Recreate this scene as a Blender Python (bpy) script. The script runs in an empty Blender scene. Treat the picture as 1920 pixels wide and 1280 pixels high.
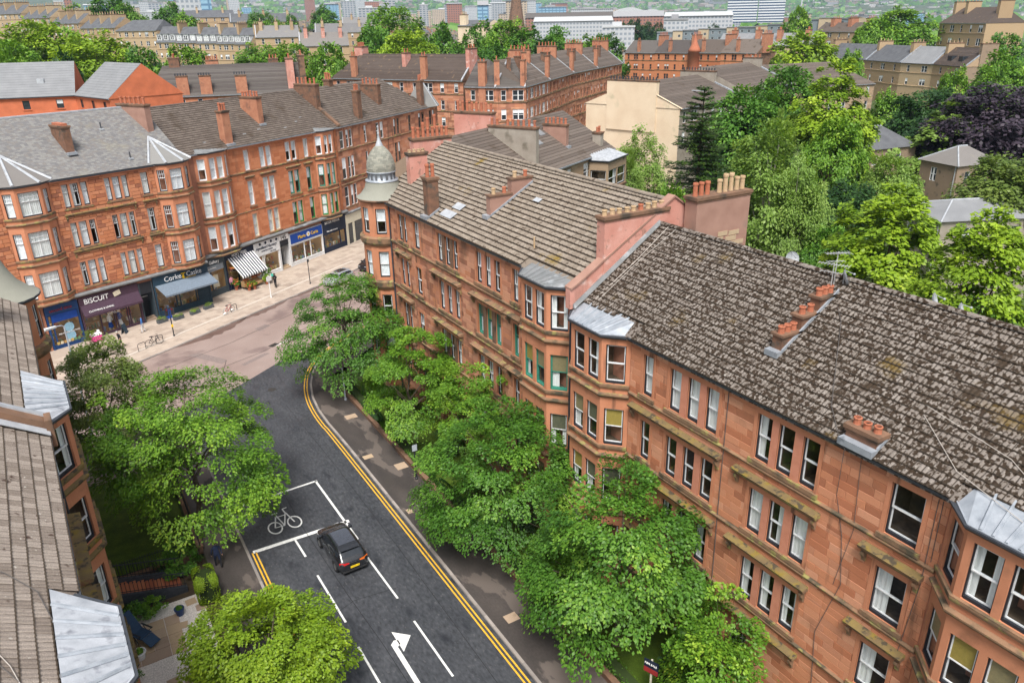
import bpy, bmesh, math, random
import numpy as np
from mathutils import Vector, Matrix
random.seed(7); RNG = np.random.default_rng(11)
PI = math.pi
def rad(a): return math.radians(a)
S = bpy.context.scene
C = S.collection
CAMH = 28.5
# ---------------------------------------------------------------- camera
CR = Matrix(((0.854433, 0.213876, -0.473499), (-0.519308, 0.323101, -0.791154), (-0.016221, 0.92188, 0.387136)))
cam = bpy.data.cameras.new('camera'); camo = bpy.data.objects.new('camera', cam); C.objects.link(camo)
cam.sensor_width = 36; cam.lens = 1432/1920*36; cam.clip_start = 0.5; cam.clip_end = 40000
camo.matrix_world = Matrix.Translation((0, 0, CAMH)) @ CR.to_4x4()
S.camera = camo
# ---------------------------------------------------------------- sky and sun (bright overcast)
SUN_EL, SUN_AZ = 58, 238          # degrees; azimuth of the sun measured from +X anticlockwise
w = bpy.data.worlds.new('World'); S.world = w; w.use_nodes = True
nt = w.node_tree; nt.nodes.clear()
sky = nt.nodes.new('ShaderNodeTexSky'); sky.sky_type = 'NISHITA'; sky.sun_disc = False
sky.sun_elevation = rad(SUN_EL); sky.sun_rotation = rad(90-SUN_AZ)
sky.air_density = 1.0; sky.dust_density = 3.0; sky.ozone_density = 1.0; sky.altitude = 60
hs = nt.nodes.new('ShaderNodeHueSaturation'); hs.inputs['Saturation'].default_value = 0.30
bg = nt.nodes.new('ShaderNodeBackground'); bg.inputs['Strength'].default_value = 0.085
wo = nt.nodes.new('ShaderNodeOutputWorld')
nt.links.new(sky.outputs[0], hs.inputs['Color']); nt.links.new(hs.outputs[0], bg.inputs['Color']); nt.links.new(bg.outputs[0], wo.inputs['Surface'])
sl = bpy.data.lights.new('sun', 'SUN'); so = bpy.data.objects.new('sun', sl); C.objects.link(so)
sl.energy = 2.3; sl.angle = rad(20); sl.color = (1.0, 0.96, 0.90)
sd = Vector((math.cos(rad(SUN_AZ))*math.cos(rad(SUN_EL)), math.sin(rad(SUN_AZ))*math.cos(rad(SUN_EL)), math.sin(rad(SUN_EL))))
so.rotation_euler = (-sd).to_track_quat('-Z', 'Y').to_euler(); so.location = (0, 0, 80)
S.view_settings.view_transform = 'Standard'; S.view_settings.look = 'None'; S.view_settings.gamma = 1.0
S.view_settings.use_curve_mapping = False; S.view_settings.exposure = 1.1
S.render.engine = 'CYCLES'
try:
    S.cycles.max_bounces = 6; S.cycles.diffuse_bounces = 3; S.cycles.glossy_bounces = 3; S.cycles.transparent_max_bounces = 8
    S.cycles.transmission_bounces = 4; S.cycles.volume_bounces = 0
except Exception: pass

# ---------------------------------------------------------------- helpers: points
def at(px, py, D=None, z=None):
    """pixel of the 1920 photo -> world point at horizontal distance D, or at height z"""
    v = CR @ Vector(((px-960)/1432, -(py-640)/1432, -1))
    if z is not None: t = (z-CAMH)/v.z
    else: t = D/math.hypot(v.x, v.y)
    return Vector((v.x*t, v.y*t, CAMH+v.z*t))

# ---------------------------------------------------------------- helpers: meshes
class MB:
    def __init__(s): s.v = []; s.f = []; s.m = []; s.r = []; s.cm = 0; s.cr = 0.0
    def face(s, pts, m=None):
        n = len(s.v); s.v.extend([tuple(p) for p in pts]); s.f.append(tuple(range(n, n+len(pts)))); s.m.append(s.cm if m is None else m); s.r.append(s.cr)
    def mesh(s, V, F, m=None):
        n = len(s.v); s.v.extend([tuple(p) for p in V])
        for f in F: s.f.append(tuple(i+n for i in f)); s.m.append(s.cm if m is None else m); s.r.append(s.cr)
    def box(s, x0, x1, y0, y1, z0, z1, M=None, m=None, skip=''):
        V = [(x0,y0,z0),(x1,y0,z0),(x1,y1,z0),(x0,y1,z0),(x0,y0,z1),(x1,y0,z1),(x1,y1,z1),(x0,y1,z1)]
        if M is not None: V = [M @ Vector(p) for p in V]
        F = []
        for k, f in (('b',(3,2,1,0)),('t',(4,5,6,7)),('f',(0,1,5,4)),('r',(1,2,6,5)),('k',(2,3,7,6)),('l',(3,0,4,7))):
            if k not in skip: F.append(f)
        s.mesh(V, F, m)
    def cbox(s, x0, x1, y0, y1, z0, z1, c, M=None, m=None):
        """box whose front (y0) edges are chamfered by c"""
        V = [(x0,y0+c,z0),(x1,y0+c,z0),(x1,y0+c,z1),(x0,y0+c,z1),(x0+c,y0,z0+c),(x1-c,y0,z0+c),(x1-c,y0,z1-c),(x0+c,y0,z1-c),
             (x0,y1,z0),(x1,y1,z0),(x1,y1,z1),(x0,y1,z1)]
        if M is not None: V = [M @ Vector(p) for p in V]
        s.mesh(V, [(4,5,6,7),(0,1,5,4),(1,2,6,5),(2,3,7,6),(3,0,4,7),(8,9,1,0),(9,10,2,1),(10,11,3,2),(11,8,0,3)], m)
    def prism(s, poly, z0, z1, m=None, cap=True, M=None):
        n = len(poly); V = [(p[0],p[1],z0) for p in poly]+[(p[0],p[1],z1) for p in poly]
        if M is not None: V = [M @ Vector(p) for p in V]
        F = [(i,(i+1)%n,(i+1)%n+n,i+n) for i in range(n)]
        if cap: F += [tuple(range(n-1,-1,-1)), tuple(range(n,2*n))]
        s.mesh(V, F, m)
    def tube(s, p0, p1, r0, r1=None, n=6, m=None, cap=True):
        r1 = r0 if r1 is None else r1
        p0 = Vector(p0); p1 = Vector(p1); d = (p1-p0)
        if d.length < 1e-6: return
        q = d.to_track_quat('Z','Y').to_matrix()
        V = []
        for p, r in ((p0,r0),(p1,r1)):
            for k in range(n):
                a = 2*PI*k/n; V.append(p + q @ Vector((r*math.cos(a), r*math.sin(a), 0)))
        F = [(k,(k+1)%n,(k+1)%n+n,k+n) for k in range(n)]
        if cap: F += [tuple(range(n-1,-1,-1)), tuple(range(n,2*n))]
        s.mesh(V, F, m)
    def path(s, pts, r, n=5, m=None):
        for a, b in zip(pts, pts[1:]): s.tube(a, b, r, r, n, m)
    def lathe(s, prof, n=12, c=(0,0,0), m=None, a0=0, a1=2*PI):
        full = abs(a1-a0-2*PI) < 1e-6; k = n if full else n+1
        V = []
        for r, z in prof:
            for i in range(k):
                a = a0+(a1-a0)*i/n; V.append((c[0]+r*math.cos(a), c[1]+r*math.sin(a), c[2]+z))
        F = []
        for j in range(len(prof)-1):
            for i in range(n):
                i2 = (i+1) % k if full else i+1
                F.append((j*k+i, j*k+i2, (j+1)*k+i2, (j+1)*k+i))
        s.mesh(V, F, m)
    def ball(s, c, r, n=8, m=None, sz=1):
        prof = [(r*math.sin(PI*j/6)+1e-4, -r*sz*math.cos(PI*j/6)) for j in range(7)]
        s.lathe(prof, n, c, m)
    def profile(s, prof, pts, m=None, closed=False):
        """extrude a profile of (outward, z) along a local polyline of (x, y); outward is to the right-hand side walking along (i.e. -y for +x)"""
        P2 = [Vector(p) for p in pts]; N = len(P2); rings = []
        for i, p in enumerate(P2):
            a = (P2[i]-P2[i-1]).normalized() if i > 0 else None
            b = (P2[i+1]-P2[i]).normalized() if i < N-1 else None
            if a is None: a = b
            if b is None: b = a
            na = Vector((a.y, -a.x)); nb = Vector((b.y, -b.x)); nn = (na+nb); nn = nn/max(nn.dot(na), .3) if nn.length > 1e-6 else na
            rings.append([(p.x+nn.x*o, p.y+nn.y*o, z) for o, z in prof])
        k = len(prof)
        V = [q for r in rings for q in r]; F = []
        for i in range(N-1):
            for j in range(k):
                j2 = (j+1) % k; F.append((i*k+j, (i+1)*k+j, (i+1)*k+j2, i*k+j2))
        F += [tuple(range(k)), tuple((N-1)*k+j for j in range(k-1,-1,-1))]
        s.mesh(V, F, m)
    def panel(s, A, B, z0, z1, holes, depth=0.3, m=None, mr=None):
        """wall from A to B (local xy), outward to the right-hand side; holes (s0,s1,za,zb) get reveals going inward by depth"""
        A = Vector((A[0],A[1])); B = Vector((B[0],B[1])); L = (B-A).length; d = (B-A)/L; inn = Vector((-d.y, d.x))
        def P(u, z, y=0): q = A+d*u+inn*y; return (q.x, q.y, z)
        us = sorted(set([0, L]+[h for q in holes for h in q[:2] if 0 < h < L])); zs = sorted(set([z0, z1]+[h for q in holes for h in q[2:4] if z0 < h < z1]))
        for i in range(len(us)-1):
            run = None
            for j in range(len(zs)-1):
                cu = (us[i]+us[i+1])/2; cz = (zs[j]+zs[j+1])/2
                inside = any(h[0] < cu < h[1] and h[2] < cz < h[3] for h in holes)
                if not inside:
                    if run is None: run = zs[j]
                    end = zs[j+1]
                if (inside or j == len(zs)-2) and run is not None:
                    s.face([P(us[i],run),P(us[i+1],run),P(us[i+1],end),P(us[i],end)], m); run = None
        for a, b, c, e in [h[:4] for h in holes]:
            mm = m if mr is None else mr
            s.face([P(a,c),P(a,e),P(a,e,depth),P(a,c,depth)], mm); s.face([P(b,e),P(b,c),P(b,c,depth),P(b,e,depth)], mm)
            s.face([P(b,c),P(a,c),P(a,c,depth),P(b,c,depth)], mm); s.face([P(a,e),P(b,e),P(b,e,depth),P(a,e,depth)], mm)
    def data(s, name, mats, smooth=False):
        me = bpy.data.meshes.new(name); me.from_pydata(s.v, [], s.f)
        for x in mats if isinstance(mats, (list, tuple)) else [mats]: me.materials.append(M[x] if isinstance(x, str) else x)
        if len(s.f):
            me.polygons.foreach_set('material_index', s.m)
            at_ = me.attributes.new('rnd', 'FLOAT', 'FACE'); at_.data.foreach_set('value', s.r)
            if smooth: me.polygons.foreach_set('use_smooth', [True]*len(s.f))
        me.update(); return me
    def build(s, name, mats, parent=None, smooth=False, loc=None, rz=0):
        return ob(name, s.data(name, mats, smooth), parent, loc, rz)
def ob(name, data, parent=None, loc=None, rz=0, sc=None):
    o = bpy.data.objects.new(name, data); C.objects.link(o); o.parent = parent
    if loc is not None: o.location = loc
    if rz: o.rotation_euler = (0, 0, rz)
    if sc is not None: o.scale = sc
    return o
def tag(o, label=None, cat=None, group=None, kind=None):
    if label: o['label'] = label
    if cat: o['category'] = cat
    if group: o['group'] = group
    if kind: o['kind'] = kind
    return o
def thing(name, label, cat, loc=(0,0,0), rz=0, group=None):
    return tag(ob(name, None, None, loc, rz), label, cat, group)
def copy_tree(o, parent=None):
    c = o.copy(); C.objects.link(c); c.parent = parent
    for ch in list(o.children): copy_tree(ch, c)
    return c

# ---------------------------------------------------------------- helpers: materials
M = {}
def _n(nt, t, **kw):
    n = nt.nodes.new(t)
    for k, v in kw.items(): setattr(n, k, v)
    return n
def mat(name, cols, rough=0.85, scale=6, fine=60, fine_amt=0.15, bump=0.0, bscale=40, piece=None, stain=None, metal=0, spec=0.3, rlo=None, coat=0, stretch=None):
    """cols: one or more colours blended by world-space noise; piece: list of colours picked per piece (object or face attribute);
    stain: (colour, scale, threshold, softness) blotches with a shape of their own"""
    m = bpy.data.materials.new(name); m.use_nodes = True; nt = m.node_tree; L = nt.links
    b = nt.nodes['Principled BSDF']; b.inputs['Roughness'].default_value = rough; b.inputs['Metallic'].default_value = metal
    b.inputs['Specular IOR Level'].default_value = spec
    if coat: b.inputs['Coat Weight'].default_value = coat
    geo = _n(nt, 'ShaderNodeNewGeometry'); pos = geo.outputs['Position']
    if stretch:
        mp = _n(nt, 'ShaderNodeMapping'); mp.inputs['Scale'].default_value = stretch; L.new(pos, mp.inputs['Vector']); pos = mp.outputs[0]
    def noise(sc, det=4):
        nonlocal pos
        t = _n(nt, 'ShaderNodeTexNoise'); t.inputs['Scale'].default_value = sc; t.inputs['Detail'].default_value = det; L.new(pos, t.inputs['Vector']); return t.outputs[0]
    def ramp(fac, stops, interp='LINEAR'):
        r = _n(nt, 'ShaderNodeValToRGB'); r.color_ramp.interpolation = interp; e = r.color_ramp.elements
        while len(e) < len(stops): e.new(0.5)
        for i, (p, c) in enumerate(stops): e[i].position = p; e[i].color = (*c, 1) if len(c) == 3 else c
        L.new(fac, r.inputs[0]); return r.outputs[0]
    def mix(f, a, bb, typ='MIX'):
        x = _n(nt, 'ShaderNodeMix', data_type='RGBA', blend_type=typ)
        if isinstance(f, (int, float)): x.inputs[0].default_value = f
        else: L.new(f, x.inputs[0])
        for s_, v in ((x.inputs[6], a), (x.inputs[7], bb)):
            if isinstance(v, tuple): s_.default_value = (*v[:3], 1)
            else: L.new(v, s_)
        return x.outputs[2]
    if not isinstance(cols, list): cols = [cols]
    if len(cols) == 1: col = ramp(noise(scale), [(0.3, tuple(c*0.86 for c in cols[0])), (0.7, tuple(min(1, c*1.12) for c in cols[0]))])
    else: col = ramp(noise(scale), [(0.28+0.44*i/(len(cols)-1), c) for i, c in enumerate(cols)])
    if piece:
        oi = _n(nt, 'ShaderNodeObjectInfo'); aa = _n(nt, 'ShaderNodeAttribute'); aa.attribute_name = 'rnd'
        ad = _n(nt, 'ShaderNodeMath', operation='ADD'); L.new(oi.outputs['Random'], ad.inputs[0]); L.new(aa.outputs['Fac'], ad.inputs[1])
        fr = _n(nt, 'ShaderNodeMath', operation='FRACT'); L.new(ad.outputs[0], fr.inputs[0])
        pc = ramp(fr.outputs[0], [(i/len(piece), c) for i, c in enumerate(piece)], 'CONSTANT')
        col = mix(0.8, col, pc)
    if fine_amt:
        g = ramp(noise(fine, 3), [(0.25, (1-fine_amt,)*3), (0.75, (1+fine_amt,)*3)]); col = mix(1.0, col, g, 'MULTIPLY')
    for st in (stain if isinstance(stain, list) else [stain] if stain else []):
        keep_ = pos
        if len(st) > 4:
            mp2 = _n(nt, 'ShaderNodeMapping'); mp2.inputs['Scale'].default_value = (1, 1, st[4]); L.new(pos, mp2.inputs['Vector']); pos = mp2.outputs[0]
        f = ramp(noise(st[1], 6), [(st[2], (0,0,0)), (min(1, st[2]+st[3]), (1,1,1))]); col = mix(f, col, st[0]); pos = keep_
    L.new(col, b.inputs['Base Color'])
    if rlo is not None: L.new(ramp(noise(scale*0.7, 3), [(0.35, (rlo,)*3), (0.65, (rough,)*3)]), b.inputs['Roughness'])
    if bump:
        bp = _n(nt, 'ShaderNodeBump'); bp.inputs['Strength'].default_value = bump; bp.inputs['Distance'].default_value = 0.03; L.new(noise(bscale, 5), bp.inputs['Height']); L.new(bp.outputs[0], b.inputs['Normal'])
    M[name] = m; return m
RED = [(0.52,0.215,0.115),(0.57,0.255,0.145),(0.42,0.155,0.08),(0.60,0.295,0.18),(0.34,0.13,0.07),(0.54,0.225,0.12),(0.49,0.22,0.13),(0.56,0.235,0.128)]
mat('ashlar', [(0.50,0.20,0.105),(0.57,0.245,0.135)], scale=1.2, piece=RED, bump=0.3, bscale=25, stain=[((0.25,0.115,0.065), 0.55, 0.58, 0.22), ((0.15,0.075,0.045), 1.6, 0.60, 0.16, 0.16)])
mat('ashlar_far', [(0.40,0.175,0.105),(0.53,0.24,0.15)], scale=0.9, piece=[(0.46,0.20,0.12),(0.53,0.26,0.165),(0.36,0.155,0.10),(0.56,0.28,0.17),(0.28,0.115,0.068),(0.48,0.20,0.105)], bump=0.3, bscale=25, stain=[((0.17,0.09,0.058), 0.5, 0.55, 0.25), ((0.11,0.062,0.042), 1.6, 0.57, 0.16, 0.14)])
mat('ashlar_rust', [(0.46,0.165,0.07),(0.54,0.21,0.095)], scale=1.0, piece=[(0.48,0.185,0.09),(0.54,0.23,0.125),(0.34,0.125,0.07),(0.50,0.20,0.10),(0.27,0.11,0.07),(0.55,0.25,0.14)], bump=0.4, bscale=14)
mat('ashlar_bright', [(0.50,0.185,0.085),(0.57,0.225,0.11)], scale=1.0, piece=[(0.52,0.19,0.088),(0.58,0.235,0.118),(0.44,0.15,0.068),(0.55,0.21,0.10)], bump=0.2, bscale=20, stain=((0.20,0.095,0.058), 1.2, 0.60, 0.2, 0.2))
mat('stone_trim', [(0.48,0.195,0.105),(0.56,0.24,0.135)], scale=1.2, bump=0.2, stain=[((0.24,0.11,0.062), 0.7, 0.60, 0.2), ((0.14,0.072,0.045), 1.8, 0.60, 0.15, 0.15)])
mat('stone_pink', [(0.50,0.20,0.125),(0.57,0.245,0.16)], scale=3, bump=0.1)
mat('mortar', [(0.36,0.16,0.10)], scale=3)
mat('stone_ledge', [(0.17,0.115,0.07),(0.30,0.17,0.10)], scale=1.5, bump=0.5, stain=[((0.09,0.075,0.05), 1.2, 0.52, 0.12), ((0.28,0.25,0.09), 2.2, 0.56, 0.08)])
mat('stone_lichen', [(0.15,0.105,0.06),(0.24,0.175,0.06)], scale=1.5, bump=0.6, stain=[((0.23,0.165,0.035), 2.2, 0.54, 0.12), ((0.075,0.06,0.04), 3.4, 0.54, 0.08)])
mat('stone_dark', [(0.15,0.09,0.06),(0.24,0.135,0.085)], scale=1.5, bump=0.4, stain=((0.07,0.055,0.042), 0.9, 0.52, 0.15))
mat('stone_buff', [(0.40,0.28,0.165),(0.48,0.345,0.215)], scale=0.5, piece=[(0.42,0.30,0.18),(0.36,0.25,0.15),(0.47,0.35,0.22)], bump=0.2)
mat('stone_rubble', [(0.30,0.22,0.15),(0.43,0.31,0.20)], scale=2.0, piece=[(0.40,0.28,0.18),(0.26,0.19,0.14),(0.46,0.35,0.23),(0.33,0.24,0.16)], bump=0.5, bscale=8, stain=((0.12,0.10,0.08), 1.0, 0.60, 0.1))
mat('render_pink', [(0.50,0.215,0.165),(0.62,0.325,0.265)], scale=0.8, stain=[((0.70,0.52,0.46), 0.9, 0.60, 0.12), ((0.22,0.125,0.10), 0.9, 0.57, 0.2, 0.25), ((0.30,0.17,0.13), 2.5, 0.62, 0.1)], bump=0.4, bscale=12)
mat('render_brown', [(0.30,0.17,0.13),(0.38,0.225,0.175)], scale=1.2, bump=0.4, bscale=30, stain=((0.22,0.15,0.12), 0.6, 0.6, 0.2))
mat('render_grey', [(0.27,0.23,0.19),(0.36,0.32,0.27)], scale=1.0, bump=0.3, stain=((0.14,0.12,0.09), 0.7, 0.6, 0.15))
mat('render_cream', [(0.66,0.52,0.37),(0.74,0.61,0.45)], scale=0.4, stain=((0.48,0.42,0.28), 0.35, 0.62, 0.12))
mat('render_red', [(0.56,0.16,0.075)], scale=0.7, fine_amt=0.06)
mat('brick_dark', [(0.12,0.075,0.052),(0.24,0.12,0.075)], scale=2.5, bump=0.5, stain=((0.09,0.075,0.06), 1.4, 0.56, 0.12))
mat('brick_red', [(0.36,0.15,0.09),(0.47,0.22,0.13)], scale=1.5, bump=.4, stain=((0.20,0.10,0.07),1.0,.58,.15))
mat('tile_moss', [(0.15,0.126,0.107),(0.205,0.176,0.152)], scale=1.0, piece=[(0.20,0.172,0.15),(0.165,0.14,0.12),(0.235,0.205,0.182),(0.185,0.158,0.138)], bump=0.8, bscale=22, fine=30, fine_amt=0.25,
    stain=[((0.32,0.295,0.265), 8.0, 0.64, 0.04), ((0.034,0.021,0.012), 6.5, 0.487, 0.045), ((0.042,0.027,0.016), 1.1, 0.60, 0.12), ((0.12,0.075,0.01), 0.40, 0.64, 0.12)])
mat('tile_moss_shade', [(0.022,0.016,0.011),(0.045,0.032,0.02)], scale=5)  # moss in laps and channels, plus lap shade painted in as dark colour
mat('tile_moss_shade_pale', [(0.055,0.040,0.028),(0.085,0.064,0.045)], scale=5)  # paler version of the moss and painted lap shade
mat('tile_beige', [(0.20,0.162,0.127),(0.27,0.225,0.18)], scale=0.8, piece=[(0.25,0.208,0.168),(0.205,0.167,0.132),(0.28,0.235,0.192),(0.23,0.19,0.152)], bump=0.5, bscale=22, fine=24, fine_amt=0.2,
    stain=[((0.085,0.062,0.045), 3.5, 0.60, 0.06), ((0.20,0.135,0.03), 0.5, 0.64, 0.10)])
mat('tile_fawn', [(0.20,0.165,0.14),(0.29,0.245,0.21)], scale=2.0, piece=[(0.25,0.21,0.18),(0.19,0.155,0.13),(0.30,0.255,0.22)], bump=0.7, bscale=30, fine=40, fine_amt=0.3,
    stain=[((0.07,0.045,0.035), 2.5, 0.64, 0.06), ((0.40,0.37,0.33), 9.0, 0.68, 0.03)])
mat('tile_brown', [(0.095,0.076,0.064),(0.14,0.113,0.096)], scale=0.9, piece=[(0.12,0.096,0.082),(0.10,0.08,0.068),(0.145,0.118,0.10)], bump=0.3, stain=((0.07,0.05,0.035), 0.5, 0.6, 0.15))
mat('tile_dark', [(0.07,0.06,0.055),(0.11,0.095,0.088)], scale=0.8, piece=[(0.09,0.08,0.072),(0.075,0.064,0.06),(0.11,0.098,0.09)], bump=0.3)
mat('tile_mossdark', [(0.06,0.042,0.035),(0.105,0.082,0.07)], scale=0.7, piece=[(0.085,0.065,0.055),(0.065,0.048,0.04)], bump=0.5, stain=((0.16,0.11,0.07), 1.1, 0.62, 0.08))
mat('slate', [(0.155,0.15,0.15),(0.22,0.215,0.21)], scale=1.1, piece=[(0.19,0.185,0.185),(0.15,0.147,0.15),(0.225,0.22,0.21),(0.18,0.165,0.155)], bump=0.15, stain=((0.24,0.22,0.17), 0.4, 0.6, 0.2))
mat('slate_pale', [(0.19,0.195,0.205),(0.235,0.24,0.25)], scale=0.6, bump=0.1)
mat('slate_dark', [(0.085,0.088,0.098),(0.125,0.13,0.14)], scale=0.7, bump=0.15)
mat('slate_green', [(0.22,0.22,0.18),(0.32,0.32,0.27)], scale=2.5, bump=0.5, piece=[(0.26,0.26,0.22),(0.32,0.31,0.26),(0.20,0.20,0.17)])
mat('lead', [(0.27,0.30,0.34),(0.42,0.45,0.49)], rough=0.5, scale=2.5, metal=0.25, bump=0.1, rlo=0.3, stain=((0.20,0.22,0.25), 1.6, 0.62, 0.1))
mat('lead_flat', [(0.15,0.16,0.165),(0.22,0.225,0.23)], rough=0.6, scale=2.0, stain=((0.34,0.36,0.38), 1.3, 0.6, 0.1))
mat('lead_bay', [(0.27,0.29,0.32),(0.46,0.48,0.52)], rough=0.75, scale=1.6, spec=.2, stain=((0.20,0.21,0.24), 2.2, 0.57, 0.12))
mat('lead_white', [(0.34,0.36,0.39),(0.48,0.50,0.53)], rough=0.5, scale=2.0, metal=0.1, stain=((0.36,0.37,0.38), 1.5, 0.62, 0.1))
mat('pot_red', [(0.36,0.115,0.062),(0.45,0.165,0.095)], scale=4, stain=((0.24,0.11,0.075), 3, 0.62, 0.1))
mat('pot_buff', [(0.44,0.30,0.17),(0.52,0.38,0.24)], scale=4, stain=((0.25,0.17,0.11), 3, 0.62, 0.1))
mat('pot_inside', [(0.02,0.018,0.016)], fine_amt=0)
mat('white_paint', [(0.74,0.75,0.76)], rough=0.5, fine_amt=0.05)
mat('cream_paint', [(0.66,0.62,0.50)], rough=0.5, fine_amt=0.05)
mat('black_paint', [(0.022,0.025,0.032)], rough=0.4, fine_amt=0.05)
mat('green_paint', [(0.045,0.22,0.16)], rough=0.45, fine_amt=0.05)
mat('bright_green_paint', [(0.02,0.22,0.06)], rough=0.45, fine_amt=0.05)
mat('gutter', [(0.045,0.05,0.06)], rough=0.5)
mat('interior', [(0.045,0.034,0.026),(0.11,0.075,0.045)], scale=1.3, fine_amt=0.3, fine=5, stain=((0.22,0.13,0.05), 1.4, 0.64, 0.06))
mat('curtain', [(0.74,0.74,0.71),(0.84,0.84,0.82)], scale=3, stretch=(6,6,0.4), fine_amt=0.08)
mat('blind', [(0.80,0.82,0.84)], fine_amt=0.04)
mat('pale_blue_blind', [(0.52,0.62,0.66)], fine_amt=0.04)
mat('stained_glass', [(0.10,0.085,0.03),(0.34,0.27,0.09)], rough=0.3, scale=9, piece=[(0.30,0.24,0.06),(0.08,0.10,0.08),(0.22,0.20,0.12)])
def glass_mat(name, tint=(0.94,0.97,0.98), refl=0.9, rough=0.02):
    """thin pane: clear, with reflection growing towards grazing, the same from both sides"""
    m = bpy.data.materials.new(name); m.use_nodes = True; nt = m.node_tree; L = nt.links; nt.nodes.clear()
    o = nt.nodes.new('ShaderNodeOutputMaterial'); g = nt.nodes.new('ShaderNodeBsdfGlossy'); t = nt.nodes.new('ShaderNodeBsdfTransparent'); x = nt.nodes.new('ShaderNodeMixShader'); lw = nt.nodes.new('ShaderNodeLayerWeight')
    pw = nt.nodes.new('ShaderNodeMath'); pw.operation = 'POWER'; pw.inputs[1].default_value = 4; mu = nt.nodes.new('ShaderNodeMath'); mu.operation = 'MULTIPLY_ADD'; mu.inputs[1].default_value = .7; mu.inputs[2].default_value = .06
    lw.inputs['Blend'].default_value = .5; g.inputs['Roughness'].default_value = rough; g.inputs['Color'].default_value = (refl,refl,refl,1); t.inputs['Color'].default_value = (*tint,1)
    L.new(lw.outputs['Facing'], pw.inputs[0]); L.new(pw.outputs[0], mu.inputs[0]); L.new(mu.outputs[0], x.inputs[0]); L.new(t.outputs[0], x.inputs[1]); L.new(g.outputs[0], x.inputs[2]); L.new(x.outputs[0], o.inputs['Surface']); M[name] = m
glass_mat('glass')
mat('dark_glass', [(0.03,0.037,0.045)], rough=0.08, spec=0.6, fine_amt=0)
mat('asphalt', [(0.040,0.043,0.050),(0.066,0.069,0.077)], rough=0.60, rlo=0.36, scale=0.5, fine=4.2, fine_amt=0.42, bump=0.35, bscale=60, stain=[((0.10,0.10,0.106), 5.0, 0.60, 0.10), ((0.024,0.026,0.032), 0.8, 0.60, 0.12)], stretch=(1.6,0.7,1))
mat('asphalt_old', [(0.25,0.185,0.165),(0.32,0.25,0.225)], rough=0.7, rlo=0.5, scale=0.25, fine=10, fine_amt=0.12, bump=0.2, bscale=60, stain=[((0.19,0.14,0.13), 0.16, 0.58, 0.06), ((0.115,0.09,0.09), 0.45, 0.70, 0.03)])
mat('asphalt_wet', [(0.11,0.068,0.055),(0.17,0.115,0.10)], rough=0.35, scale=0.8)
mat('pavement', [(0.36,0.295,0.245),(0.43,0.36,0.30)], rough=0.75, scale=0.35, piece=[(0.42,0.345,0.285),(0.36,0.29,0.24),(0.46,0.38,0.315)], stain=((0.27,0.215,0.175), 0.3, 0.6, 0.12))
mat('pavement_dark', [(0.048,0.042,0.040),(0.085,0.072,0.066)], rough=0.7, rlo=0.45, scale=0.5, fine=9, fine_amt=0.15, stain=[((0.13,0.108,0.096), 0.42, 0.57, 0.02), ((0.05,0.043,0.042), 0.36, 0.60, 0.03)], stretch=(1.4,0.6,1))
mat('kerb', [(0.26,0.23,0.21),(0.34,0.30,0.275)], scale=2, piece=[(0.30,0.265,0.24),(0.24,0.215,0.20),(0.35,0.31,0.285)])
mat('road_white', [(0.72,0.72,0.70)], rough=0.6, fine=12, fine_amt=0.08, stain=((0.35,0.35,0.34), 3, 0.72, 0.05))
mat('road_yellow', [(0.72,0.40,0.035)], rough=0.6, fine=12, fine_amt=0.1, stain=((0.36,0.23,0.07), 2, 0.70, 0.06))
mat('ground_green', [(0.05,0.085,0.02),(0.09,0.13,0.03)], scale=0.4, stain=((0.10,0.085,0.06), 0.25, 0.56, 0.1))
mat('lawn', [(0.045,0.085,0.008),(0.085,0.14,0.012)], scale=1.4, fine=20, fine_amt=0.3, bump=0.6, bscale=30)
mat('soil', [(0.05,0.035,0.022),(0.09,0.065,0.04)], scale=2, bump=0.6)
mat('gravel', [(0.58,0.53,0.49),(0.72,0.67,0.63)], scale=14, fine=25, fine_amt=0.35, bump=0.8, bscale=25)
mat('flagstone', [(0.36,0.26,0.19),(0.45,0.34,0.25)], scale=1.2, piece=[(0.42,0.31,0.22),(0.34,0.25,0.19),(0.46,0.34,0.22)], stain=((0.26,0.19,0.12), 1.0, 0.6, 0.1))
mat('bark', [(0.09,0.07,0.05),(0.16,0.125,0.095)], scale=6, bump=0.8, bscale=16)
mat('bark_pale', [(0.38,0.34,0.28),(0.50,0.46,0.40)], scale=5, stain=((0.10,0.08,0.06), 3, 0.6, 0.1))
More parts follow.
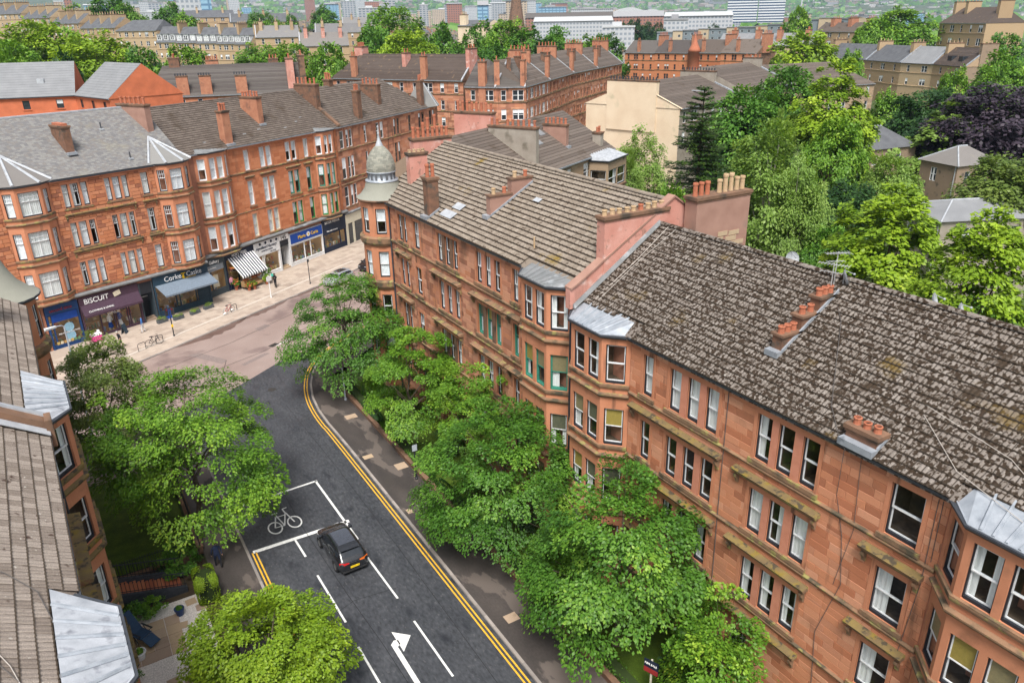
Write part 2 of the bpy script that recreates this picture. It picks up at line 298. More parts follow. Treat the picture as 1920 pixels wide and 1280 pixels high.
def leaf_mat(name, stops, trans=0.35):
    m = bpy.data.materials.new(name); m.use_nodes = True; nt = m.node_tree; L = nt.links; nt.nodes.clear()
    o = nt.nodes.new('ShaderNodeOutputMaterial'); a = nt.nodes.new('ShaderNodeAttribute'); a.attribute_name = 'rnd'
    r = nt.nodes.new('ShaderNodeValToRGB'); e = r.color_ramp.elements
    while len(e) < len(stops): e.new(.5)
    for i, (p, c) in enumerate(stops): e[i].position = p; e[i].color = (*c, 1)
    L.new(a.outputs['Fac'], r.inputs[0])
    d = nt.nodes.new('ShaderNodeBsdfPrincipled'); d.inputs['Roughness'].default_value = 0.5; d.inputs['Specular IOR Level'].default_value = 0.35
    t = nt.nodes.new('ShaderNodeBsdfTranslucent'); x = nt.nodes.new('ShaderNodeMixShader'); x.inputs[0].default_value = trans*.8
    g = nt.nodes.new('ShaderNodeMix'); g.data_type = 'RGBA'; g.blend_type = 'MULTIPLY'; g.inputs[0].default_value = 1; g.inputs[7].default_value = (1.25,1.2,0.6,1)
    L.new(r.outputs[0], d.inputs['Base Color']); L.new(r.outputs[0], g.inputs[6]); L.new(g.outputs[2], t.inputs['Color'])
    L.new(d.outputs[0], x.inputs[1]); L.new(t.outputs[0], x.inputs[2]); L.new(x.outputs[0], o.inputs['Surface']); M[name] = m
leaf_mat('leaf_lime', [(0,(0.055,0.15,0.012)),(0.5,(0.13,0.27,0.022)),(0.85,(0.24,0.40,0.035)),(1,(0.38,0.52,0.06))])
leaf_mat('leaf_mid', [(0,(0.035,0.11,0.012)),(0.5,(0.085,0.21,0.022)),(0.85,(0.165,0.32,0.034)),(1,(0.29,0.45,0.06))])
leaf_mat('leaf_bright', [(0,(0.12,0.22,0.014)),(0.5,(0.22,0.345,0.02)),(0.85,(0.34,0.47,0.034)),(1,(0.46,0.57,0.06))])
leaf_mat('leaf_dark', [(0,(0.016,0.052,0.014)),(0.6,(0.035,0.095,0.02)),(1,(0.07,0.15,0.03))])
leaf_mat('leaf_olive', [(0,(0.07,0.125,0.02)),(0.6,(0.15,0.215,0.04)),(1,(0.27,0.33,0.08))])
leaf_mat('leaf_birch', [(0,(0.14,0.25,0.045)),(0.6,(0.25,0.38,0.08)),(1,(0.36,0.48,0.13))], .5)
leaf_mat('leaf_conifer', [(0,(0.015,0.042,0.008)),(0.6,(0.035,0.075,0.010)),(1,(0.08,0.12,0.015))], 0.15)
leaf_mat('leaf_purple', [(0,(0.022,0.016,0.026)),(0.6,(0.045,0.032,0.048)),(1,(0.085,0.065,0.085))], 0.15)
leaf_mat('flower', [(0,(0.5,0.03,0.03)),(0.5,(0.7,0.25,0.05)),(1,(0.75,0.2,0.35))], 0.2)
leaf_mat('blossom', [(0,(0.7,0.7,0.65)),(1,(0.8,0.8,0.78))], 0.2)
# ---------------------------------------------------------------- building components
CACHE = {}
CAMP = Vector((0, 0, CAMH))
def rootmat(root): return Matrix.Translation(root.location) @ Matrix.Rotation(root.rotation_euler.z, 4, 'Z')
def cached(key, fn):
    if key not in CACHE: CACHE[key] = fn()
    return CACHE[key]
def window(root, loc, rz, w, h, frame='white_paint', outer='black_paint', fill='none', grid=False, rich=True, stained=False, split=0.5, mull=False):
    """sash window; local x across, +y into the building, z up from the sill"""
    w = round(w, 2); h = round(h, 2); D = 0.12
    def frame_mesh():
        b = MB(); o = 0.055; s = 0.042
        b.box(-w/2, -w/2+o, D-.03, D+.10, 0, h, m=1); b.box(w/2-o, w/2, D-.03, D+.10, 0, h, m=1); b.box(-w/2+o, w/2-o, D-.03, D+.10, h-o, h, m=1)
        b.box(-w/2+o, w/2-o, D-.06, D+.10, 0, 0.11, m=1)
        zm = 0.11+(h-.11-o)*split
        for z0, z1, y in ((0.11, zm+.025, D+.05), (zm-.025, h-o, D)):
            b.box(-w/2+o, -w/2+o+s, y, y+.045, z0, z1, m=0); b.box(w/2-o-s, w/2-o, y, y+.045, z0, z1, m=0)
            b.box(-w/2+o+s, w/2-o-s, y, y+.045, z0, z0+s*1.15, m=0); b.box(-w/2+o+s, w/2-o-s, y, y+.045, z1-s, z1, m=0)
        if grid:
            for k in range(1, 4 if w > 1 else 3):
                n = 4 if w > 1 else 3; x = -w/2+o+(w-2*o)*k/n; b.box(x-.014, x+.014, D+.005, D+.03, zm+.03, h-o-s, m=0)
            zz = zm+(h-o-zm)*.5; b.box(-w/2+o+s, w/2-o-s, D+.006, D+.029, zz-.014, zz+.014, m=0)
        if mull: b.box(-.03, .03, D+.04, D+.1, .11, zm, m=0)
        return b.data('window', [frame, outer])
    wo_ = ob('window', cached(('wf', w, h, frame, outer, grid, split, mull), frame_mesh), root, loc, rz)
    def pane_mesh(z0, z1, y, mt):
        b = MB(); b.face([(-w/2+.1, y, z0), (w/2-.1, y, z0), (w/2-.1, y, z1), (-w/2+.1, y, z1)]); return b.data('pane', mt)
    zm = 0.11+(h-.11-.055)*split
    ob('pane', cached(('p0', w, h, split), lambda: pane_mesh(.17, zm-.03, D+.07, 'glass')), wo_)
    ob('pane', cached(('p1', w, h, split, stained), lambda: pane_mesh(zm+.03, h-.11, D+.02, 'stained_glass' if stained else 'glass')), wo_)
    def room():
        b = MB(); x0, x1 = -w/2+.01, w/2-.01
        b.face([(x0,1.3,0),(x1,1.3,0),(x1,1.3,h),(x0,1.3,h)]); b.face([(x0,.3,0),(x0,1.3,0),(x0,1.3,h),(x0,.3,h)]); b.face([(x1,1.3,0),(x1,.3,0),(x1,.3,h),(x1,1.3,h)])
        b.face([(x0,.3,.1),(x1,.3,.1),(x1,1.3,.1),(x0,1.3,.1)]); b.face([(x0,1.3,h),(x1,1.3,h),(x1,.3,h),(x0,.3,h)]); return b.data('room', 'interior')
    ob('room', cached(('room', w, h), room), wo_)
    if fill != 'none':
        def cur():
            b = MB(); y = D+.115
            def drape(x0, x1, z0, z1, flare=0):
                n = max(4, int((x1-x0)/.05)); V = []; 
                for i in range(n+1):
                    t = i/n; yy = y+.025*math.sin(i*1.9)+.01*math.sin(i*.7)
                    V.append((x0+(x1-x0)*t+flare*(t if flare > 0 else 1-t), yy, z0)); V.append((x0+(x1-x0)*t, yy, z1))
                b.mesh(V, [(2*i, 2*i+2, 2*i+3, 2*i+1) for i in range(n)])
            q = w/2-.06
            if fill == 'full': drape(-q, q, .1, h-.06)
            elif fill == 'left': drape(-q, -q+w*.42, .1, h-.06)
            elif fill == 'right': drape(q-w*.45, q, .1, h-.06)
            elif fill == 'both': drape(-q, -q+w*.24, .1, h-.06); drape(q-w*.24, q, .1, h-.06)
            elif fill in ('blind', 'half', 'low'):
                z0, z1 = {'blind': (.12, h-.06), 'half': (h*.52, h-.06), 'low': (.12, h*.53)}[fill]
                b.face([(-q, y, z0), (q, y, z0), (q, y, z1), (-q, y, z1)])
            return b.data('curtain', 'blind' if fill in ('blind','half','low') else 'curtain', True)
        ob('blind' if fill in ('blind','half','low') else 'curtain', cached(('cur', w, h, fill), cur), wo_)
    return wo_
def small_window(root, loc, rz, w, h, frame='white_paint', fill=0, n=1):
    """window of a far building: frame, bars and panes in one mesh"""
    w = round(w, 2); h = round(h, 2)
    def f():
        b = MB(); o = .08
        b.face([(-w/2, .14, 0), (w/2, .14, 0), (w/2, .14, h), (-w/2, .14, h)], 1)
        if fill: b.face([(-w/2, .135, h*(1-fill)), (w/2, .135, h*(1-fill)), (w/2, .135, h), (-w/2, .135, h)], 2)
        b.box(-w/2, -w/2+o, .06, .13, 0, h); b.box(w/2-o, w/2, .06, .13, 0, h); b.box(-w/2+o, w/2-o, .06, .13, 0, o); b.box(-w/2+o, w/2-o, .06, .13, h-o, h); b.box(-w/2+o, w/2-o, .07, .13, h*.5-.04, h*.5+.04)
        for k in range(1, n): x = -w/2+w*k/n; b.box(x-.09, x+.09, .02, .13, o, h-o, m=0)
        return b.data('window', [frame, 'dark_glass', 'blind'])
    return ob('window', cached(('sw', w, h, frame, fill, n), f), root, loc, rz)
def pot_mesh(kind, h):
    def f():
        b = MB(); r = .135
        b.lathe([(r*1.05, 0), (r*.98, h*.15), (r*.92, h*.8), (r*1.12, h*.82), (r*1.12, h*.93), (r*.98, h), (r*.78, h), (r*.74, h*.7)], 10)
        b.lathe([(r*.75, h*.75), (.001, h*.75)], 10, m=1)  # near-black disc closing the pot below its rim
        return b.data('chimney_pot', ['pot_red' if kind == 'r' else 'pot_buff', 'pot_inside'], False)
    return cached(('pot', kind, round(h, 2)), f)
def chimney(root, x0, x1, y0, y1, z0, z1, body='brick_dark', pots='', axis=None, ph=0.75, cap='stone_dark', capw=.09, name='chimney'):
    b = MB(); b.box(x0, x1, y0, y1, z0, z1-.16); b.box(x0-capw, x1+capw, y0-capw, y1+capw, z1-.16, z1, m=1); b.box(x0-capw*.5, x1+capw*.5, y0-capw*.5, y1+capw*.5, z1-.27, z1-.162, m=1)
    o = b.build(name, [body, cap], root)
    n = len(pots); axis = axis or ('x' if (x1-x0) > (y1-y0) else 'y')
    for i, k in enumerate(pots):
        if k == ' ': continue
        t = (i+.5)/n
        p = (x0+(x1-x0)*t, (y0+y1)/2) if axis == 'x' else ((x0+x1)/2, y0+(y1-y0)*t)
        hh = ph*(1+random.choice((-.12, 0, 0, .1)))
        q = ob('chimney_pot', pot_mesh(k.lower(), round(hh, 2)), o, (p[0]+random.uniform(-.02,.02), p[1]+random.uniform(-.02,.02), z1-.005), random.random()*3)
        if k.isupper(): q.scale = (1, 1, 1.35)
    return o
def place_pieces(root, items, name, stuff_name, mesh_fn, mats, n_ind, parent=None):
    """items: list of (Matrix local, rnd). The nearest n_ind become objects sharing one mesh, the rest one joined part"""
    RM = rootmat(root); par = parent or root
    items = sorted(items, key=lambda it: (RM @ it[0].translation-CAMP).length)
    me = mesh_fn(mats) if n_ind else None
    for Mx, r in items[:n_ind]:
        o = bpy.data.objects.new(name, me); C.objects.link(o); o.parent = par; o.matrix_local = Mx
    rest = items[n_ind:]
    if rest:
        src = mesh_fn(mats); nv = len(src.vertices); V0 = np.empty(nv*3, dtype=np.float64); src.vertices.foreach_get('co', V0); V0 = V0.reshape(-1, 3)
        F0 = [tuple(p.vertices) for p in src.polygons]; m0 = [p.material_index for p in src.polygons]
        allv = []; F = []; rr = []
        for i, (Mx, r) in enumerate(rest):
            A = np.array(Mx); allv.append(V0 @ A[:3,:3].T + A[:3,3]); o_ = i*nv
            F.extend([tuple(k+o_ for k in f) for f in F0]); rr.extend([r]*len(F0))
        me2 = bpy.data.meshes.new(stuff_name); me2.from_pydata(np.concatenate(allv).tolist(), [], F)
        [me2.materials.append(x) for x in src.materials]; me2.polygons.foreach_set('material_index', m0*len(rest)); a = me2.attributes.new('rnd', 'FLOAT', 'FACE'); a.data.foreach_set('value', rr); me2.update()
        tag(ob(stuff_name, me2, par), kind='stuff')
SHADEW = {'tile_moss': (.05,.08), 'tile_beige': (.085,.07), 'tile_fawn': (.03,.05)}
SHADEM = {'tile_beige': 'tile_moss_shade', 'tile_fawn': 'tile_moss_shade_pale', 'tile_brown': 'tile_moss_shade_pale', 'slate': 'slate_dark', 'slate_green': 'slate_green'}  # darker colour for tile lips and strips, shade under the laps painted in
TILE_ROLL = [(0,0),(.05,.026),(.16,.034),(.27,.026),(.34,.003),(.985,.003),(1,-.012)]
TILE_DOUBLE = [(0,0),(.09,.022),(.22,.026),(.34,.006),(.5,.004),(.58,.022),(.72,.026),(.84,.006),(.985,.003),(1,-.012)]
TILE_FLAT = [(0,0),(.985,.0),(1,-.01)]
def tile_mesh(tw, tl, prof, lip=.035):
    def f(mt):
        def g():
            b = MB(); n = len(prof); V = []
            for x, z in prof: V += [(x*tw, 0, z+lip), (x*tw, tl*1.12, z*.8+.004), (x*tw, 0.004, z*.2-.01)]
            F = []
            for i in range(n-1): F += [(3*i, 3*i+3, 3*i+4, 3*i+1)]
            b.mesh(V, F, 0); b.mesh(V, [(3*i+2, 3*i+5, 3*i+3, 3*i) for i in range(n-1)]+[(3*(n-1), 3*(n-1)+2, 3*(n-1)+1)], 1)
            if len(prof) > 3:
                z = lip+.006; gc, gw = SHADEW.get(mt, (.03,.04)); b.mesh([(tw*(1-gw),0,z),(tw,0,z),(tw,tl,.008),(tw*(1-gw),tl,.008)], [(0,1,2,3)], 1)
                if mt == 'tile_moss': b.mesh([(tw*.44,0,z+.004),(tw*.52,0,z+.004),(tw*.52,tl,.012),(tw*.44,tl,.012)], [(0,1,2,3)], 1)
                b.mesh([(x*tw,-.004,z+zz) for x, zz in prof]+[(x*tw,gc,z+zz-gc*.1) for x, zz in prof], [(i,i+1,n+i+1,n+i) for i in range(n-1)], 1)  # painted shade line with moss along the lower edge of each tile
            return b.data('roof_tile', [mt, SHADEM.get(mt, 'tile_moss_shade')])
        return cached(('tile', tw, tl, len(prof), lip, mt), g)
    return f
def tiles(root, O, U, W, length, slope, tw, tl, mt, prof=TILE_ROLL, n_ind=0, skip=None, jit=1.0, lip=.035, stuff='roof_tiles'):
    O = Vector(O); U = Vector(U).normalized(); W = Vector(W).normalized(); N = U.cross(W).normalized()
    R3 = Matrix((U, W, N)).transposed().to_4x4()
    nu = int(round(length/tw)); nv = int(math.ceil(slope/tl)); tw_ = length/nu; tl_ = slope/nv; items = []
    for j in range(nv):
        for i in range(nu):
            p = O+U*(i*tw_)+W*(j*tl_)
            if skip and skip(p+U*tw_/2+W*tl_/2): continue
            J = Matrix.Rotation(random.gauss(0, .006)*jit, 4, 'Z') @ Matrix.Rotation(random.gauss(0, .010)*jit, 4, 'X')
            items.append((Matrix.Translation(p+N*random.uniform(0, .008)*jit) @ R3 @ J, random.random()))
    place_pieces(root, items, 'roof_tile', stuff, tile_mesh(round(tw_, 4), round(tl_, 4), prof, lip), mt, n_ind)
def block_unit(mt):
    def g():
        b = MB(); cx, cz = .018, .045
        V = [(0,0,0),(1,0,0),(1,0,1),(0,0,1),(0,-.6,0),(1,-.6,0),(1,-.6,1),(0,-.6,1),(cx,-1,cz),(1-cx,-1,cz),(1-cx,-1,1-cz),(cx,-1,1-cz)]
        b.mesh(V, [(8,9,10,11),(4,5,9,8),(5,6,10,9),(6,7,11,10),(7,4,8,11),(0,1,5,4),(1,2,6,5),(2,3,7,6),(3,0,4,7)]); return b.data('stone_block', mt)
    return cached(('blk', mt), g)
def ashlar(root, A, B, z0, z1, keep, ch=.34, lmin=.55, lmax=1.15, proud=.025, joint=.012, mt='ashlar', n_ind=0, alt=None, stuff='stone_blocks'):
    A = Vector((A[0],A[1])); B = Vector((B[0],B[1])); L = (B-A).length; d = (B-A)/L
    R3 = Matrix(((d.x, -d.y, 0), (d.y, d.x, 0), (0, 0, 1))).to_4x4()
    items = []; nrow = max(1, int(round((z1-z0)/ch))); hh = (z1-z0)/nrow
    for r in range(nrow):
        za, zb = z0+r*hh, z0+(r+1)*hh
        cuts = sorted(set([za, zb]+[q for k in keep for q in k[2:4] if za+.04 < q < zb-.04]))
        pr = proud if alt is None else (proud if r % 2 else alt)
        # block joints for this course
        us = [0]; u = random.uniform(.2, lmax)
        while u < L-.25: us.append(u); u += random.uniform(lmin, lmax)
        us.append(L)
        for c0, c1 in zip(cuts, cuts[1:]):
            cz = (c0+c1)/2; blk = sorted((k[0], k[1]) for k in keep if k[2] < cz < k[3])
            for a, b in zip(us, us[1:]):
                segs = [(a, b)]
                for k0, k1 in blk:
                    ns = []
                    for s0, s1 in segs:
                        if k1 <= s0 or k0 >= s1: ns.append((s0, s1))
                        else:
                            if k0 > s0: ns.append((s0, k0))
                            if k1 < s1: ns.append((k1, s1))
                    segs = ns
                for s0, s1 in segs:
                    if s1-s0 < .05: continue
                    q = A+d*(s0+joint/2)
                    items.append((Matrix.Translation((q.x, q.y, c0+joint/2)) @ R3 @ Matrix.Diagonal((s1-s0-joint, pr*random.uniform(.8,1.15), c1-c0-joint, 1)), random.random()))
    place_pieces(root, items, 'stone_block', stuff, block_unit, mt, n_ind)
def surround(root, A, B, s0, s1, z0, z1, lights, mt='stone_trim', mm='stone_pink', jam=.16, lin=.26, y=.04, sill=True, name='window_surround'):
    """dressed stone margin, mullions and sill round a group of lights, in the frame of the wall A-B"""
    A = Vector((A[0],A[1])); B = Vector((B[0],B[1])); d = (B-A).normalized(); Mx = Matrix(((d.x, -d.y, 0, A.x), (d.y, d.x, 0, A.y), (0,0,1,0), (0,0,0,1)))
    b = MB()
    b.box(s0-jam, s0, -y, .02, z0-.02, z1+lin, Mx, 0); b.box(s1, s1+jam, -y, .02, z0-.02, z1+lin, Mx, 0); b.box(s0, s1, -y, .02, z1, z1+lin, Mx, 0)
    for (a0, a1), (b0, b1) in zip(lights, lights[1:]): b.box(a1, b0, -y+.01, .02, z0-.02, z1, Mx, 1)
    if sill: b.box(s0-jam-.04, s1+jam+.04, -y-.09, .02, z0-.20, z0-.021, Mx, 2)
    return b.build(name, [mt, mm, 'stone_ledge'], root)
def hood(root, A, B, s0, s1, z, out=.36, th=.15, top='stone_lichen', name='hood_moulding', br=True):
    A = Vector((A[0],A[1])); B = Vector((B[0],B[1])); d = (B-A).normalized(); Mx = Matrix(((d.x, -d.y, 0, A.x), (d.y, d.x, 0, A.y), (0,0,1,0), (0,0,0,1)))
    b = MB(); V = [(s0,0,z+.06),(s1,0,z+.06),(s1,-out,z-.02),(s0,-out,z-.02)]
    b.mesh([Mx @ Vector(p) for p in V]+[Mx @ Vector((p[0],p[1],z-th)) for p in V], [(0,3,2,1)], 0)
    b.mesh([Mx @ Vector(p) for p in V]+[Mx @ Vector((p[0],p[1] if p[1] == 0 else p[1]+.06,z-th)) for p in V], [(3,7,6,2),(0,4,7,3),(2,6,5,1),(4,5,6,7)], 1)
    b.box(s0+.06, s1-.06, -out*.45, 0, z-th-.14, z-th-.002, Mx, 1)
    o = b.build(name, [top, 'stone_ledge'], root)
    if br:
        for s in (s0+.17, s1-.17):
            q = MB(); prof = [(0,z-th-.141),(-out*.75,z-th-.141),(-out*.72,z-th-.26),(-out*.35,z-th-.42),(-out*.3,z-th-.55),(0,z-th-.62)]
            V = [Mx @ Vector((s-.07, y, zz)) for y, zz in prof]+[Mx @ Vector((s+.07, y, zz)) for y, zz in prof]; k = len(prof)
            q.mesh(V, [(i,(i+1)%k,(i+1)%k+k,i+k) for i in range(k)]+[tuple(range(k-1,-1,-1)), tuple(range(k,2*k))]); q.build('bracket', 'stone_ledge', o)
    return o
def string_course(root, pts, z, h=.16, out=.13, mt='stone_ledge', name='string_course'):
    b = MB(); b.profile([(0,z-h),(out*.6,z-h),(out,z-h*.45),(out,z-.03),(0,z+.03)], pts); return b.build(name, mt, root)
def bay(root, u0, u1, proj, cant, zb, floors, ztop, nfront=2, mt='stone_trim', frame='white_paint', outer='black_paint', fills=('both','full','right'), grid=False, stained=(), lead='lead', frames=None, roof=True, roof_in=1.3, roof_rise=.75, mull_front=False, yw=0.0, cw=None, ledge='stone_ledge', roofmesh=True):
    """canted bay on the facade y = yw; floors: list of (sill z, head z)"""
    pts = [(u0, yw), (u0+cant, yw-proj), (u1-cant, yw-proj), (u1, yw)]
    b = MB(); wins = []
    for k in range(3):
        A = Vector(pts[k]); B = Vector(pts[k+1]); L = (B-A).length; d = (B-A)/L; ang = math.atan2(d.y, d.x); holes = []
        n = nfront if k == 1 else 1; mg = .22; mu = .26
        lw = (L-2*mg-(n-1)*mu)/n if cw is None or k == 1 else min(cw, L-2*mg)
        for fi, (za, zc) in enumerate(floors):
            for i in range(n):
                s0 = mg+i*(lw+mu) if k == 1 or cw is None else (L-lw)/2
                holes.append((s0, s0+lw, za, zc)); q = A+d*(s0+lw/2)
                wins.append(((q.x, q.y, za), ang, lw, zc-za, fi, k))
        b.panel(A, B, zb, ztop, holes, .28)
    o = b.build('bay', mt, root)
    for i, (loc, ang, w_, h_, fi, k) in enumerate(wins):
        fr = frames[fi] if frames else (frame, outer)
        window(root, loc, ang, w_, h_, fr[0], fr[1], fills[(i*7+fi*3+int(abs(u0)*3)) % len(fills)], grid, stained=fi in stained, split=.62 if grid else .5, mull=mull_front and k == 1)
    for za, zc in floors:
        s = MB(); s.profile([(0,za-.24),(.07,za-.24),(.10,za-.14),(.10,za-.03),(0,za-.015)], pts); s.build('sill', ledge, o)
        if za > floors[0][0]-9:
            s = MB(); s.profile([(0,za-.72),(.10,za-.72),(.17,za-.62),(.17,za-.56),(0,za-.50)], pts); s.build('moulding', ledge, o)
    s = MB(); s.profile([(0,ztop-.14),(.12,ztop-.10),(.20,ztop+.0),(.20,ztop+.07),(0,ztop+.07)], pts); s.build('gutter', 'gutter', o)
    if roof:
        r = MB(); zt = ztop+.075
        i0 = (u0+.05, yw+roof_in, zt+roof_rise); i1 = (u1-.05, yw+roof_in, zt+roof_rise)
        e = [(u0-.02, yw+.02, zt+.02), (u0+cant*.97, yw-proj-.1, zt), (u1-cant*.97, yw-proj-.1, zt), (u1+.02, yw+.02, zt+.02)]
        if roofmesh:
            r.face([e[0], e[1], i0]); r.face([e[1], e[2], i1, i0]); r.face([e[2], e[3], i1])
            nb = max(3, int((u1-u0)/.62))
            for k in range(1, nb):
                t = k/nb; a = Vector(e[1])*(1-t)+Vector(e[2])*t; c = Vector(i0)*(1-t)+Vector(i1)*t; r.tube(a+Vector((0,0,.02)), c+Vector((0,0,.02)), .06, .055, 6, m=1)
            r.path([e[0], e[1], e[2], e[3]], .03)
        r.build('bay_roof', [lead, 'lead' if lead == 'lead_bay' else lead], root)
    return o
def slope_roof(b, pts, th=.12, m=None):
    """closed slab under the tiles from a planar polygon"""
    b.face(pts, m); b.face([(p[0], p[1], p[2]-th) for p in reversed(pts)], m)
    n = len(pts)
    for i in range(n): p, q = pts[i], pts[(i+1)%n]; b.face([p, (p[0],p[1],p[2]-th), (q[0],q[1],q[2]-th), q], m)
def aerial(root, loc, h=1.6, rz=0, n=9, L=1.0):
    b = MB(); b.tube((0,0,0), (0,0,h), .02, n=6); b.tube((-L*.5,0,h-.06), (L*.5,0,h-.06), .014, n=5)
    for k in range(n): x = -L*.5+L*k/(n-1); b.tube((x,-.17-.012*k,h-.06), (x,.17+.012*k,h-.06), .009, n=4)
    b.tube((-L*.4,0,h-.4), (L*.3,0,h-.4), .012, n=5)
    for k in range(6): x = -L*.4+L*.7*k/5; b.tube((x,-.14,h-.4), (x,.14,h-.4), .008, n=4)
    return b.build('aerial', 'galvanised', root, loc=loc, rz=rz)
def dish(root, loc, rz, r=.34):
    b = MB(); b.lathe([(.001,-.0),(r*.5,.03),(r*.85,.085),(r,.13)], 16); b.lathe([(.001,-.012),(r*.5,.018),(r*.85,.073),(r,.13)], 16); b.tube((0,r*.9,.1), (0,.05,.42), .012, n=5); b.ball((0,.05,.42), .05, 6)
    o = b.build('satellite_dish', 'dish_grey', root, loc=loc); o.rotation_euler = (rad(70), 0, rz)
    q = MB(); q.tube((0,0,-.55), (0,0,0), .022, n=6); q.build('mast', 'galvanised', root, loc=loc); return o
mat('galvanised', [(0.55,0.56,0.57)], rough=0.4, metal=0.4, fine_amt=0.05)
mat('dish_grey', [(0.36,0.38,0.40)], rough=0.5, fine_amt=0.05)
mat('cable', [(0.10,0.09,0.085)], rough=0.6, fine_amt=0)
mat('cable_pale', [(0.45,0.41,0.37)], rough=0.6, fine_amt=0)
# ================================================================ ground, roads, pavements
def smooth(a, b, x): t = np.clip((x-a)/(b-a), 0, 1); return t*t*(3-2*t)
def terrain(x, y):
    x = np.asarray(x, float); y = np.asarray(y, float); d = np.hypot(x, y)
    left = smooth(0.75, 0.25, x/np.maximum(y, 1))*(y > 0)
    h = left*(smooth(190, 420, y)*9+smooth(400, 620, y)*9)
    r = smooth(150, 330, x)*smooth(420, 250, d)*5.0                     # rise under the far right houses
    far = smooth(2800, 9000, d)*(275+50*np.sin(x*.0009+1)+35*np.sin(y*.0013+x*.0005)+22*np.sin(x*.0031))
    valley = -smooth(350, 900, d)*smooth(0.3, 0.8, x/np.maximum(np.abs(y),1))*7
    return h+r+far+valley
rs = [0, 30, 60, 90, 120, 150, 180, 210, 250, 290, 330, 380, 430, 500, 600, 750, 950, 1200, 1600, 2100, 2800, 3600, 4500, 5500, 6500, 7500, 8500, 9500, 11000, 14000]
na = 96; V = [(0, 0, -.35)]; F = []
for r in rs[1:]:
    for k in range(na):
        a = 2*PI*k/na; x, y = r*math.cos(a), r*math.sin(a); V.append((x, y, float(terrain(x, y))-.35))
for k in range(na): F.append((0, 1+k, 1+(k+1) % na))
for j in range(len(rs)-2):
    for k in range(na): F.append((1+j*na+k, 1+(j+1)*na+k, 1+(j+1)*na+(k+1) % na, 1+j*na+(k+1) % na))
b = MB(); b.mesh(V, F); mat('ground_far', [(0.045,0.075,0.025),(0.075,0.10,0.035),(0.11,0.10,0.075)], scale=0.012, fine=0.05, fine_amt=0.4)
tag(b.build('ground', 'ground_far', smooth=True), kind='structure')
KD = rad(30.5); kd = Vector((math.cos(KD), math.sin(KD))); kn = Vector((-kd.y, kd.x))
def strip(name, poly, z, mt, kind='structure', parent=None, thick=0):
    b = MB()
    if thick: b.prism(poly, z-thick, z)
    else: b.face([(p[0], p[1], z) for p in poly])
    return tag(b.build(name, mt, parent), kind=kind)
# main road (old pinkish tarmac) between the two kerb lines, and the dark side street laid over it
FK = Vector((12.2, 77.9))                       # a point on the far kerb
def fk(u, off=0): p = FK+kd*u+kn*off; return (p.x, p.y)
main = [fk(-90,-16.5), fk(90,-16.5), fk(90,.05), fk(-90,.05)]
strip('road', main, -.004, 'asphalt_old')
KR = [(14.45,-12),(14.45,20),(14.45,48),(14.38,52),(14.45,54.5),(14.75,57),(15.4,59.6),(16.5,62.3),(18.3,64.9),(21,67.3),(24.5,69.6),(40,78.8),(75,99.4)]
KL = [(5.38,-12),(5.38,30),(5.38,52),(5.25,55.3),(4.6,57.6),(3.2,59.1),(1.2,59.2),(-2,57.6),(-15,50),(-60,23.5)]
bl = [(2.0,57.4),(7.76,61.2),(11.4,63.65),(15.9,66.9),(19.5,69.0)]
side = [(5.3,-12),(14.5,-12),(14.5,50),(14.9,57.2),(16.6,62.4),(18.3,65.2),(19.2,66.0)]+[(15.9,66.9),(11.4,63.65),(7.76,61.2)]+[(2.5,59.0),(4.65,57.6),(5.3,55)]
strip('side_road', side, .0, 'asphalt')
def offset_line(pts, d):
    P2 = [Vector(p) for p in pts]; out = []
    for i, p in enumerate(P2):
        a = (P2[min(i+1, len(P2)-1)]-P2[max(i-1, 0)]).normalized(); out.append(p+Vector((a.y, -a.x))*d)
    return out
def kerb(name, pts, side, step=.92, z=.125, w=.16, n_max=300):
    """row of kerbstones along a polyline; side +1: stones lie to the right"""
    P2 = [Vector(p) for p in pts]; root = tag(ob(name, None), kind='structure'); seg = []
    for a, c in zip(P2, P2[1:]):
        L = (c-a).length; n = max(1, int(round(L/step)))
        for i in range(n): seg.append((a+(c-a)*(i/n), a+(c-a)*((i+1)/n)))
    seg.sort(key=lambda s: s[0].length)
    def unit():
        b = MB(); c = .03
        b.mesh([(0,0,-.2),(1,0,-.2),(1,1,-.2),(0,1,-.2),(0,0,z-c),(1,0,z-c),(0,.18,z),(1,.18,z),(1,1,z),(0,1,z)], [(0,1,5,4),(4,5,7,6),(6,7,8,9),(1,2,8,7,5),(2,3,9,8),(3,0,4,6,9)]); return b.data('kerb_stone', 'kerb')
    me = cached('kerbunit', unit)
    for i, (a, c) in enumerate(seg[:n_max]):
        d = (c-a); L = d.length; ang = math.atan2(d.y, d.x)
        o = ob('kerb_stone', me, root); o.location = (a.x, a.y, random.uniform(-.006,.006)); o.rotation_euler = (0, 0, ang); o.scale = (L-.012, w*(-side), 1)
    return root
kerb('kerb', KR, 1); kerb('kerb', KL, -1)
farkerb = [fk(-45), fk(-8), fk(0), fk(10), fk(40)]
kerb('kerb', farkerb, -1)
# pavements
rk = offset_line(KR, .16); strip('pavement', [tuple(p) for p in rk]+[(82,110),(17.35,60),(17.3,54),(17.3,-12)], .118, 'pavement_dark')
lk = offset_line(KL, -.16); strip('pavement', [tuple(p) for p in reversed(lk)]+[(3.1,-12),(3.1,52.5),(-2.4,54.5),(-60,20)], .118, 'pavement_dark')
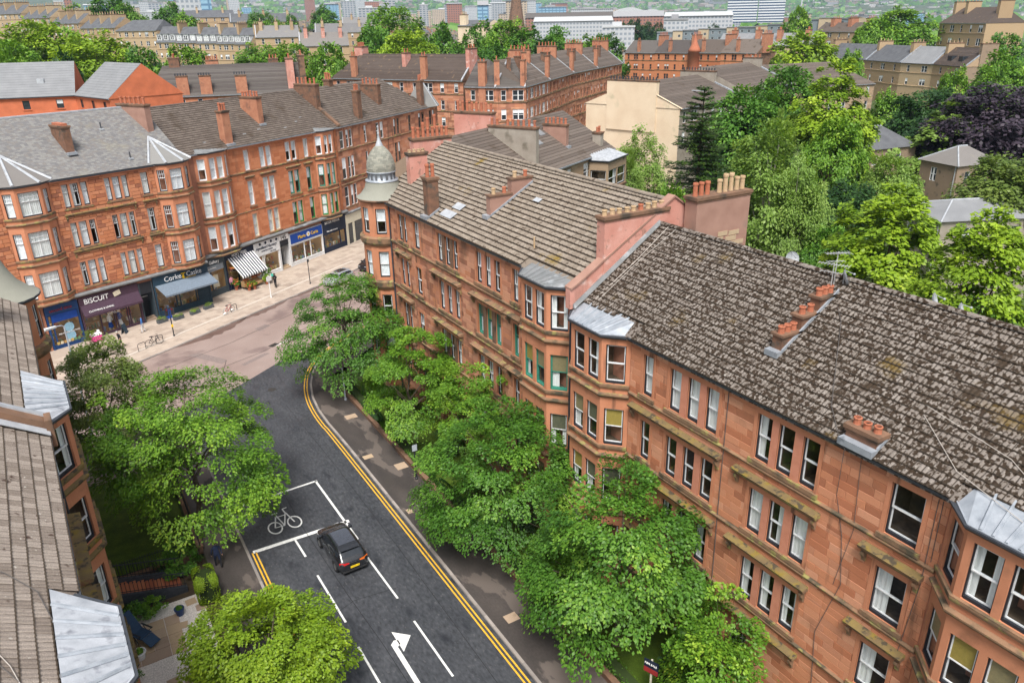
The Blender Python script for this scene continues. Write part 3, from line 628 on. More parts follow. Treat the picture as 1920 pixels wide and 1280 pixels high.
# far pavement of slabs in front of the shops
pv = tag(ob('pavement', None), kind='structure')
strip('pavement_bed', [fk(-60,.15), fk(75,.15), fk(75,22), fk(-60,22)], .095, 'pavement', None, pv)
items = []
for j in range(12):
    for i in range(120):
        u = -46+i*.75+(.375 if j % 2 else 0); o = .18+j*.62
        p = fk(u, o)
        if (j > 6 and p[0] < -6) : continue
        items.append((Matrix.Translation((p[0], p[1], .10)) @ Matrix.Rotation(KD, 4, 'Z') @ Matrix.Diagonal((.74, .61, .018+random.uniform(0,.006), 1)), random.random()))
def slab(mt):
    def g(): b = MB(); b.box(0,1,0,1,0,1,skip='b'); return b.data('paving_slab', mt)
    return cached('slab'+mt, g)
pv.location = (0,0,0)
place_pieces(pv, items, 'paving_slab', 'paving_slabs', slab, 'pavement', 0, pv)
# paler band of slabs along the kerb side
b = MB(); q = [fk(-20,1.9), fk(24,2.6), fk(24,2.95), fk(-20,2.25)]; b.face([(p[0],p[1],.135) for p in q]); mat('pale_slab', [(0.52,0.46,0.40)]); b.build('paving_band', 'pale_slab', pv)
# wet gutter patches by the far kerb
for u0, u1, w0 in ((-6,3,1.2),(2,9,.8),(9.5,15,.5)):
    b = MB(); n = 14; top = [fk(u0+(u1-u0)*i/n, -.03) for i in range(n+1)]; bot = [fk(u0+(u1-u0)*i/n, -.1-w0*math.sin(PI*i/n)*random.uniform(.55,1.1)) for i in range(n+1)]
    b.face([(p[0],p[1],.002) for p in bot]+[(p[0],p[1],.002) for p in reversed(top)]); tag(b.build('wet_patch', 'asphalt_wet'), kind='structure')
# tarmac repairs and an iron cover
for cx, cy, sx, sy, mt_ in ((6.2,65.2,2.4,1.7,'asphalt_patch'),(15.5,75.5,1.6,.9,'asphalt_patch'),(12.8,67.8,3.0,.5,'asphalt_patch'),(9.2,70.5,.9,4.0,'asphalt_patch')):
    if 'asphalt_patch' not in M: mat('asphalt_patch', [(0.19,0.15,0.14),(0.25,0.20,0.185)], rough=.7, fine=10, fine_amt=.2)
    b = MB(); q = [Vector((cx,cy))+kd*(a*sx/2*random.uniform(.85,1.1))+kn*(c*sy/2*random.uniform(.85,1.1)) for a, c in ((-1,-1),(0,-1.1),(1,-1),(1.05,0),(1,1),(0,1),(-1,1))]; b.face([(p.x,p.y,.0005) for p in q]); tag(b.build('tarmac_patch', mt_), kind='structure')
b = MB(); b.box(-.45,.45,-.3,.3,.001,.006); 
for k in range(5): b.box(-.4,.4,-.25+k*.12,-.2+k*.12,.007,.010)
mat('iron', [(0.06,0.055,0.05)], rough=.6, metal=.4); tag(b.build('drain_cover', 'iron', None, loc=(15.2,70.2,0), rz=KD), 'dark iron drain grating set in the pinkish road by the junction', 'drain cover')
b = MB(); b.lathe([(.001,.001),(.34,.001),(.36,-.01)],20); b.lathe([(.001,.004),(.30,.004),(.30,.0)],20); tag(b.build('manhole_cover', 'iron', None, loc=(12.4,60.5,.004)), 'round iron manhole cover in the dark side street near the junction', 'manhole cover')
# inspection covers and pale slabs in the right-hand pavement
for i,(x,y,sx,sy) in enumerate(((16.3,52.0,.9,.7),(15.2,45.6,.7,.5),(16.7,43.2,.8,.8),(15.0,38.0,.35,.5),(15.5,36.6,.7,.55),(15.6,26.6,.7,.6))):
    b = MB(); b.box(-sx/2,sx/2,-sy/2,sy/2,0,.008); tag(b.build('pavement_cover', 'flagstone', None, loc=(x,y,.118)), kind='structure')
# ---------------------------------------------------------------- painted markings
def paint(name, polys, mt, label, cat='road marking', z=.0045, group=None):
    b = MB()
    for p in polys: b.face([(x, y, z) for x, y in p])
    return tag(b.build(name, mt), kind='structure')
def bar(x0, y0, x1, y1, w):
    a = Vector((x0,y0)); c = Vector((x1,y1)); d = (c-a).normalized(); n = Vector((-d.y,d.x))*w/2
    return [tuple(a-n), tuple(c-n), tuple(c+n), tuple(a+n)]
def polyline_paint(name, pts, w, mt):
    L = offset_line(pts, -w/2); Rr = offset_line(pts, w/2)
    for (a, c), (d, e) in zip(zip(L, L[1:]), zip(Rr, Rr[1:])): pass
    b = MB(); n = len(L); b.mesh([(p.x,p.y,.0045) for p in L]+[(p.x,p.y,.0045) for p in Rr], [(i,n+i,n+i+1,i+1) for i in range(n-1)]); tag(b.build(name, mt), kind='structure')
YR = [p for p in KR[:11]]
def resample(pts, k=4):
    P2 = [Vector(p) for p in pts]; out = []
    for i in range(len(P2)-1):
        p0 = P2[max(i-1,0)]; p1 = P2[i]; p2 = P2[i+1]; p3 = P2[min(i+2,len(P2)-1)]
        for j in range(k): t = j/k; out.append(.5*((2*p1)+(p2-p0)*t+(2*p0-5*p1+4*p2-p3)*t*t+(3*p1-p0-3*p2+p3)*t**3))
    return [tuple(p) for p in out]+[tuple(P2[-1])]
YS = resample(YR, 5)
polyline_paint('yellow_line', offset_line(YS, -.24), .09, 'road_yellow'); polyline_paint('yellow_line', offset_line(YS, -.46), .09, 'road_yellow')
YLs = [(5.38,-12),(5.38,39.3)]
polyline_paint('yellow_line', offset_line(YLs, .16), .085, 'road_yellow'); polyline_paint('yellow_line', offset_line(YLs, .36), .085, 'road_yellow')
W = 'road_white'
for q in ([bar(5.6,39.35,11.45,39.25,.28)], [bar(5.6,44.5,11.2,44.75,.17)], [bar(11.1,44.8,11.25,37.2,.14)], [bar(8.04,39.2,8.1,37.3,.12)], [bar(8.16,35.35,8.25,31.0,.11)], [bar(8.19,29.05,8.25,24.8,.11)],
          [bar(11.12,35.3,11.24,31.2,.11)], [bar(11.28,29.2,11.33,24.9,.11)], [bar(8.2,22.8,8.25,18.6,.11)], [bar(11.35,22.8,11.38,18.6,.11)], [bar(15.3,69.9,17.4,71.0,.16)], [bar(4.9,39.9,4.9,38.2,.06), bar(4.55,38.9,4.9,38.9,.05), bar(4.6,38.3,5.0,38.3,.05)], [bar(17.0,84.1,18.8,85.0,.18)]):
    paint('white_line', q, W, '')
mat('tar_seam', [(0.02,0.02,0.022)], rough=.5)
polyline_paint('tar_seam', [(8.75,56),(8.9,48),(8.8,40),(9.05,33),(9.3,28.6),(9.5,20)], .035, 'tar_seam'); polyline_paint('tar_seam', [(12.6,57),(12.9,46),(13.0,35),(12.9,22)], .03, 'tar_seam'); polyline_paint('tar_seam', [(6.9,31.5),(9.2,32.3),(11.6,32.0)], .03, 'tar_seam')
polyline_paint('tar_seam', [(3,63.5),(9,67.2),(14,69.2),(20,73.5)], .05, 'tar_seam'); polyline_paint('tar_seam', [(-4,64),(4,69.5),(12,73.2),(22,79.5)], .05, 'tar_seam'); polyline_paint('tar_seam', [(7,64),(9.5,66),(10.5,69)], .04, 'tar_seam')
# left turn arrow, right turn arrow
paint('turn_arrow', [[(9.62,20.6),(9.86,20.6),(9.86,28.0),(9.62,28.3)], [(9.62,28.3),(9.86,28.0),(10.05,28.12),(10.05,28.42),(9.85,28.5)], [(9.98,29.1),(9.98,27.55),(10.72,28.38)]], W, '')
paint('turn_arrow', [[(6.78,20.0),(7.02,20.0),(7.02,26.6),(6.78,26.2)], [(6.78,26.2),(7.02,26.6),(6.86,27.0),(6.6,26.95),(6.6,26.6)], [(6.62,27.6),(6.62,26.1),(5.95,26.85)]], W, '')
# cycle symbol
def ringpoly(cx, cy, r, w, n=22, a0=0, a1=2*PI, ex=.62):
    out = []
    for i in range(n):
        t0 = a0+(a1-a0)*i/n; t1 = a0+(a1-a0)*(i+1)/n
        f = lambda t, rr: (cx+rr*math.cos(t), cy+rr*math.sin(t)*1.55)
        out.append([f(t0,r-w), f(t0,r), f(t1,r), f(t1,r-w)])
    return out
cyc = ringpoly(7.35,41.0,.44,.085)+ringpoly(8.55,41.0,.44,.085)
bx0, by0 = 7.35, 41.0; bx1, by1 = 8.55, 41.0
hub = (7.92, 40.95); seat = (7.72,42.3); head = (8.32,42.3)
for a, c in (((bx0,by0),seat),((bx0,by0),hub),(hub,seat),(hub,head),((7.76,42.05),(8.28,42.05)),(head,(bx1,by1)),((8.3,42.3),(8.26,42.75)),((8.26,42.75),(8.55,42.78)),(seat,(7.7,42.5)),((7.5,42.5),(7.88,42.5))): cyc.append(bar(*a, *c, .085))
b = MB(); b.cr = 0
for k, p in enumerate(cyc): b.face([(x, y, .0045+.0001*k) for x, y in p])
tag(b.build('cycle_symbol', W), kind='structure')
# ================================================================ the terrace on the right: near block
RN = thing('tenement_block', 'red sandstone tenement under dark mossy roof tiles, beyond the row of street trees', 'tenement', (22, 30.4, 0), -PI/2)
U1 = 33.0
A, B = (0, 0), (U1, 0)
FLN = [(1.76, 3.80), (5.19, 7.24), (8.62, 10.67), (12.05, 14.10)]
groups = [[(5.65, 6.33)], [(7.46, 8.19), (8.60, 9.33), (9.72, 10.45)], [(12.52, 13.26), (13.58, 14.33), (14.71, 15.46)], [(18.33, 19.52)], [(26.4, 27.1)], [(28.2,28.9),(29.3,30.0),(30.4,31.1)]]
holes = []; keep = [(0, 4.72, 0, 15), (20.28, 24.92, 0, 15)]
fillcyc = ['full', 'full', 'none', 'left', 'both', 'none', 'right', 'full', 'none', 'none', 'left', 'full', 'both', 'none', 'right']
FILL = {(3,0):['full'], (3,1):['full','full','full'], (3,2):['left','none','none'], (3,3):['none'], (2,0):['none'], (2,1):['none','none','none'], (2,2):['full','right','full'], (2,3):['left'],
        (1,2):['left','left','both'], (1,3):['left'], (1,0):['none'], (1,1):['both','none','left'], (0,2):['low','blind','low'], (0,1):['low','low','low'], (0,0):['low'], (0,3):['low']}
ci = 0
for fi, (za, zc) in enumerate(FLN):
    for gi, g in enumerate(groups):
        if fi == 0 and gi == 2: continue
        for li, (a, b_) in enumerate(g):
            holes.append((a, b_, za, zc))
            fl = FILL.get((fi, gi)); fl = fl[li] if fl else fillcyc[ci % len(fillcyc)]; ci += 1
            window(RN, ((a+b_)/2, 0, za), 0, b_-a, zc-za, fill=fl)
        surround(RN, A, B, g[0][0], g[-1][1], za, zc, g)
        keep.append((g[0][0]-.16, g[-1][1]+.16, za-.2, zc+.26))
# a glazed door and fanlight on the ground floor under the triple windows
holes.append((12.3, 13.3, .25, 3.3)); keep.append((12.1, 13.5, .2, 3.6))
b = MB(); b.box(12.3, 13.3, .18, .24, .25, 2.3, m=0); b.box(12.3, 13.3, .16, .26, 2.3, 2.4, m=0)
for k in range(4): b.box(12.3+k*.333-.02, 12.3+k*.333+.02, .17, .23, 2.4, 3.3, m=1)
b.box(12.3, 13.3, .17, .23, 2.83, 2.87, m=1); b.face([(12.3,.21,2.4),(13.3,.21,2.4),(13.3,.21,3.3),(12.3,.21,3.3)], 2); b.build('door', ['black_paint', 'white_paint', 'dark_glass'], RN)
b = MB(); b.panel(A, B, -.3, 14.62, holes, .3, 0, 1); b.face([(0,0,14.62),(U1,0,14.62),(U1,10.8,14.62),(0,10.8,14.62)], 0); b.box(0, U1, 10.5, 10.8, -.3, 14.62, m=2, skip='f'); b.face([(U1,0,-.3),(U1,10.8,-.3),(U1,10.8,14.62),(U1,0,14.62)], 0)
b.build('wall', ['mortar', 'stone_trim', 'stone_rubble'], RN)
ashlar(RN, A, B, .6, 14.5, keep, mt='ashlar', n_ind=300)
for u0, u1, seed, nf in ((0.06, 4.68, 1, 2), (20.3, 24.9, 2, 2)):
    bay(RN, u0, u1, .95, 1.05, -.3, FLN, 14.55, nf, mt='stone_trim', fills=('both','right','left','full','none') if seed == 1 else ('none','left','none','both'), stained=(1,2) if seed == 1 else (2,), lead='lead')
FE = [0, -.42]
for z in (11.80, 8.37, 4.94):
    for a, b_ in ((4.72, 20.28), (24.92, U1)): string_course(RN, [(a, 0), (b_, 0)], z)
for fi in (0, 1, 2):
    z = FLN[fi][1]+.62
    for a, b_ in ((4.95, 10.9), (11.7, 15.9), (17.7, 20.0)): hood(RN, A, B, a, b_, z, .36)
# eaves cornice and gutter
b = MB()
for a, b_ in ((4.72, 20.28), (24.92, U1)): b.profile([(0,14.42),(.10,14.46),(.16,14.56),(.16,14.60),(0,14.60)], [(a,0),(b_,0)], 0); b.profile([(.16,14.56),(.30,14.56),(.32,14.66),(.16,14.66)], [(a,0),(b_,0)], 1)
b.build('gutter', ['stone_trim', 'gutter'], RN)
# roof: eaves at y=-.3 z=14.66, ridge at y=5.4 z=18.4
def RNz(y): return 14.68+(y+.3)*(18.4-14.68)/5.7
b = MB(); slope_roof(b, [(0.25,-.28,14.62),(U1,-.28,14.62),(U1,5.4,18.34),(0.25,5.4,18.34)]); slope_roof(b, [(0.25,5.4,18.34),(U1,5.4,18.34),(U1,11.1,14.62),(0.25,11.1,14.62)]); b.build('roof', 'tile_moss', RN)
sl_ = math.hypot(5.7, 3.72)
def skipN(p):
    if 4.9 > p.x and p.y < .35+.02*p.x: return True
    if 20.2 < p.x < 25.0 and p.y < .40: return True
    return False
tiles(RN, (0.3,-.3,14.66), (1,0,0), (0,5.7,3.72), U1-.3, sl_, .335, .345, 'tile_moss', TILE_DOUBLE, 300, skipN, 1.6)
def ridge(root, p0, p1, mt, r=.13, step=.45, ind=True):
    p0 = Vector(p0); p1 = Vector(p1); L = (p1-p0).length; n = int(L/step); d = (p1-p0)/L
    ang = math.atan2(d.y, d.x); pit = math.asin(d.z)
    def f():
        b = MB(); V = []
        for x, s in ((0, 1.0), (step*1.06, .93)):
            for k in range(7): a = PI*k/6; V.append((x, -math.cos(a)*r*s*1.15, math.sin(a)*r*s-.05))
        b.mesh(V, [(i, i+7, i+8, i+1) for i in range(6)]+[(6,5,4,3,2,1,0)]); return b.data('ridge_tile', mt)
    me = cached(('ridge', r, step, mt), f)
    for i in range(n):
        o = ob('ridge_tile', me, root, p0+d*(i*step)+Vector((0,0,random.uniform(0,.012)))); o.rotation_euler = (0, -pit, ang+random.gauss(0,.012))
ridge(RN, (0.2, 5.4, 18.46), (U1-6, 5.4, 18.46), 'tile_moss')
def flash(root, x0, x1, y0, y1, zf, off=.07, mt='lead'):
    b = MB(); b.box(x0-off, x1+off, y0-off-.25, y0-.001, zf(y0)-.15, zf(y0)+.10); b.box(x0-off, x0-.001, y0, y1, zf(y0), zf(y0)+.04)
    V = [(x1+.001,y0,zf(y0)-.1),(x1+off,y0,zf(y0)-.1),(x1+off,y1,zf(y1)-.1),(x1+.001,y1,zf(y1)-.1)]
    b.mesh(V+[(p[0],p[1],p[2]+.26) for p in V], [(4,5,6,7),(1,2,6,5),(0,1,5,4)]); return b.build('flashing', mt, root)
# stepped chimney stack on the roof, the low stack by the gutter, and the gable stack behind the ridge
def stepped(root, x0, x1, steps, body, zf, pots, ph=.5):
    b = MB()
    for y0, y1, zt in steps: b.box(x0, x1, y0, y1-.002, zf(y0)-1, zt-.1); b.box(x0-.07, x1+.07, y0-.07, y1+.05, zt-.1, zt, m=1)
    o = b.build('chimney', [body, 'stone_dark'], root)
    for (y0, y1, zt), pk in zip(steps, pots):
        for i, k in enumerate(pk):
            t = (i+.5)/len(pk); ob('chimney_pot', pot_mesh(k, ph), o, ((x0+x1)/2, y0+(y1-y0)*t, zt-.01))
    flash(root, x0, x1, steps[0][0], steps[-1][1], zf); return o
stepped(RN, 11.35, 11.85, [(1.7,2.75,16.75),(2.75,3.75,17.35),(3.75,4.75,17.95)], 'brick_dark', RNz, ['rrr','rr','rrr'], .32)
chimney(RN, 16.35, 17.55, -.05, .42, 14.4, 15.42, 'brick_dark', 'rrr', 'x', .26); flash(RN, 16.35, 17.55, -.05, .42, RNz)
aerial(RN, (11.6, 4.6, 17.9), 1.3, .4, 10, 1.2); aerial(RN, (11.5, 4.9, 17.9), 1.7, 1.1, 9, 1.0)
dish(RN, (11.75, 5.15, 18.5), 2.3, .36); dish(RN, (8.6, 5.7, 18.45), 1.2, .33); dish(RN, (15.2, 5.8, 18.35), 2.0, .36); dish(RN, (16.2, 5.85, 18.3), 2.0, .3)
b = MB(); b.path([(11.9,4.6,17.85),(13.0,3.6,17.32),(15.2,.6,15.4),(16.4,-.32,14.7),(16.6,-.33,14.6)], .012); b.path([(16.6,-.35,14.6),(16.4,-.02,12.5),(16.9,-.06,11.0),(17.2,-.06,9),(16.5,-.05,6.2),(16.8,-.05,3.0)], .012); b.path([(17.1,-.05,14.3),(17.3,-.06,11.5),(16.9,-.06,8.8)], .01); b.path([(10.95,-.05,14.4),(11.0,-.06,9.5),(11.1,-.05,4)], .02); b.path([(19.9,-.05,14.3),(19.95,-.06,11.0),(19.7,-.06,7.6)], .012); b.path([(20.05,-.05,14.3),(20.1,-.06,12.0)], .012)
b.path([(18.0,1.6,16.0),(20,.4,15.25),(22.5,-.2,14.95),(25,.5,15.3)], .012, m=1); b.path([(17.6,2.0,16.2),(21,1.4,15.85),(24.5,-.3,14.9)], .012, m=1); b.path([(1.0,.6,15.3),(1.1,3.2,17.0),(1.0,5.3,18.4)], .02, m=1); b.path([(1.25,.6,15.3),(1.3,3.0,16.9),(1.6,5.3,18.4)], .012, m=1)
b.build('cable', ['cable', 'cable_pale'], RN)
# wall-head gable (raised party wall) with pink render and its chimney
b = MB(); ys = [(-.42,14.7),(-.42,15.75),(.35,16.15),(1.6,16.9),(6.3,19.7),(10.9,16.6),(10.9,14.5)]
k = len(ys); V = [(-.18,y,z) for y,z in ys]+[(.22,y,z) for y,z in ys]
b.mesh(V, [tuple(range(k-1,-1,-1)), tuple(range(k,2*k))]+[(i,(i+1)%k,(i+1)%k+k,i+k) for i in range(k)])
pw = b.build('party_wall', 'render_pink', RN)
b = MB()
for (y0,z0),(y1,z1) in zip(ys[1:5], ys[2:6]): b.mesh([(-.27,y0,z0),(.30,y0,z0),(.30,y1,z1),(-.27,y1,z1),(-.27,y0,z0+.11),(.30,y0,z0+.11),(.30,y1,z1+.11),(-.27,y1,z1+.11)], [(4,5,6,7),(0,1,5,4),(1,2,6,5),(2,3,7,6),(3,0,4,7)])
b.build('skew_coping', 'render_brown', RN)
b = MB(); b.mesh([(.23,-.25,14.75),(.42,-.25,14.75),(.42,5.3,18.42),(.23,5.3,18.42),(.23,-.25,14.95),(.30,-.25,14.95),(.30,5.3,18.62),(.23,5.3,18.62)], [(0,1,2,3),(1,5,6,2),(4,5,6,7),(0,1,5,4)]); b.build('valley_gutter', 'lead_flat', RN)
chimney(RN, -.38, .26, 1.65, 5.9, 15.5, 19.25, 'render_pink', 'bbbbbrbbb', 'y', .30, 'stone_dark')
chimney(RN, .45, 1.35, 6.9, 10.85, 12, 19.75, 'render_brown', 'rrr bBBbb', 'y', .72, 'stone_dark')
b = MB()
for y0,y1,z in ((8.6,9.3,17.55),(9.4,10.2,17.5),(8.3,9.0,17.25),(9.2,10.0,17.2),(9.5,10.6,16.9)): b.box(1.352,1.38,y0,y1,z-.12,z+.13)
b.build('stone_patch', 'stone_rubble', RN)
b = MB(); b.box(2.6, 6.2, 10.9, 13.6, 0, 14.3, m=0); b.box(2.4, 6.4, 10.85, 13.8, 14.3, 14.7, m=1); b.box(2.5, 6.3, 10.87, 13.7, 14.7, 14.75, m=2); b.build('rear_outshot', ['render_grey', 'slate_dark', 'lead_white'], RN)

# ================================================================ far block of the same terrace, with the corner turret
RF = thing('tenement_block', 'red sandstone corner tenement with domed turret and pale brown tiled roof', 'tenement', (22, 30.4, 0), -PI/2)
A, B = (-25.6, 0), (0, 0); X0 = -25.6
FLF = [(2.75, 4.80), (6.15, 8.22), (9.68, 11.80), (13.20, 15.22)]
gf = [[(-22.85,-22.2),(-21.95,-21.3)], [(-20.05,-19.1)], [(-16.15,-15.43),(-14.98,-14.26),(-13.82,-13.1)], [(-10.6,-9.88),(-9.45,-8.73),(-8.30,-7.58)], [(-6.15,-5.5)]]
holes = []; keep = [(X0-.1-X0, 1.2, 0, 16), (-4.75-X0, 0-X0+.1, 0, 16)]
ci = 0
for fi, (za, zc) in enumerate(FLF):
    for gi, g in enumerate(gf):
        gs = [(a-X0, b_-X0) for a, b_ in g]
        fr = ('green_paint', 'green_paint') if fi == 2 and gi in (3, 4) else ('white_paint', 'black_paint')
        for a, b_ in gs:
            holes.append((a, b_, za, zc)); fl = ['both','full','none','right','half','full','none','left'][ci % 8]; ci += 1
            if fr[0] == 'green_paint': fl = 'low'
            window(RF, ((a+b_)/2+X0, 0, za), 0, b_-a, zc-za, fr[0], fr[1], fl, stained=fr[0] == 'green_paint' and gi == 3, split=.62 if fr[0] == 'green_paint' else .5)
        surround(RF, A, B, gs[0][0], gs[-1][1], za, zc, gs, mm='stone_dark' if (fi+gi) % 2 else 'stone_pink')
        keep.append((gs[0][0]-.16, gs[-1][1]+.16, za-.2, zc+.26))
b = MB(); b.panel(A, B, -.3, 15.74, holes, .3, 0, 1); b.face([(X0,0,15.74),(0,0,15.74),(0,12.2,15.74),(X0,12.2,15.74)], 0); b.box(X0, 0, 11.9, 12.2, -.3, 15.74, m=2, skip='f'); b.face([(X0,12.2,-.3),(X0,0,-.3),(X0,0,15.74),(X0,12.2,15.74)], 0)
b.build('wall', ['mortar', 'stone_trim', 'stone_rubble'], RF)
ashlar(RF, A, B, .6, 15.6, keep, mt='ashlar_far', n_ind=300)
bay(RF, -4.72, -.12, .95, 1.05, -.3, FLF, 15.62, 2, mt='stone_trim', fills=('both','right','left','none'), stained=(0,1,2), frames=[('white_paint','black_paint'),('white_paint','black_paint'),('green_paint','green_paint'),('white_paint','black_paint')], lead='lead_flat', roof_in=.9, roof_rise=.45)
for z in (12.92, 9.38, 5.85): string_course(RF, [(X0+1.2, 0), (-4.75, 0)], z, .2, .15)
for fi in (0, 1, 2):
    z = FLF[fi][1]+.58
    for a, b_ in ((-23.4,-20.7), (-17.0,-12.7), (-11.2,-7.0), (-6.7,-5.0)): hood(RF, A, B, a-X0, b_-X0, z, .42, top='stone_ledge')
b = MB(); b.profile([(0,15.5),(.12,15.55),(.18,15.66),(.18,15.7),(0,15.7)], [(X0+1,0),(-4.75,0)], 0); b.profile([(.18,15.66),(.30,15.66),(.32,15.76),(.18,15.76)], [(X0+1,0),(-4.75,0)], 1); b.tube((-24.3,-.12,.0), (-24.3,-.12,15.6), .06, n=6, m=1); b.build('gutter', ['stone_trim', 'gutter'], RF)
b = MB(); b.tube((-.02,-.2,0), (-.02,-.2,15.5), .06, n=6); b.tube((-.02,-.2,15.5), (-.3,-.35,15.75), .06, n=6); b.build('downpipe', 'gutter', RF)
def RFz(y): return 15.78+(y+.3)*(19.5-15.78)/6.5
b = MB(); slope_roof(b, [(X0-1.2,-.28,15.72),(-.2,-.28,15.72),(-.2,6.2,19.44),(X0-1.2,6.2,19.44)]); slope_roof(b, [(X0-1.2,6.2,19.44),(-.2,6.2,19.44),(-.2,12.6,15.72),(X0-1.2,12.6,15.72)]); b.mesh([(X0-1.2,-.28,15.72),(X0-1.2,12.6,15.72),(X0-1.2,6.2,19.44)], [(0,1,2)]); b.build('roof', 'tile_beige', RF)
def skipF(p): return (p.x > -4.9 and p.y < .3) or (p.x < X0+1.4 and p.y < 1.5 and (p.x-X0+1.2)+(p.y) < 2.4)
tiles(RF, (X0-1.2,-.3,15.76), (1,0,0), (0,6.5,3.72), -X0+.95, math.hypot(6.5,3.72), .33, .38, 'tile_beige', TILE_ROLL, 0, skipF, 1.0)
ridge(RF, (X0-1.2, 6.2, 19.55), (-.3, 6.2, 19.55), 'tile_beige', .14, .5)
chimney(RF, -18.1, -17.3, .05, .85, 14, 18.7, 'brick_dark', 'RR', 'y', .75); flash(RF, -18.1, -17.3, .05, .85, RFz)
stepped(RF, -12.1, -11.6, [(1.7,3.3,18.3),(3.3,4.9,19.2)], 'render_brown', RFz, ['br','br'], .4)
chimney(RF, -24.75, -24.1, 1.8, 3.3, 15, 19.35, 'render_pink', 'bbbb', 'y', .2)
chimney(RF, -28.2, -27.4, 3.7, 7.1, 14, 19.9, 'render_pink', 'rrRrrrrr', 'y', .78, 'stone_dark')
chimney(RF, -33.2, -32.5, 7.2, 8.6, 13, 19.8, 'render_brown', 'rR', 'y', .9)
b = MB()
for x0, x1, y0, y1 in ((-16.6,-14.9,.45,1.0),(-16.2,-15.0,1.25,1.75),(-13.3,-12.5,4.6,4.95),(-22.6,-21.4,2.3,2.65),(-9.6,-8.9,3.6,3.9)):
    b.mesh([(x0,y0,RFz(y0)+.10),(x1,y0,RFz(y0)+.10),(x1,y1,RFz(y1)+.10),(x0,y1,RFz(y1)+.10)], [(0,1,2,3)])
b.build('roof_patch', 'lead_white', RF)
b = MB(); b.tube((-5.2,.9,16.3), (-5.2,.9,17.15), .05, n=7); b.build('vent_pipe', 'pot_buff', RF)
# corner turret: round bay with a slated dome on a leaded drum
TX, TY, TR = -26.5, .4, 1.85
b = MB(); nseg = 18; a0, a1 = rad(150), rad(365)
def ringp(a, r=TR): return (TX+r*math.cos(a), TY+r*math.sin(a))
holes_t = []
wa = [rad(188), rad(232), rad(282), rad(328)]; hw = .26
edges = sorted([a0, a1]+[a+s*hw for a in wa for s in (-1, 1)])
for fi, (za, zc) in enumerate(FLF):
    pass
for e0, e1 in zip(edges, edges[1:]):
    ismid = any(abs((e0+e1)/2-a) < .02 for a in wa)
    p, q = ringp(e0), ringp(e1); L = math.hypot(q[0]-p[0], q[1]-p[1])
    if ismid:
        hl = [(.08, L-.08, za, zc) for za, zc in FLF]; b.panel(p, q, -.3, 15.8, hl, .25)
        ang = math.atan2(q[1]-p[1], q[0]-p[0])
        for fi, (za, zc) in enumerate(FLF): window(RF, ((p[0]+q[0])/2, (p[1]+q[1])/2, za), ang, L-.16, zc-za, fill=['half','none','blind','half'][fi])
    else:
        n = max(1, int((e1-e0)/.18))
        for i in range(n): s0 = e0+(e1-e0)*i/n; s1 = e0+(e1-e0)*(i+1)/n; b.panel(ringp(s0), ringp(s1), -.3, 15.8, [])
tw_ = b.build('turret_wall', 'stone_trim', RF)
arc = [ringp(a0+(a1-a0)*i/20) for i in range(21)]
for z in (13.0, 9.45, 5.9): s = MB(); s.profile([(0,z-.75),(.12,z-.7),(.22,z-.5),(.24,z-.12),(.16,z-.06),(0,z)], arc); s.build('moulding', 'stone_ledge', tw_)
s = MB(); s.profile([(0,15.65),(.15,15.7),(.26,15.8),(.26,15.9),(0,15.9)], arc); s.build('cornice', 'stone_dark', tw_)
b = MB(); b.lathe([(2.1,15.9),(1.75,16.12),(1.42,16.55),(1.28,17.0),(1.25,17.15)], 24, (TX,TY,0)); o = b.build('turret_skirt', 'slate_green', RF, True)
b = MB(); b.lathe([(1.30,17.12),(1.30,17.2),(1.06,17.24),(1.04,17.70),(1.12,17.76),(1.16,17.84),(1.06,17.87)], 24, (TX,TY,0)); o = b.build('turret_drum', 'lead', RF, True)
for i in range(16): a = 2*PI*i/16; q = MB(); q.box(-.09,.09,-.02,.02,17.28,17.7, Matrix.Translation((TX+1.06*math.cos(a),TY+1.06*math.sin(a),0)) @ Matrix.Rotation(a+PI/2,4,'Z')); q.build('louvre', 'slate_dark', o)
prof = [(1.08,17.86),(1.10,18.1),(1.07,18.45),(.96,18.85),(.76,19.25),(.48,19.58),(.27,19.78)]
items = []
for j in range(14):
    t = j/14; z = 17.86+t*1.85; r = np.interp(z, [p[1] for p in prof], [p[0] for p in prof]); r2 = np.interp(z+.16, [p[1] for p in prof], [p[0] for p in prof]); n = max(6, int(2*PI*r/.26))
    tilt = math.atan2(r-r2, .16)
    for i in range(n):
        a = 2*PI*(i+.5*(j % 2))/n
        Mx = Matrix.Translation((TX+(r+.012)*math.cos(a), TY+(r+.012)*math.sin(a), z-.02)) @ Matrix.Rotation(a+PI/2, 4, 'Z') @ Matrix.Rotation(-tilt-.06, 4, 'X') @ Matrix.Diagonal((2*PI*r/n*.97, 1, .19, 1))
        items.append((Mx, random.random()))
def slate_piece(mt):
    def g():
        b = MB(); b.box(-.5,.5,-.012,.01,0,1); return b.data('slate', mt)
    return cached(('slate', mt), g)
b = MB(); b.lathe(prof, 24, (TX,TY,0)); dm = b.build('turret_dome', 'slate_green', RF, True)
place_pieces(RF, items, 'slate', 'dome_slates', slate_piece, 'slate_green', 150, dm)
b = MB(); b.lathe([(.31,19.72),(.25,19.9),(.12,20.2),(.06,20.6),(.10,20.68),(.045,20.76),(.045,21.1),(.09,21.18),(.001,21.28)], 10, (TX,TY,0)); b.build('finial', 'lead_white', RF, True)
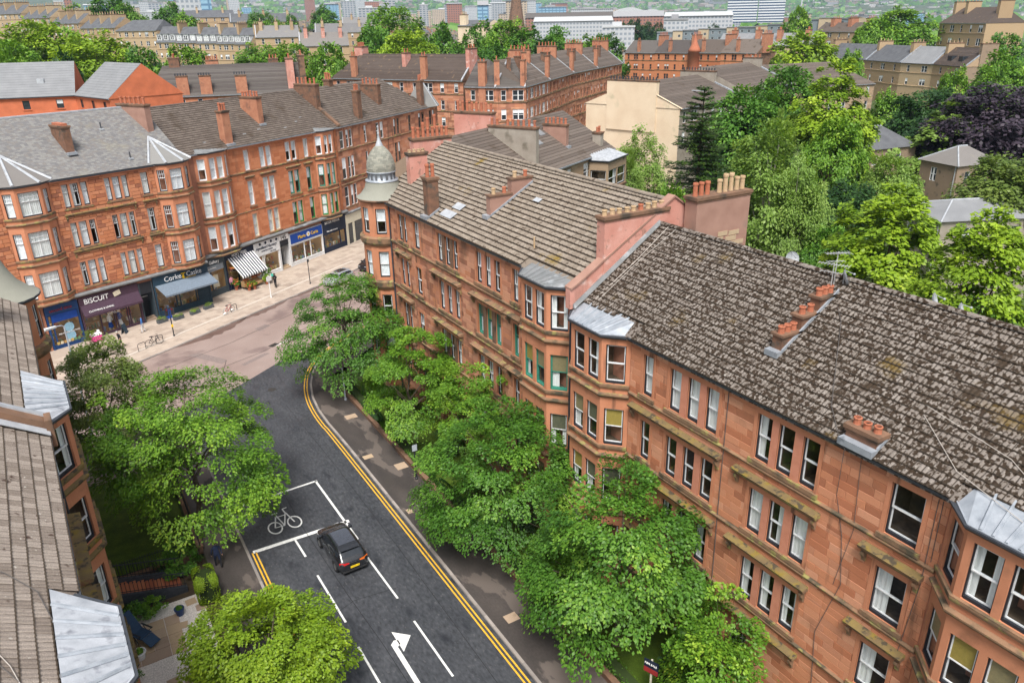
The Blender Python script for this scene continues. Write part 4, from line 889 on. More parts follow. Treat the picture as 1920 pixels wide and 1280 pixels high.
# ================================================================ near left building
LA = rad(90+1.777)
LB = thing('tenement_block', 'sandstone tenement seen from above with fawn tiled roof and lead bay roofs, beside garden steps', 'tenement', (-1.91, 20, 0), LA)
A, B = (-14, 0), (32, 0); FLL = FLN
gl = [[(1.2,1.95),(2.35,3.1),(3.5,4.25)], [(6.0,6.75),(7.15,7.9),(8.3,9.05)], [(18.2,18.9),(19.3,20.0),(20.4,21.1)], [(23.6,24.4)]]
holes = []; keep = [(-5.0+14, 0.0+14, 0, 15), (11.2+14, 16.4+14, 0, 15)]
for fi, (za, zc) in enumerate(FLL):
    for gi, g in enumerate(gl):
        gs = [(a+14, b_+14) for a, b_ in g]
        for a, b_ in gs: holes.append((a, b_, za, zc)); window(LB, ((a+b_)/2-14, 0, za), 0, b_-a, zc-za, fill=['full','both','none'][(fi+gi) % 3])
        surround(LB, A, B, gs[0][0], gs[-1][1], za, zc, gs); keep.append((gs[0][0]-.16, gs[-1][1]+.16, za-.2, zc+.26))
b = MB(); b.panel(A, B, -.3, 14.5, holes, .3, 0, 1); b.box(-14, 32, .01, 11, 14.4, 14.5, m=0); b.face([(32,0,-.3),(32,11,-.3),(32,11,14.5),(32,0,14.5)], 0); b.build('wall', ['mortar', 'stone_trim'], LB)
ashlar(LB, A, B, .6, 14.4, keep, mt='ashlar', n_ind=60)
bay(LB, -5.0, -.05, .92, 1.15, -.3, FLL, 14.5, 2, lead='lead_bay', fills=('full','both','none'), roof_in=.35, roof_rise=.5, ledge='stone_lichen')
bay(LB, 11.2, 16.4, .95, 1.15, -.3, FLL, 14.5, 2, lead='lead_bay', fills=('right','none','full','both'), roof_in=.35, roof_rise=.5, ledge='stone_lichen')
for z in (11.8, 8.37, 4.94):
    for a, b_ in ((-14,-5),( -.05,11.2),(16.4,27.2)): string_course(LB, [(a,0),(b_,0)], z)
for fi in (0, 1, 2):
    z = FLL[fi][1]+.62
    for a, b_ in ((.5,4.9),(5.3,9.9),(17.6,21.7),(23.0,25.0)): hood(LB, A, B, a+14, b_+14, z, .52)
b = MB()
for a, b_ in ((-.05,11.2),(16.4,27.0)): b.profile([(0,14.3),(.1,14.34),(.14,14.44),(0,14.44)], [(a,0),(b_,0)], 0); b.profile([(.14,14.44),(.27,14.44),(.29,14.54),(.25,14.54),(.24,14.47),(.14,14.47)], [(a,0),(b_,0)], 1)
b.tube((10.4,-.13,0), (10.4,-.13,14.3), .055, n=6, m=1); b.build('gutter', ['stone_trim', 'gutter'], LB)
def LBz(y): return 14.56+(y+.2)*(18.2-14.56)/5.6
b = MB(); slope_roof(b, [(-14,-.2,14.5),(10.3,-.2,14.5),(10.3,5.4,18.14),(-14,5.4,18.14)]); slope_roof(b, [(11.0,-.2,14.5),(27.5,-.2,14.5),(27.5,5.4,18.14),(11.0,5.4,18.14)]); slope_roof(b, [(-14,5.4,18.14),(32,5.4,18.14),(32,11,14.5),(-14,11,14.5)]); b.build('roof', 'tile_fawn', LB)
def skipL(p): return (-5.05 < p.x < .05 and p.y < .42) or (11.1 < p.x < 16.5 and p.y < .42) or 10.3 < p.x < 11.0
sw = math.hypot(5.6, 3.64)
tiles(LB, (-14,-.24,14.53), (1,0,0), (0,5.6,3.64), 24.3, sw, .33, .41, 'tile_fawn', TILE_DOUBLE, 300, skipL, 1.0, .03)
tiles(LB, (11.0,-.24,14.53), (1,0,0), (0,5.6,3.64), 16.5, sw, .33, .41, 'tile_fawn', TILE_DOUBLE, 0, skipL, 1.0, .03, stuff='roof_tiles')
# party wall between its two halves: capped skew, flashing either side
b = MB(); V = [(10.35,-.25,14.3),(10.95,-.25,14.3),(10.95,5.4,18.0),(10.35,5.4,18.0)]; b.mesh(V+[(p[0],p[1],p[2]+.75) for p in V], [(4,5,6,7),(0,1,5,4),(1,2,6,5),(2,3,7,6),(3,0,4,7)], 0)
V = [(10.9,-.3,14.98),(11.35,-.3,14.9),(11.35,5.4,18.6),(10.9,5.4,18.7)]; b.mesh(V+[(p[0],p[1],p[2]+.12) for p in V], [(4,5,6,7),(0,1,5,4),(1,2,6,5),(3,0,4,7)], 1)
V = [(10.0,-.3,14.66),(10.32,-.3,14.72),(10.32,5.4,18.4),(10.0,5.4,18.34)]; b.mesh(V+[(p[0],p[1],p[2]+.05) for p in V], [(4,5,6,7),(0,1,5,4),(3,0,4,7)], 1)
b.build('party_wall', ['stone_dark', 'lead_white'], LB)
b = MB(); b.box(10.2,10.95,-.42,-.2,14.1,15.2); b.build('skew_block', 'stone_dark', LB)
b = MB(); V = [(.6,2.0,LBz(2.0)+.06),(1.6,2.0,LBz(2.0)+.06),(1.6,2.75,LBz(2.75)+.06),(.6,2.75,LBz(2.75)+.06)]; b.mesh(V, [(0,1,2,3)]); b.box(.9,1.3,1.75,1.98,LBz(1.75)+.03,LBz(1.75)+.07); b.build('roof_patch', 'lead_white', LB)
b = MB(); b.path([(1.5,2.6,LBz(2.6)+.1),(.9,2.0,LBz(2)+.1),(.5,1.2,LBz(1.2)+.1),(-.2,.6,LBz(.6)+.12),(-2.0,.25,LBz(.25)+.12),(-4.5,.22,LBz(.2)+.12),(-7,.3,LBz(.3)+.1)], .014); b.build('cable', 'cable', LB)
b = MB(); b.path([(-1.0,3.0,LBz(3)+.1),(-2.6,1.7,LBz(1.7)+.1),(-4.2,.8,LBz(.8)+.1)], .011); b.build('cable', 'cable', LB)
b = MB(); b.path([(-.8,2.3,LBz(2.3)+.1),(-3.2,1.2,LBz(1.2)+.1),(-5.2,.7,LBz(.7)+.1)], .011); b.build('cable', 'cable_pale', LB)
# corner turret at its far end with a bell-shaped slated cap
TX, TY, TR = 29.6, 1.0, 1.75
def ringl(a, r=TR): return (TX+r*math.cos(a), TY+r*math.sin(a))
b = MB(); a0, a1 = rad(170), rad(385); wa = [rad(205), rad(250), rad(295), rad(340)]; edges = sorted([a0,a1]+[a+s*.26 for a in wa for s in (-1,1)])
for e0, e1 in zip(edges, edges[1:]):
    p, q = ringl(e0), ringl(e1); L = math.hypot(q[0]-p[0], q[1]-p[1])
    if any(abs((e0+e1)/2-a) < .02 for a in wa):
        b.panel(p, q, -.3, 14.6, [(.08, L-.08, za, zc) for za, zc in FLL], .25); ang = math.atan2(q[1]-p[1], q[0]-p[0])
        for fi, (za, zc) in enumerate(FLL): window(LB, ((p[0]+q[0])/2, (p[1]+q[1])/2, za), ang, L-.16, zc-za, fill=['half','none','left'][fi % 3])
    else: 
        n = max(1, int((e1-e0)/.2))
        for i in range(n): b.panel(ringl(e0+(e1-e0)*i/n), ringl(e0+(e1-e0)*(i+1)/n), -.3, 14.6, [])
tl = b.build('turret_wall', 'stone_trim', LB)
arc = [ringl(a0+(a1-a0)*i/18) for i in range(19)]
for z in (11.9, 8.5, 5.0): s = MB(); s.profile([(0,z-.8),(.12,z-.7),(.24,z-.5),(.26,z-.12),(.16,z-.06),(0,z)], arc); s.build('moulding', 'stone_ledge', tl)
s = MB(); s.profile([(0,14.45),(.2,14.5),(.34,14.6),(.34,14.72),(0,14.72)], arc); s.build('gutter', 'gutter', tl)
b = MB(); b.lathe([(2.1,14.7),(1.7,14.95),(1.15,15.5),(.8,16.2),(.55,16.9),(.42,17.4),(.38,17.7)], 20, (TX,TY,0)); b.build('turret_roof', 'slate_green', LB, True)
b = MB(); b.lathe([(.5,17.65),(.55,17.75),(.4,17.85),(.36,18.4),(.6,18.5),(.62,18.6),(.3,18.75),(.22,19.4),(.34,19.5),(.06,19.7),(.04,20.3),(.001,20.4)], 14, (TX,TY,0)); b.build('finial', 'lead_white', LB, True)
chimney(LB, 22.6, 23.4, 1.2, 4.6, 14, 18.9, 'brick_dark', '', 'y')
# ================================================================ front gardens on the left
strip('lawn', [(-2.5,40.7),(2.7,40.7),(2.7,52.3),(-2.6,52.3)], .02, 'lawn')
strip('garden_bed', [(-2.6,28),(3.05,28),(3.05,40.6),(-2.6,40.6)], .0, 'soil')
strip('gravel', [(-2.1,29.5),(2.3,29.5),(2.3,37.4),(-1.0,37.4),(-2.0,36.0)], .02, 'gravel')
pat = tag(ob('patio', None), kind='structure')
for i in range(4):
    for j in range(4):
        b = MB(); b.box(0,.68,0,.72,0,.03); o = b.build('flagstone', 'flagstone', pat, loc=(-1.85+i*.70+random.uniform(-.01,.01), 33.4+j*.74, .022+random.uniform(0,.008))); o.rotation_euler = (0,0,random.gauss(0,.01))
for x, y in ((.55,35.9),(1.0,35.3),(1.7,36.9),(2.1,36.2),(.0,31.6),(.7,31.2),(.3,30.5)):
    b = MB(); b.box(-.26,.26,-.24,.24,0,.03); b.build('stepping_stone', 'flagstone', pat, loc=(x,y,.022), rz=random.uniform(-.3,.3))
# entrance stair between cast-iron railings
st = thing('entrance_steps', 'flight of red tiled garden steps between dark plinths and iron railings', 'steps', (-1.95, 38.7, 0), 0)
mat('red_tile', [(0.32,0.10,0.05),(0.42,0.15,0.08)], scale=3, rough=.6, piece=[(0.40,0.14,0.07),(0.30,0.09,0.05)])
mat('dark_plinth', [(0.035,0.04,0.05),(0.06,0.065,0.08)], rough=.45)
for k in range(8):
    b = MB(); b.box(0, .40, -.62, .62, -.05, 1.05-k*.13); b.box(.40,.43,-.62,.62,.9-k*.13,1.05-k*.13); b.build('step', 'red_tile', st, loc=(.05+k*.43, 0, 0))
for s in (-1, 1):
    b = MB(); b.mesh([(0,s*.75-.1,-.1),(3.7,s*.75-.1,-.1),(3.7,s*.75+.1,-.1),(0,s*.75+.1,-.1),(0,s*.75-.1,1.3),(3.7,s*.75-.1,.35),(3.7,s*.75+.1,.35),(0,s*.75+.1,1.3)], [(4,5,6,7),(0,1,5,4),(1,2,6,5),(2,3,7,6),(3,0,4,7)]); b.build('plinth', 'dark_plinth', st)
    rl = MB(); y = s*.75; rl.tube((0,y,2.15), (3.7,y,1.2), .03, n=6); rl.tube((0,y,1.45), (3.7,y,.5), .02, n=5); r_ = rl.build('handrail', 'black_paint', st)
    for k in range(20):
        x = .1+k*.185; z = 1.3-x*.257; q = MB(); q.tube((x,y,z), (x,y,z+.95), .014, n=4); q.lathe([(.001,z+.62),(.05,z+.68),(.001,z+.74)], 5, (x,y,0)); q.build('baluster', 'black_paint', r_)
def railing(name, label, p0, p1, h=1.0, step=.14, wall_h=.35, cat='railing', mt='black_paint', wall='stone_dark', group=None):
    p0 = Vector(p0); p1 = Vector(p1); L = (p1-p0).length; ang = math.atan2(p1.y-p0.y, p1.x-p0.x)
    r = thing(name, label, cat, (p0.x, p0.y, 0), ang, group)
    if wall_h: b = MB(); b.box(0, L, -.14, .14, -.1, wall_h); b.box(-.03, L+.03, -.19, .19, wall_h, wall_h+.09); b.build('coping_wall', wall, r)
    z = wall_h+.09; b = MB(); b.tube((0,0,z+h*.92), (L,0,z+h*.92), .022, n=5); b.tube((0,0,z+.12), (L,0,z+.12), .018, n=5); b.build('rail', mt, r)
    def bal(): b = MB(); b.tube((0,0,0), (0,0,h), .011, n=4); b.lathe([(.001,h+.07),(.028,h+.02),(.011,h-.02)][::-1], 5); return b.data('baluster', mt)
    me = cached(('bal', h, mt), bal)
    for k in range(min(300, int(L/step))): ob('baluster', me, r, (step*(k+.5), 0, z))
    return r
railing('garden_railing', 'black iron railing along the lawn beside the entrance steps', (-1.9,40.65), (2.6,40.65), .95, .13, .22)
railing('garden_railing', 'low stone wall with black railing between lawn and left pavement', (3.0,41.0), (3.0,52.3), .9, .15, .35)
# ================================================================ shop street: slated block, tiled block, and the next block
def text(parent, s, size, loc, mt, rx=90, rz=0, ext=.015, align='LEFT', sx=1.0, name='lettering', shear=0):
    cu = bpy.data.curves.new('t', 'FONT'); cu.body = s; cu.size = size; cu.extrude = ext; cu.align_x = align; cu.shear = shear; cu.resolution_u = 3
    t = bpy.data.objects.new('t', cu); C.objects.link(t)
    me = bpy.data.meshes.new_from_object(t.evaluated_get(bpy.context.evaluated_depsgraph_get())); bpy.data.objects.remove(t); bpy.data.curves.remove(cu)
    me.materials.clear(); me.materials.append(M[mt])
    o = ob(name, me, parent, loc); o.rotation_euler = (rad(rx), 0, rad(rz)); o.scale = (sx, 1, 1); return o
def pmat(name, col, rough=.5, **k): return mat(name, [col], rough=rough, fine_amt=.05, **k)
pmat('shop_blue', (0.012,0.05,0.16)); pmat('shop_plum', (0.065,0.035,0.055)); pmat('shop_teal', (0.025,0.055,0.085)); pmat('shop_navy', (0.012,0.02,0.045)); pmat('shop_white', (0.70,0.71,0.72)); pmat('shop_royal', (0.008,0.06,0.32)); pmat('shop_grey', (0.20,0.23,0.26)); pmat('shop_cream', (0.62,0.58,0.46)); pmat('shop_slate', (0.05,0.07,0.085))
pmat('yellow', (0.80,0.50,0.01)); pmat('sign_white', (0.80,0.80,0.80)); pmat('sign_red', (0.30,0.03,0.03)); pmat('sign_cream', (0.62,0.55,0.42)); pmat('pink', (0.80,0.05,0.33)); pmat('pale_blue', (0.25,0.45,0.58)); pmat('canvas_grey', (0.16,0.20,0.25), .8)
def emit(name, col, st):
    m = bpy.data.materials.new(name); m.use_nodes = True; b_ = m.node_tree.nodes['Principled BSDF']; b_.inputs['Emission Color'].default_value = (*col,1); b_.inputs['Emission Strength'].default_value = st; b_.inputs['Base Color'].default_value = (.8,.8,.8,1); M[name] = m
emit('shop_lamp', (1.0,0.78,0.48), 6.0)
mat('stock', [(0.25,0.18,0.10)], piece=[(0.45,0.10,0.05),(0.55,0.40,0.12),(0.10,0.25,0.12),(0.60,0.58,0.52),(0.12,0.12,0.16),(0.08,0.20,0.40),(0.50,0.30,0.10),(0.70,0.62,0.45)], fine_amt=.1)
mat('shop_wall', [(0.30,0.21,0.11),(0.42,0.30,0.16)], scale=1); mat('shop_floor', [(0.30,0.17,0.07)], scale=1)
def shop(root, u0, u1, ztop, zf0, zf1, fmat, fascia, bays_, riser=.55, stock=30, lit=True, depth=3.0, signz=None, name='shopfront', glass=True, floor='shop_floor'):
    """shop unit: pilasters, fascia, stall riser, glazing bars, panes, room with stock; bays_: glazing divisions as fractions"""
    b = MB(); p = .16
    b.box(u0, u0+p, -.12, .12, .1, zf0); b.box(u1-p, u1, -.12, .12, .1, zf0)
    b.box(u0+.002, u1-.002, -.16, .3, zf0, zf1, m=1)
    b.box(u0+p, u1-p, -.06, .12, .1, riser)
    for f in bays_[1:-1]: x = u0+p+(u1-u0-2*p)*f; b.box(x-.05, x+.05, -.05, .08, riser, zf0)
    b.box(u0+p, u1-p, -.05, .08, zf0-.12, zf0-.001); b.box(u0+p, u1-p, -.08, .10, riser-.06, riser+.05)
    o = b.build(name, [fmat, fascia], root)
    if glass:
        for f0, f1 in zip(bays_, bays_[1:]):
            x0 = u0+p+(u1-u0-2*p)*f0+.05; x1 = u0+p+(u1-u0-2*p)*f1-.05; q = MB(); q.face([(x0,.02,riser+.05),(x1,.02,riser+.05),(x1,.02,zf0-.12),(x0,.02,zf0-.12)]); q.build('pane', 'glass', o)
    q = MB(); x0, x1 = u0+.02, u1-.02
    q.face([(x0,depth,0),(x1,depth,0),(x1,depth,ztop),(x0,depth,ztop)]); q.face([(x0,.12,0),(x0,depth,0),(x0,depth,ztop),(x0,.12,ztop)]); q.face([(x1,depth,0),(x1,.12,0),(x1,.12,ztop),(x1,depth,ztop)]); q.face([(x0,depth,zf0+.3),(x1,depth,zf0+.3),(x1,.12,zf0+.3),(x0,.12,zf0+.3)]); q.face([(x0,.12,.15),(x1,.12,.15),(x1,depth,.15),(x0,depth,.15)], 1); q.build('shop_room', ['shop_wall', floor], o)
    if lit:
        q = MB()
        for k in range(3): x = u0+(u1-u0)*(k+.5)/3; q.box(x-.35, x+.35, .9, 1.2, zf0+.16, zf0+.2)
        tag(q.build('ceiling_lamps', 'shop_lamp', o), kind='stuff')
    if stock:
        q = MB()
        for k in range(stock):
            x = random.uniform(u0+.3, u1-.3); y = random.choice((.25,.4,.7,1.4,2.2)); z = riser+.02 if y < .5 else random.choice((.6,1.1,1.6,2.0)); w_, h_ = random.uniform(.08,.3), random.uniform(.12,.5); q.cr = random.random()
            q.box(x-w_/2, x+w_/2, y, y+.2, z, z+h_)
        tag(q.build('stock', 'stock', o), kind='stuff')
    return o
# ---------------- B1
B1 = thing('tenement_block', 'rusticated red sandstone block with grey slate roof above the plum and teal shopfronts', 'tenement', (5, 83.4, 0), rad(20.4))
U0, U1b = -22, 8.35; A, B = (U0, 0), (U1b, 0)
FB = [(5.40, 7.82), (9.22, 11.62), (13.02, 15.20)]
gb = [[(-20.6,-19.9),(-19.6,-18.9)], [(-15.8,-15.1),(-14.8,-14.1),(-13.8,-13.1)], [(-4.45,-3.88),(-3.68,-2.95),(-2.72,-2.15)], [(-.52,.02),(.24,.93),(1.14,1.70)], [(3.05,3.78)]]
holes = []; keep = [(-9.7-U0, -5.45-U0, 4, 16.5), (4.45-U0, U1b-U0+.1, 4, 16.5)]
fl1 = [['full','full','blind'],['left','none','full'],['blind','blind','blind'],['full','none','full'],['none','left','full'],['full','full','full'],['blind'],['half'],['full']]
for fi, (za, zc) in enumerate(FB):
    for gi, g in enumerate(gb):
        gs = [(a-U0, b_-U0) for a, b_ in g]
        for li, (a, b_) in enumerate(gs):
            holes.append((a, b_, za, zc)); window(B1, ((a+b_)/2+U0, 0, za), 0, b_-a, zc-za, 'white_paint', 'black_paint', ['full','blind','none','full','left','blind','blind'][(fi*3+gi*2+li) % 7], grid=True, split=.64)
        surround(B1, A, B, gs[0][0], gs[-1][1], za, zc, gs, mt='stone_trim', mm='stone_trim', jam=.12, lin=.22)
        keep.append((gs[0][0]-.12, gs[-1][1]+.12, za-.2, zc+.22))
# the shop storey is open between piers
shopholes = [(-21.5-U0,-15.2-U0,.1,4.3),(-14.9-U0,-8.85-U0,.1,4.3),(-8.6-U0,-5.55-U0,.1,4.3),(-5.5-U0,.45-U0,.1,4.3),(.5-U0,1.98-U0,.1,4.3),(2.02-U0,U1b-U0-.05,.1,4.3)]
b = MB(); b.panel(A, B, -.3, 15.8, holes+shopholes, .28, 0, 1); b.box(U0, U1b, .02, 14, 15.7, 15.8, m=0); b.face([(U1b,0,-.3),(U1b,14,-.3),(U1b,14,15.8),(U1b,0,15.8)], 0); b.face([(U0,14,-.3),(U0,0,-.3),(U0,0,15.8),(U0,14,15.8)], 0); b.build('wall', ['mortar', 'stone_trim'], B1)
ashlar(B1, A, B, 4.95, 15.6, keep, ch=.36, lmin=.5, lmax=1.0, proud=.075, joint=.03, mt='ashlar_rust', n_ind=300)
FBb = FB
for u0, u1 in ((-9.7,-5.45),(4.45,8.3)):
    bay(B1, u0, u1, .8, 1.05, 4.9, FBb, 15.75, 1, mt='stone_trim', fills=('full','blind','both','none','blind'), grid=True, roof=False, mull_front=True, cw=.72)
    ap = ((u0+u1)/2-.2, 3.1, 18.05); e = [(u0-.35,-.1,15.86),(u0+1.0,-.98,15.85),(u1-1.0,-.98,15.85),(u1+.35,-.1,15.86)]
    r = MB(); bk = ((u0+u1)/2-.2, 3.15, 18.12)
    r.face([e[0],e[1],ap]); r.face([e[1],e[2],ap]); r.face([e[2],e[3],ap]); r.face([e[0],ap,(u0-.35,.2,16.05)]); r.face([e[3],(u1+.35,.2,16.05),ap]); o = r.build('bay_roof', 'slate', B1)
    for p in e: q = MB(); q.tube(Vector(ap)+Vector((0,0,.04)), Vector(p)+Vector((0,0,.04)), .11, .14, 6); q.build('lead_hip', 'lead_white', o)
for s0, s1 in ((-4.75,2.1),(2.75,4.3),(-16.2,-12.7)):
    for z in (12.45, 8.95): hood(B1, A, B, s0-U0, s1-U0, z, .30, .12)
b = MB(); b.profile([(0,15.45),(.12,15.5),(.2,15.62),(0,15.66)], [(-5.4,0),(4.4,0)], 0); b.profile([(.2,15.62),(.34,15.62),(.36,15.78),(.2,15.78)], [(-5.4,0),(4.4,0)], 1); b.build('gutter', ['stone_trim','gutter'], B1)
sh = MB(); sh.profile([(0,4.62),(.34,4.62),(.42,4.72),(.42,4.82),(0,4.95)], [(U0,0),(U1b,0)]); sh.build('shop_cornice', 'lead_flat', B1)
b = MB(); slope_roof(b, [(U0,-.3,15.78),(U1b-.4,-.3,15.78),(U1b-.4,7.07,20.8),(U0,7.07,20.8)]); slope_roof(b, [(U0,7.07,20.8),(U1b-.4,7.07,20.8),(U1b-.4,14.3,15.78),(U0,14.3,15.78)]); b.mesh([(U0,-.3,15.78),(U0,7.07,20.8),(U0,14.3,15.78)], [(0,1,2)]); b.build('roof', 'slate', B1)
tiles(B1, (U0,-.32,15.82), (1,0,0), (0,7.37,5.02), U1b-.4-U0, math.hypot(7.37,5.02), .30, .20, 'slate', TILE_FLAT, 0, lambda p: any(u0-.2 < p.x < u1+.2 and p.y < 2.9*(1-abs(p.x-(u0+u1)/2)/2.5) for u0, u1 in ((-9.7,-5.45),(4.45,8.3))), .7, .014, stuff='roof_slates')
b = MB(); b.box(U0, U1b-.5, 6.9, 7.24, 20.78, 20.92); b.build('ridge', 'lead_white', B1)
chimney(B1, -2.35, -1.65, 2.05, 4.6, 16, 20.1, 'brick_dark', 'r', 'y', .01)
b = MB(); b.box(-2.25,-1.75,2.2,4.3,20.1,20.3); b.build('chimney_pot', 'pot_red', B1); flash(B1, -2.35, -1.65, 2.05, 4.6, lambda y: 16.0+(y+.3)*.681)
for u, y in ((2.35,4.6),(2.83,.75)): q = MB(); z = 16.0+(y)*.681; q.tube((u,y,z), (u,y,z+.7), .06, n=7); q.box(u-.2,u+.2,y-.25,y+.2,z-.05,z+.1,m=1); q.build('vent_pipe', ['gutter','lead_white'], B1)
# shopfronts of B1
BL = [0,.5,1]
shop(B1, -21.4, -15.3, 4.3, 3.3, 4.3, 'shop_slate', 'shop_slate', [0,.3,1]); shop(B1, -14.8, -8.95, 4.3, 3.3, 4.3, 'shop_grey', 'shop_grey', [0,.3,1])
s = shop(B1, -8.55, -5.55, 4.3, 3.55, 4.45, 'shop_blue', 'shop_blue', [0,.12,1], .45, 20, True)
text(s, 'second time', .42, (-8.2,-.20,3.82), 'sign_red', sx=1.0)
b = MB(); b.box(-8.1,-5.75,-.1,-.03,2.75,3.5); b.build('blue_panel', 'shop_royal', s)
for cz in (1.95, 1.1):
    b = MB(); b.lathe([(.001,0),(.46,0),(.46,.02),(.001,.02)], 20); q = b.build('window_disc', 'pale_blue', s, loc=(-6.75,-.03,cz)); q.rotation_euler = (rad(90),0,0)
text(s, 'PRE-LOVED CLOTHES', .2, (-7.8,-.07,1.42), 'sign_white')
for k in range(7): b = MB(); b.box(-8.15+k*.32,-7.9+k*.32,-.09,-.06,.5,.78); b.cr = k*.13; q = b.build('poster', 'stock', s)
s = shop(B1, -5.45, .45, 4.3, 3.6, 4.45, 'shop_plum', 'shop_plum', [0,.28,.52,.56,.76,.8,1], .25, 50, True, 3.5)
b = MB(); b.mesh([(-5.4,-.17,3.62),(.4,-.17,3.62),(.4,-.75,2.72),(-5.4,-.75,2.72),(-5.4,-.75,2.5),(.4,-.75,2.5)], [(0,3,2,1),(3,4,5,2),(0,4,3),(1,2,5)]); b.build('awning', 'shop_plum', s)
text(s, 'BISCUIT', .72, (-5.0,-.18,3.72), 'sign_white', sx=.95, ext=.03)
b = MB(); b.box(-.36,.36,-.02,0,-.24,.24); q = b.build('logo_plate', 'sign_cream', s, loc=(-1.75,-.2,4.02)); q.rotation_euler = (0,rad(-14),0)
text(s, 'CLOTHING & LIVING', .26, (-4.9,-.70,2.95), 'sign_white', rx=57)
text(s, 'SALE', .58, (-3.0,-.09,2.05), 'sign_white')
def mannequin(parent, x, y, top, skirt):
    b = MB(); b.lathe([(.12,1.05),(.16,1.25),(.13,1.45),(.19,1.65),(.17,1.75),(.05,1.82),(.05,1.9)], 8, m=0); b.lathe([(.26,.55),(.22,.8),(.14,1.07)], 8, m=1); b.ball((0,0,2.0), .1, 8, 2); b.tube((.07,0,.25),(.07,0,.56),.05,n=6,m=2); b.tube((-.07,0,.25),(-.07,0,.56),.05,n=6,m=2)
    for sx in (-1,1): b.tube((sx*.18,0,1.66),(sx*.26,-.05,1.2),.05,.035,6,0)
    b.build('mannequin', [top, skirt, 'sign_cream'], parent, loc=(x,y,0))
mannequin(s, -2.75, .45, 'sign_white', 'shop_royal'); mannequin(s, -1.75, .5, 'shop_royal', 'sign_white'); mannequin(s, -.6, .8, 'sign_red', 'stock')
b = MB(); b.box(-4.9,-3.2,1.6,2.2,.15,1.0); b.box(-1.0,-.1,.9,1.3,.9,1.0); b.box(-1.0,-.1,.9,1.3,1.5,1.6); b.build('table', 'shop_floor', s)
def close_door(root, u0, u1, top, side, steps=True, name='close_entrance', fr='black_paint'):
    b = MB(); b.box(u0, u0+.12, -.1, 1.2, .1, top, m=1); b.box(u1-.12, u1, -.1, 1.2, .1, top, m=1); b.box(u0+.12, u1-.12, -.08, .3, 3.1, top, m=0); b.box(u0+.12, u1-.12, 1.2, 1.3, .1, 3.1, m=0); b.box(u0+.12,u1-.12,1.1,1.2,2.4,2.5,m=2)
    for k in range(2): b.box(u0+.12, u1-.12, .0+k*.35, .36+k*.35, .1, .26+k*.15, m=3)
    o = b.build(name, [fr, side, 'sign_white', 'flagstone'], root)
    for k in range(9): x = u0+.16+(u1-u0-.32)*k/8; q = MB(); q.tube((x,-.02,2.35),(x,-.02,3.05),.015,n=4); q.build('baluster', 'black_paint', o)
    return o
close_door(B1, .5, 1.95, 4.3, 'shop_slate')
s = shop(B1, 2.05, 8.3, 4.3, 3.55, 4.55, 'shop_teal', 'shop_teal', [0,.35,.42,.74,1], .7, 60, True, 3.2)
text(s, 'Corke', .78, (3.25,-.19,3.78), 'sign_white', sx=.95); text(s, 'T', .95, (5.15,-.20,3.62), 'yellow', name='logo'); text(s, '&', .5, (5.22,-.22,3.72), 'yellow', name='logo'); text(s, 'Caske', .78, (5.75,-.19,3.78), 'sign_white', sx=.92); text(s, 'THE WINE SHOP', .16, (5.6,-.19,3.61), 'yellow')
b = MB(); b.mesh([(2.2,-.17,3.6),(8.25,-.17,3.6),(8.25,-2.0,2.9),(2.2,-2.0,2.9),(2.2,-2.0,2.72),(8.25,-2.0,2.72)], [(0,3,2,1),(3,4,5,2)]); b.mesh([(2.2,-.17,3.57),(8.25,-.17,3.57),(8.25,-2.0,2.87),(2.2,-2.0,2.87)], [(0,1,2,3)]); b.build('awning', 'canvas_grey', s)
for x in (2.4, 8.05): b = MB(); b.tube((x,-.1,2.6),(x,-1.95,2.85),.025,n=5); b.build('awning_arm', 'black_paint', s)
b = MB(); b.box(6.75,8.1,-.04,.0,.72,3.4)
for k in range(8): b.box(6.8+k*.16,6.86+k*.16,-.07,-.04,.72,3.4)
b.build('slatted_panel', 'shop_teal', s)
# ---------------- B2
B2 = thing('tenement_block', 'bright red sandstone block with brown tiled roof above the blue and white shopfronts', 'tenement', (14, 88.4, 0), rad(31.3))
U0, U1b = -2.6, 23.4; A, B = (U0, 0), (U1b, 0)
FC = [(5.25, 8.0), (9.02, 11.85), (13.05, 15.35)]
gb = [[(6.55,7.35)], [(9.0,9.85),(10.05,10.9)], [(13.3,14.15),(14.35,15.2)], [(16.5,17.35)]]
holes = []; keep = [(0, 4.25-U0, 4, 16.5), (18.35-U0, 22.45-U0, 4, 16.5)]
for fi, (za, zc) in enumerate(FC):
    for gi, g in enumerate(gb):
        gs = [(a-U0, b_-U0) for a, b_ in g]; fr = ('bright_green_paint',)*2 if fi < 2 and gi >= 2 else ('cream_paint',)*2 if fi == 0 else ('white_paint',)*2
        if fr[0] == 'bright_green_paint' and fi == 1: fr = ('green_paint',)*2
        for li, (a, b_) in enumerate(gs):
            holes.append((a, b_, za, zc)); window(B2, ((a+b_)/2+U0, 0, za), 0, b_-a, zc-za, fr[0], fr[1], ['blind','half','half','full','half'][(fi+gi*2+li) % 5] if gi >= 2 else 'blind')
        surround(B2, A, B, gs[0][0], gs[-1][1], za, zc, gs, mt='stone_trim', mm='stone_trim', jam=.12, lin=.2, y=.05)
        keep.append((gs[0][0]-.12, gs[-1][1]+.12, za-.2, zc+.2))
        if fi == 1: hood(B2, A, B, gs[0][0]-.35, gs[-1][1]+.35, zc+.55, .26, .12, top='stone_ledge', br=False)
sp = [(-2.5,1.35),(1.4,5.85),(5.9,10.05),(10.1,11.85),(11.9,18.1),(18.2,22.9)]
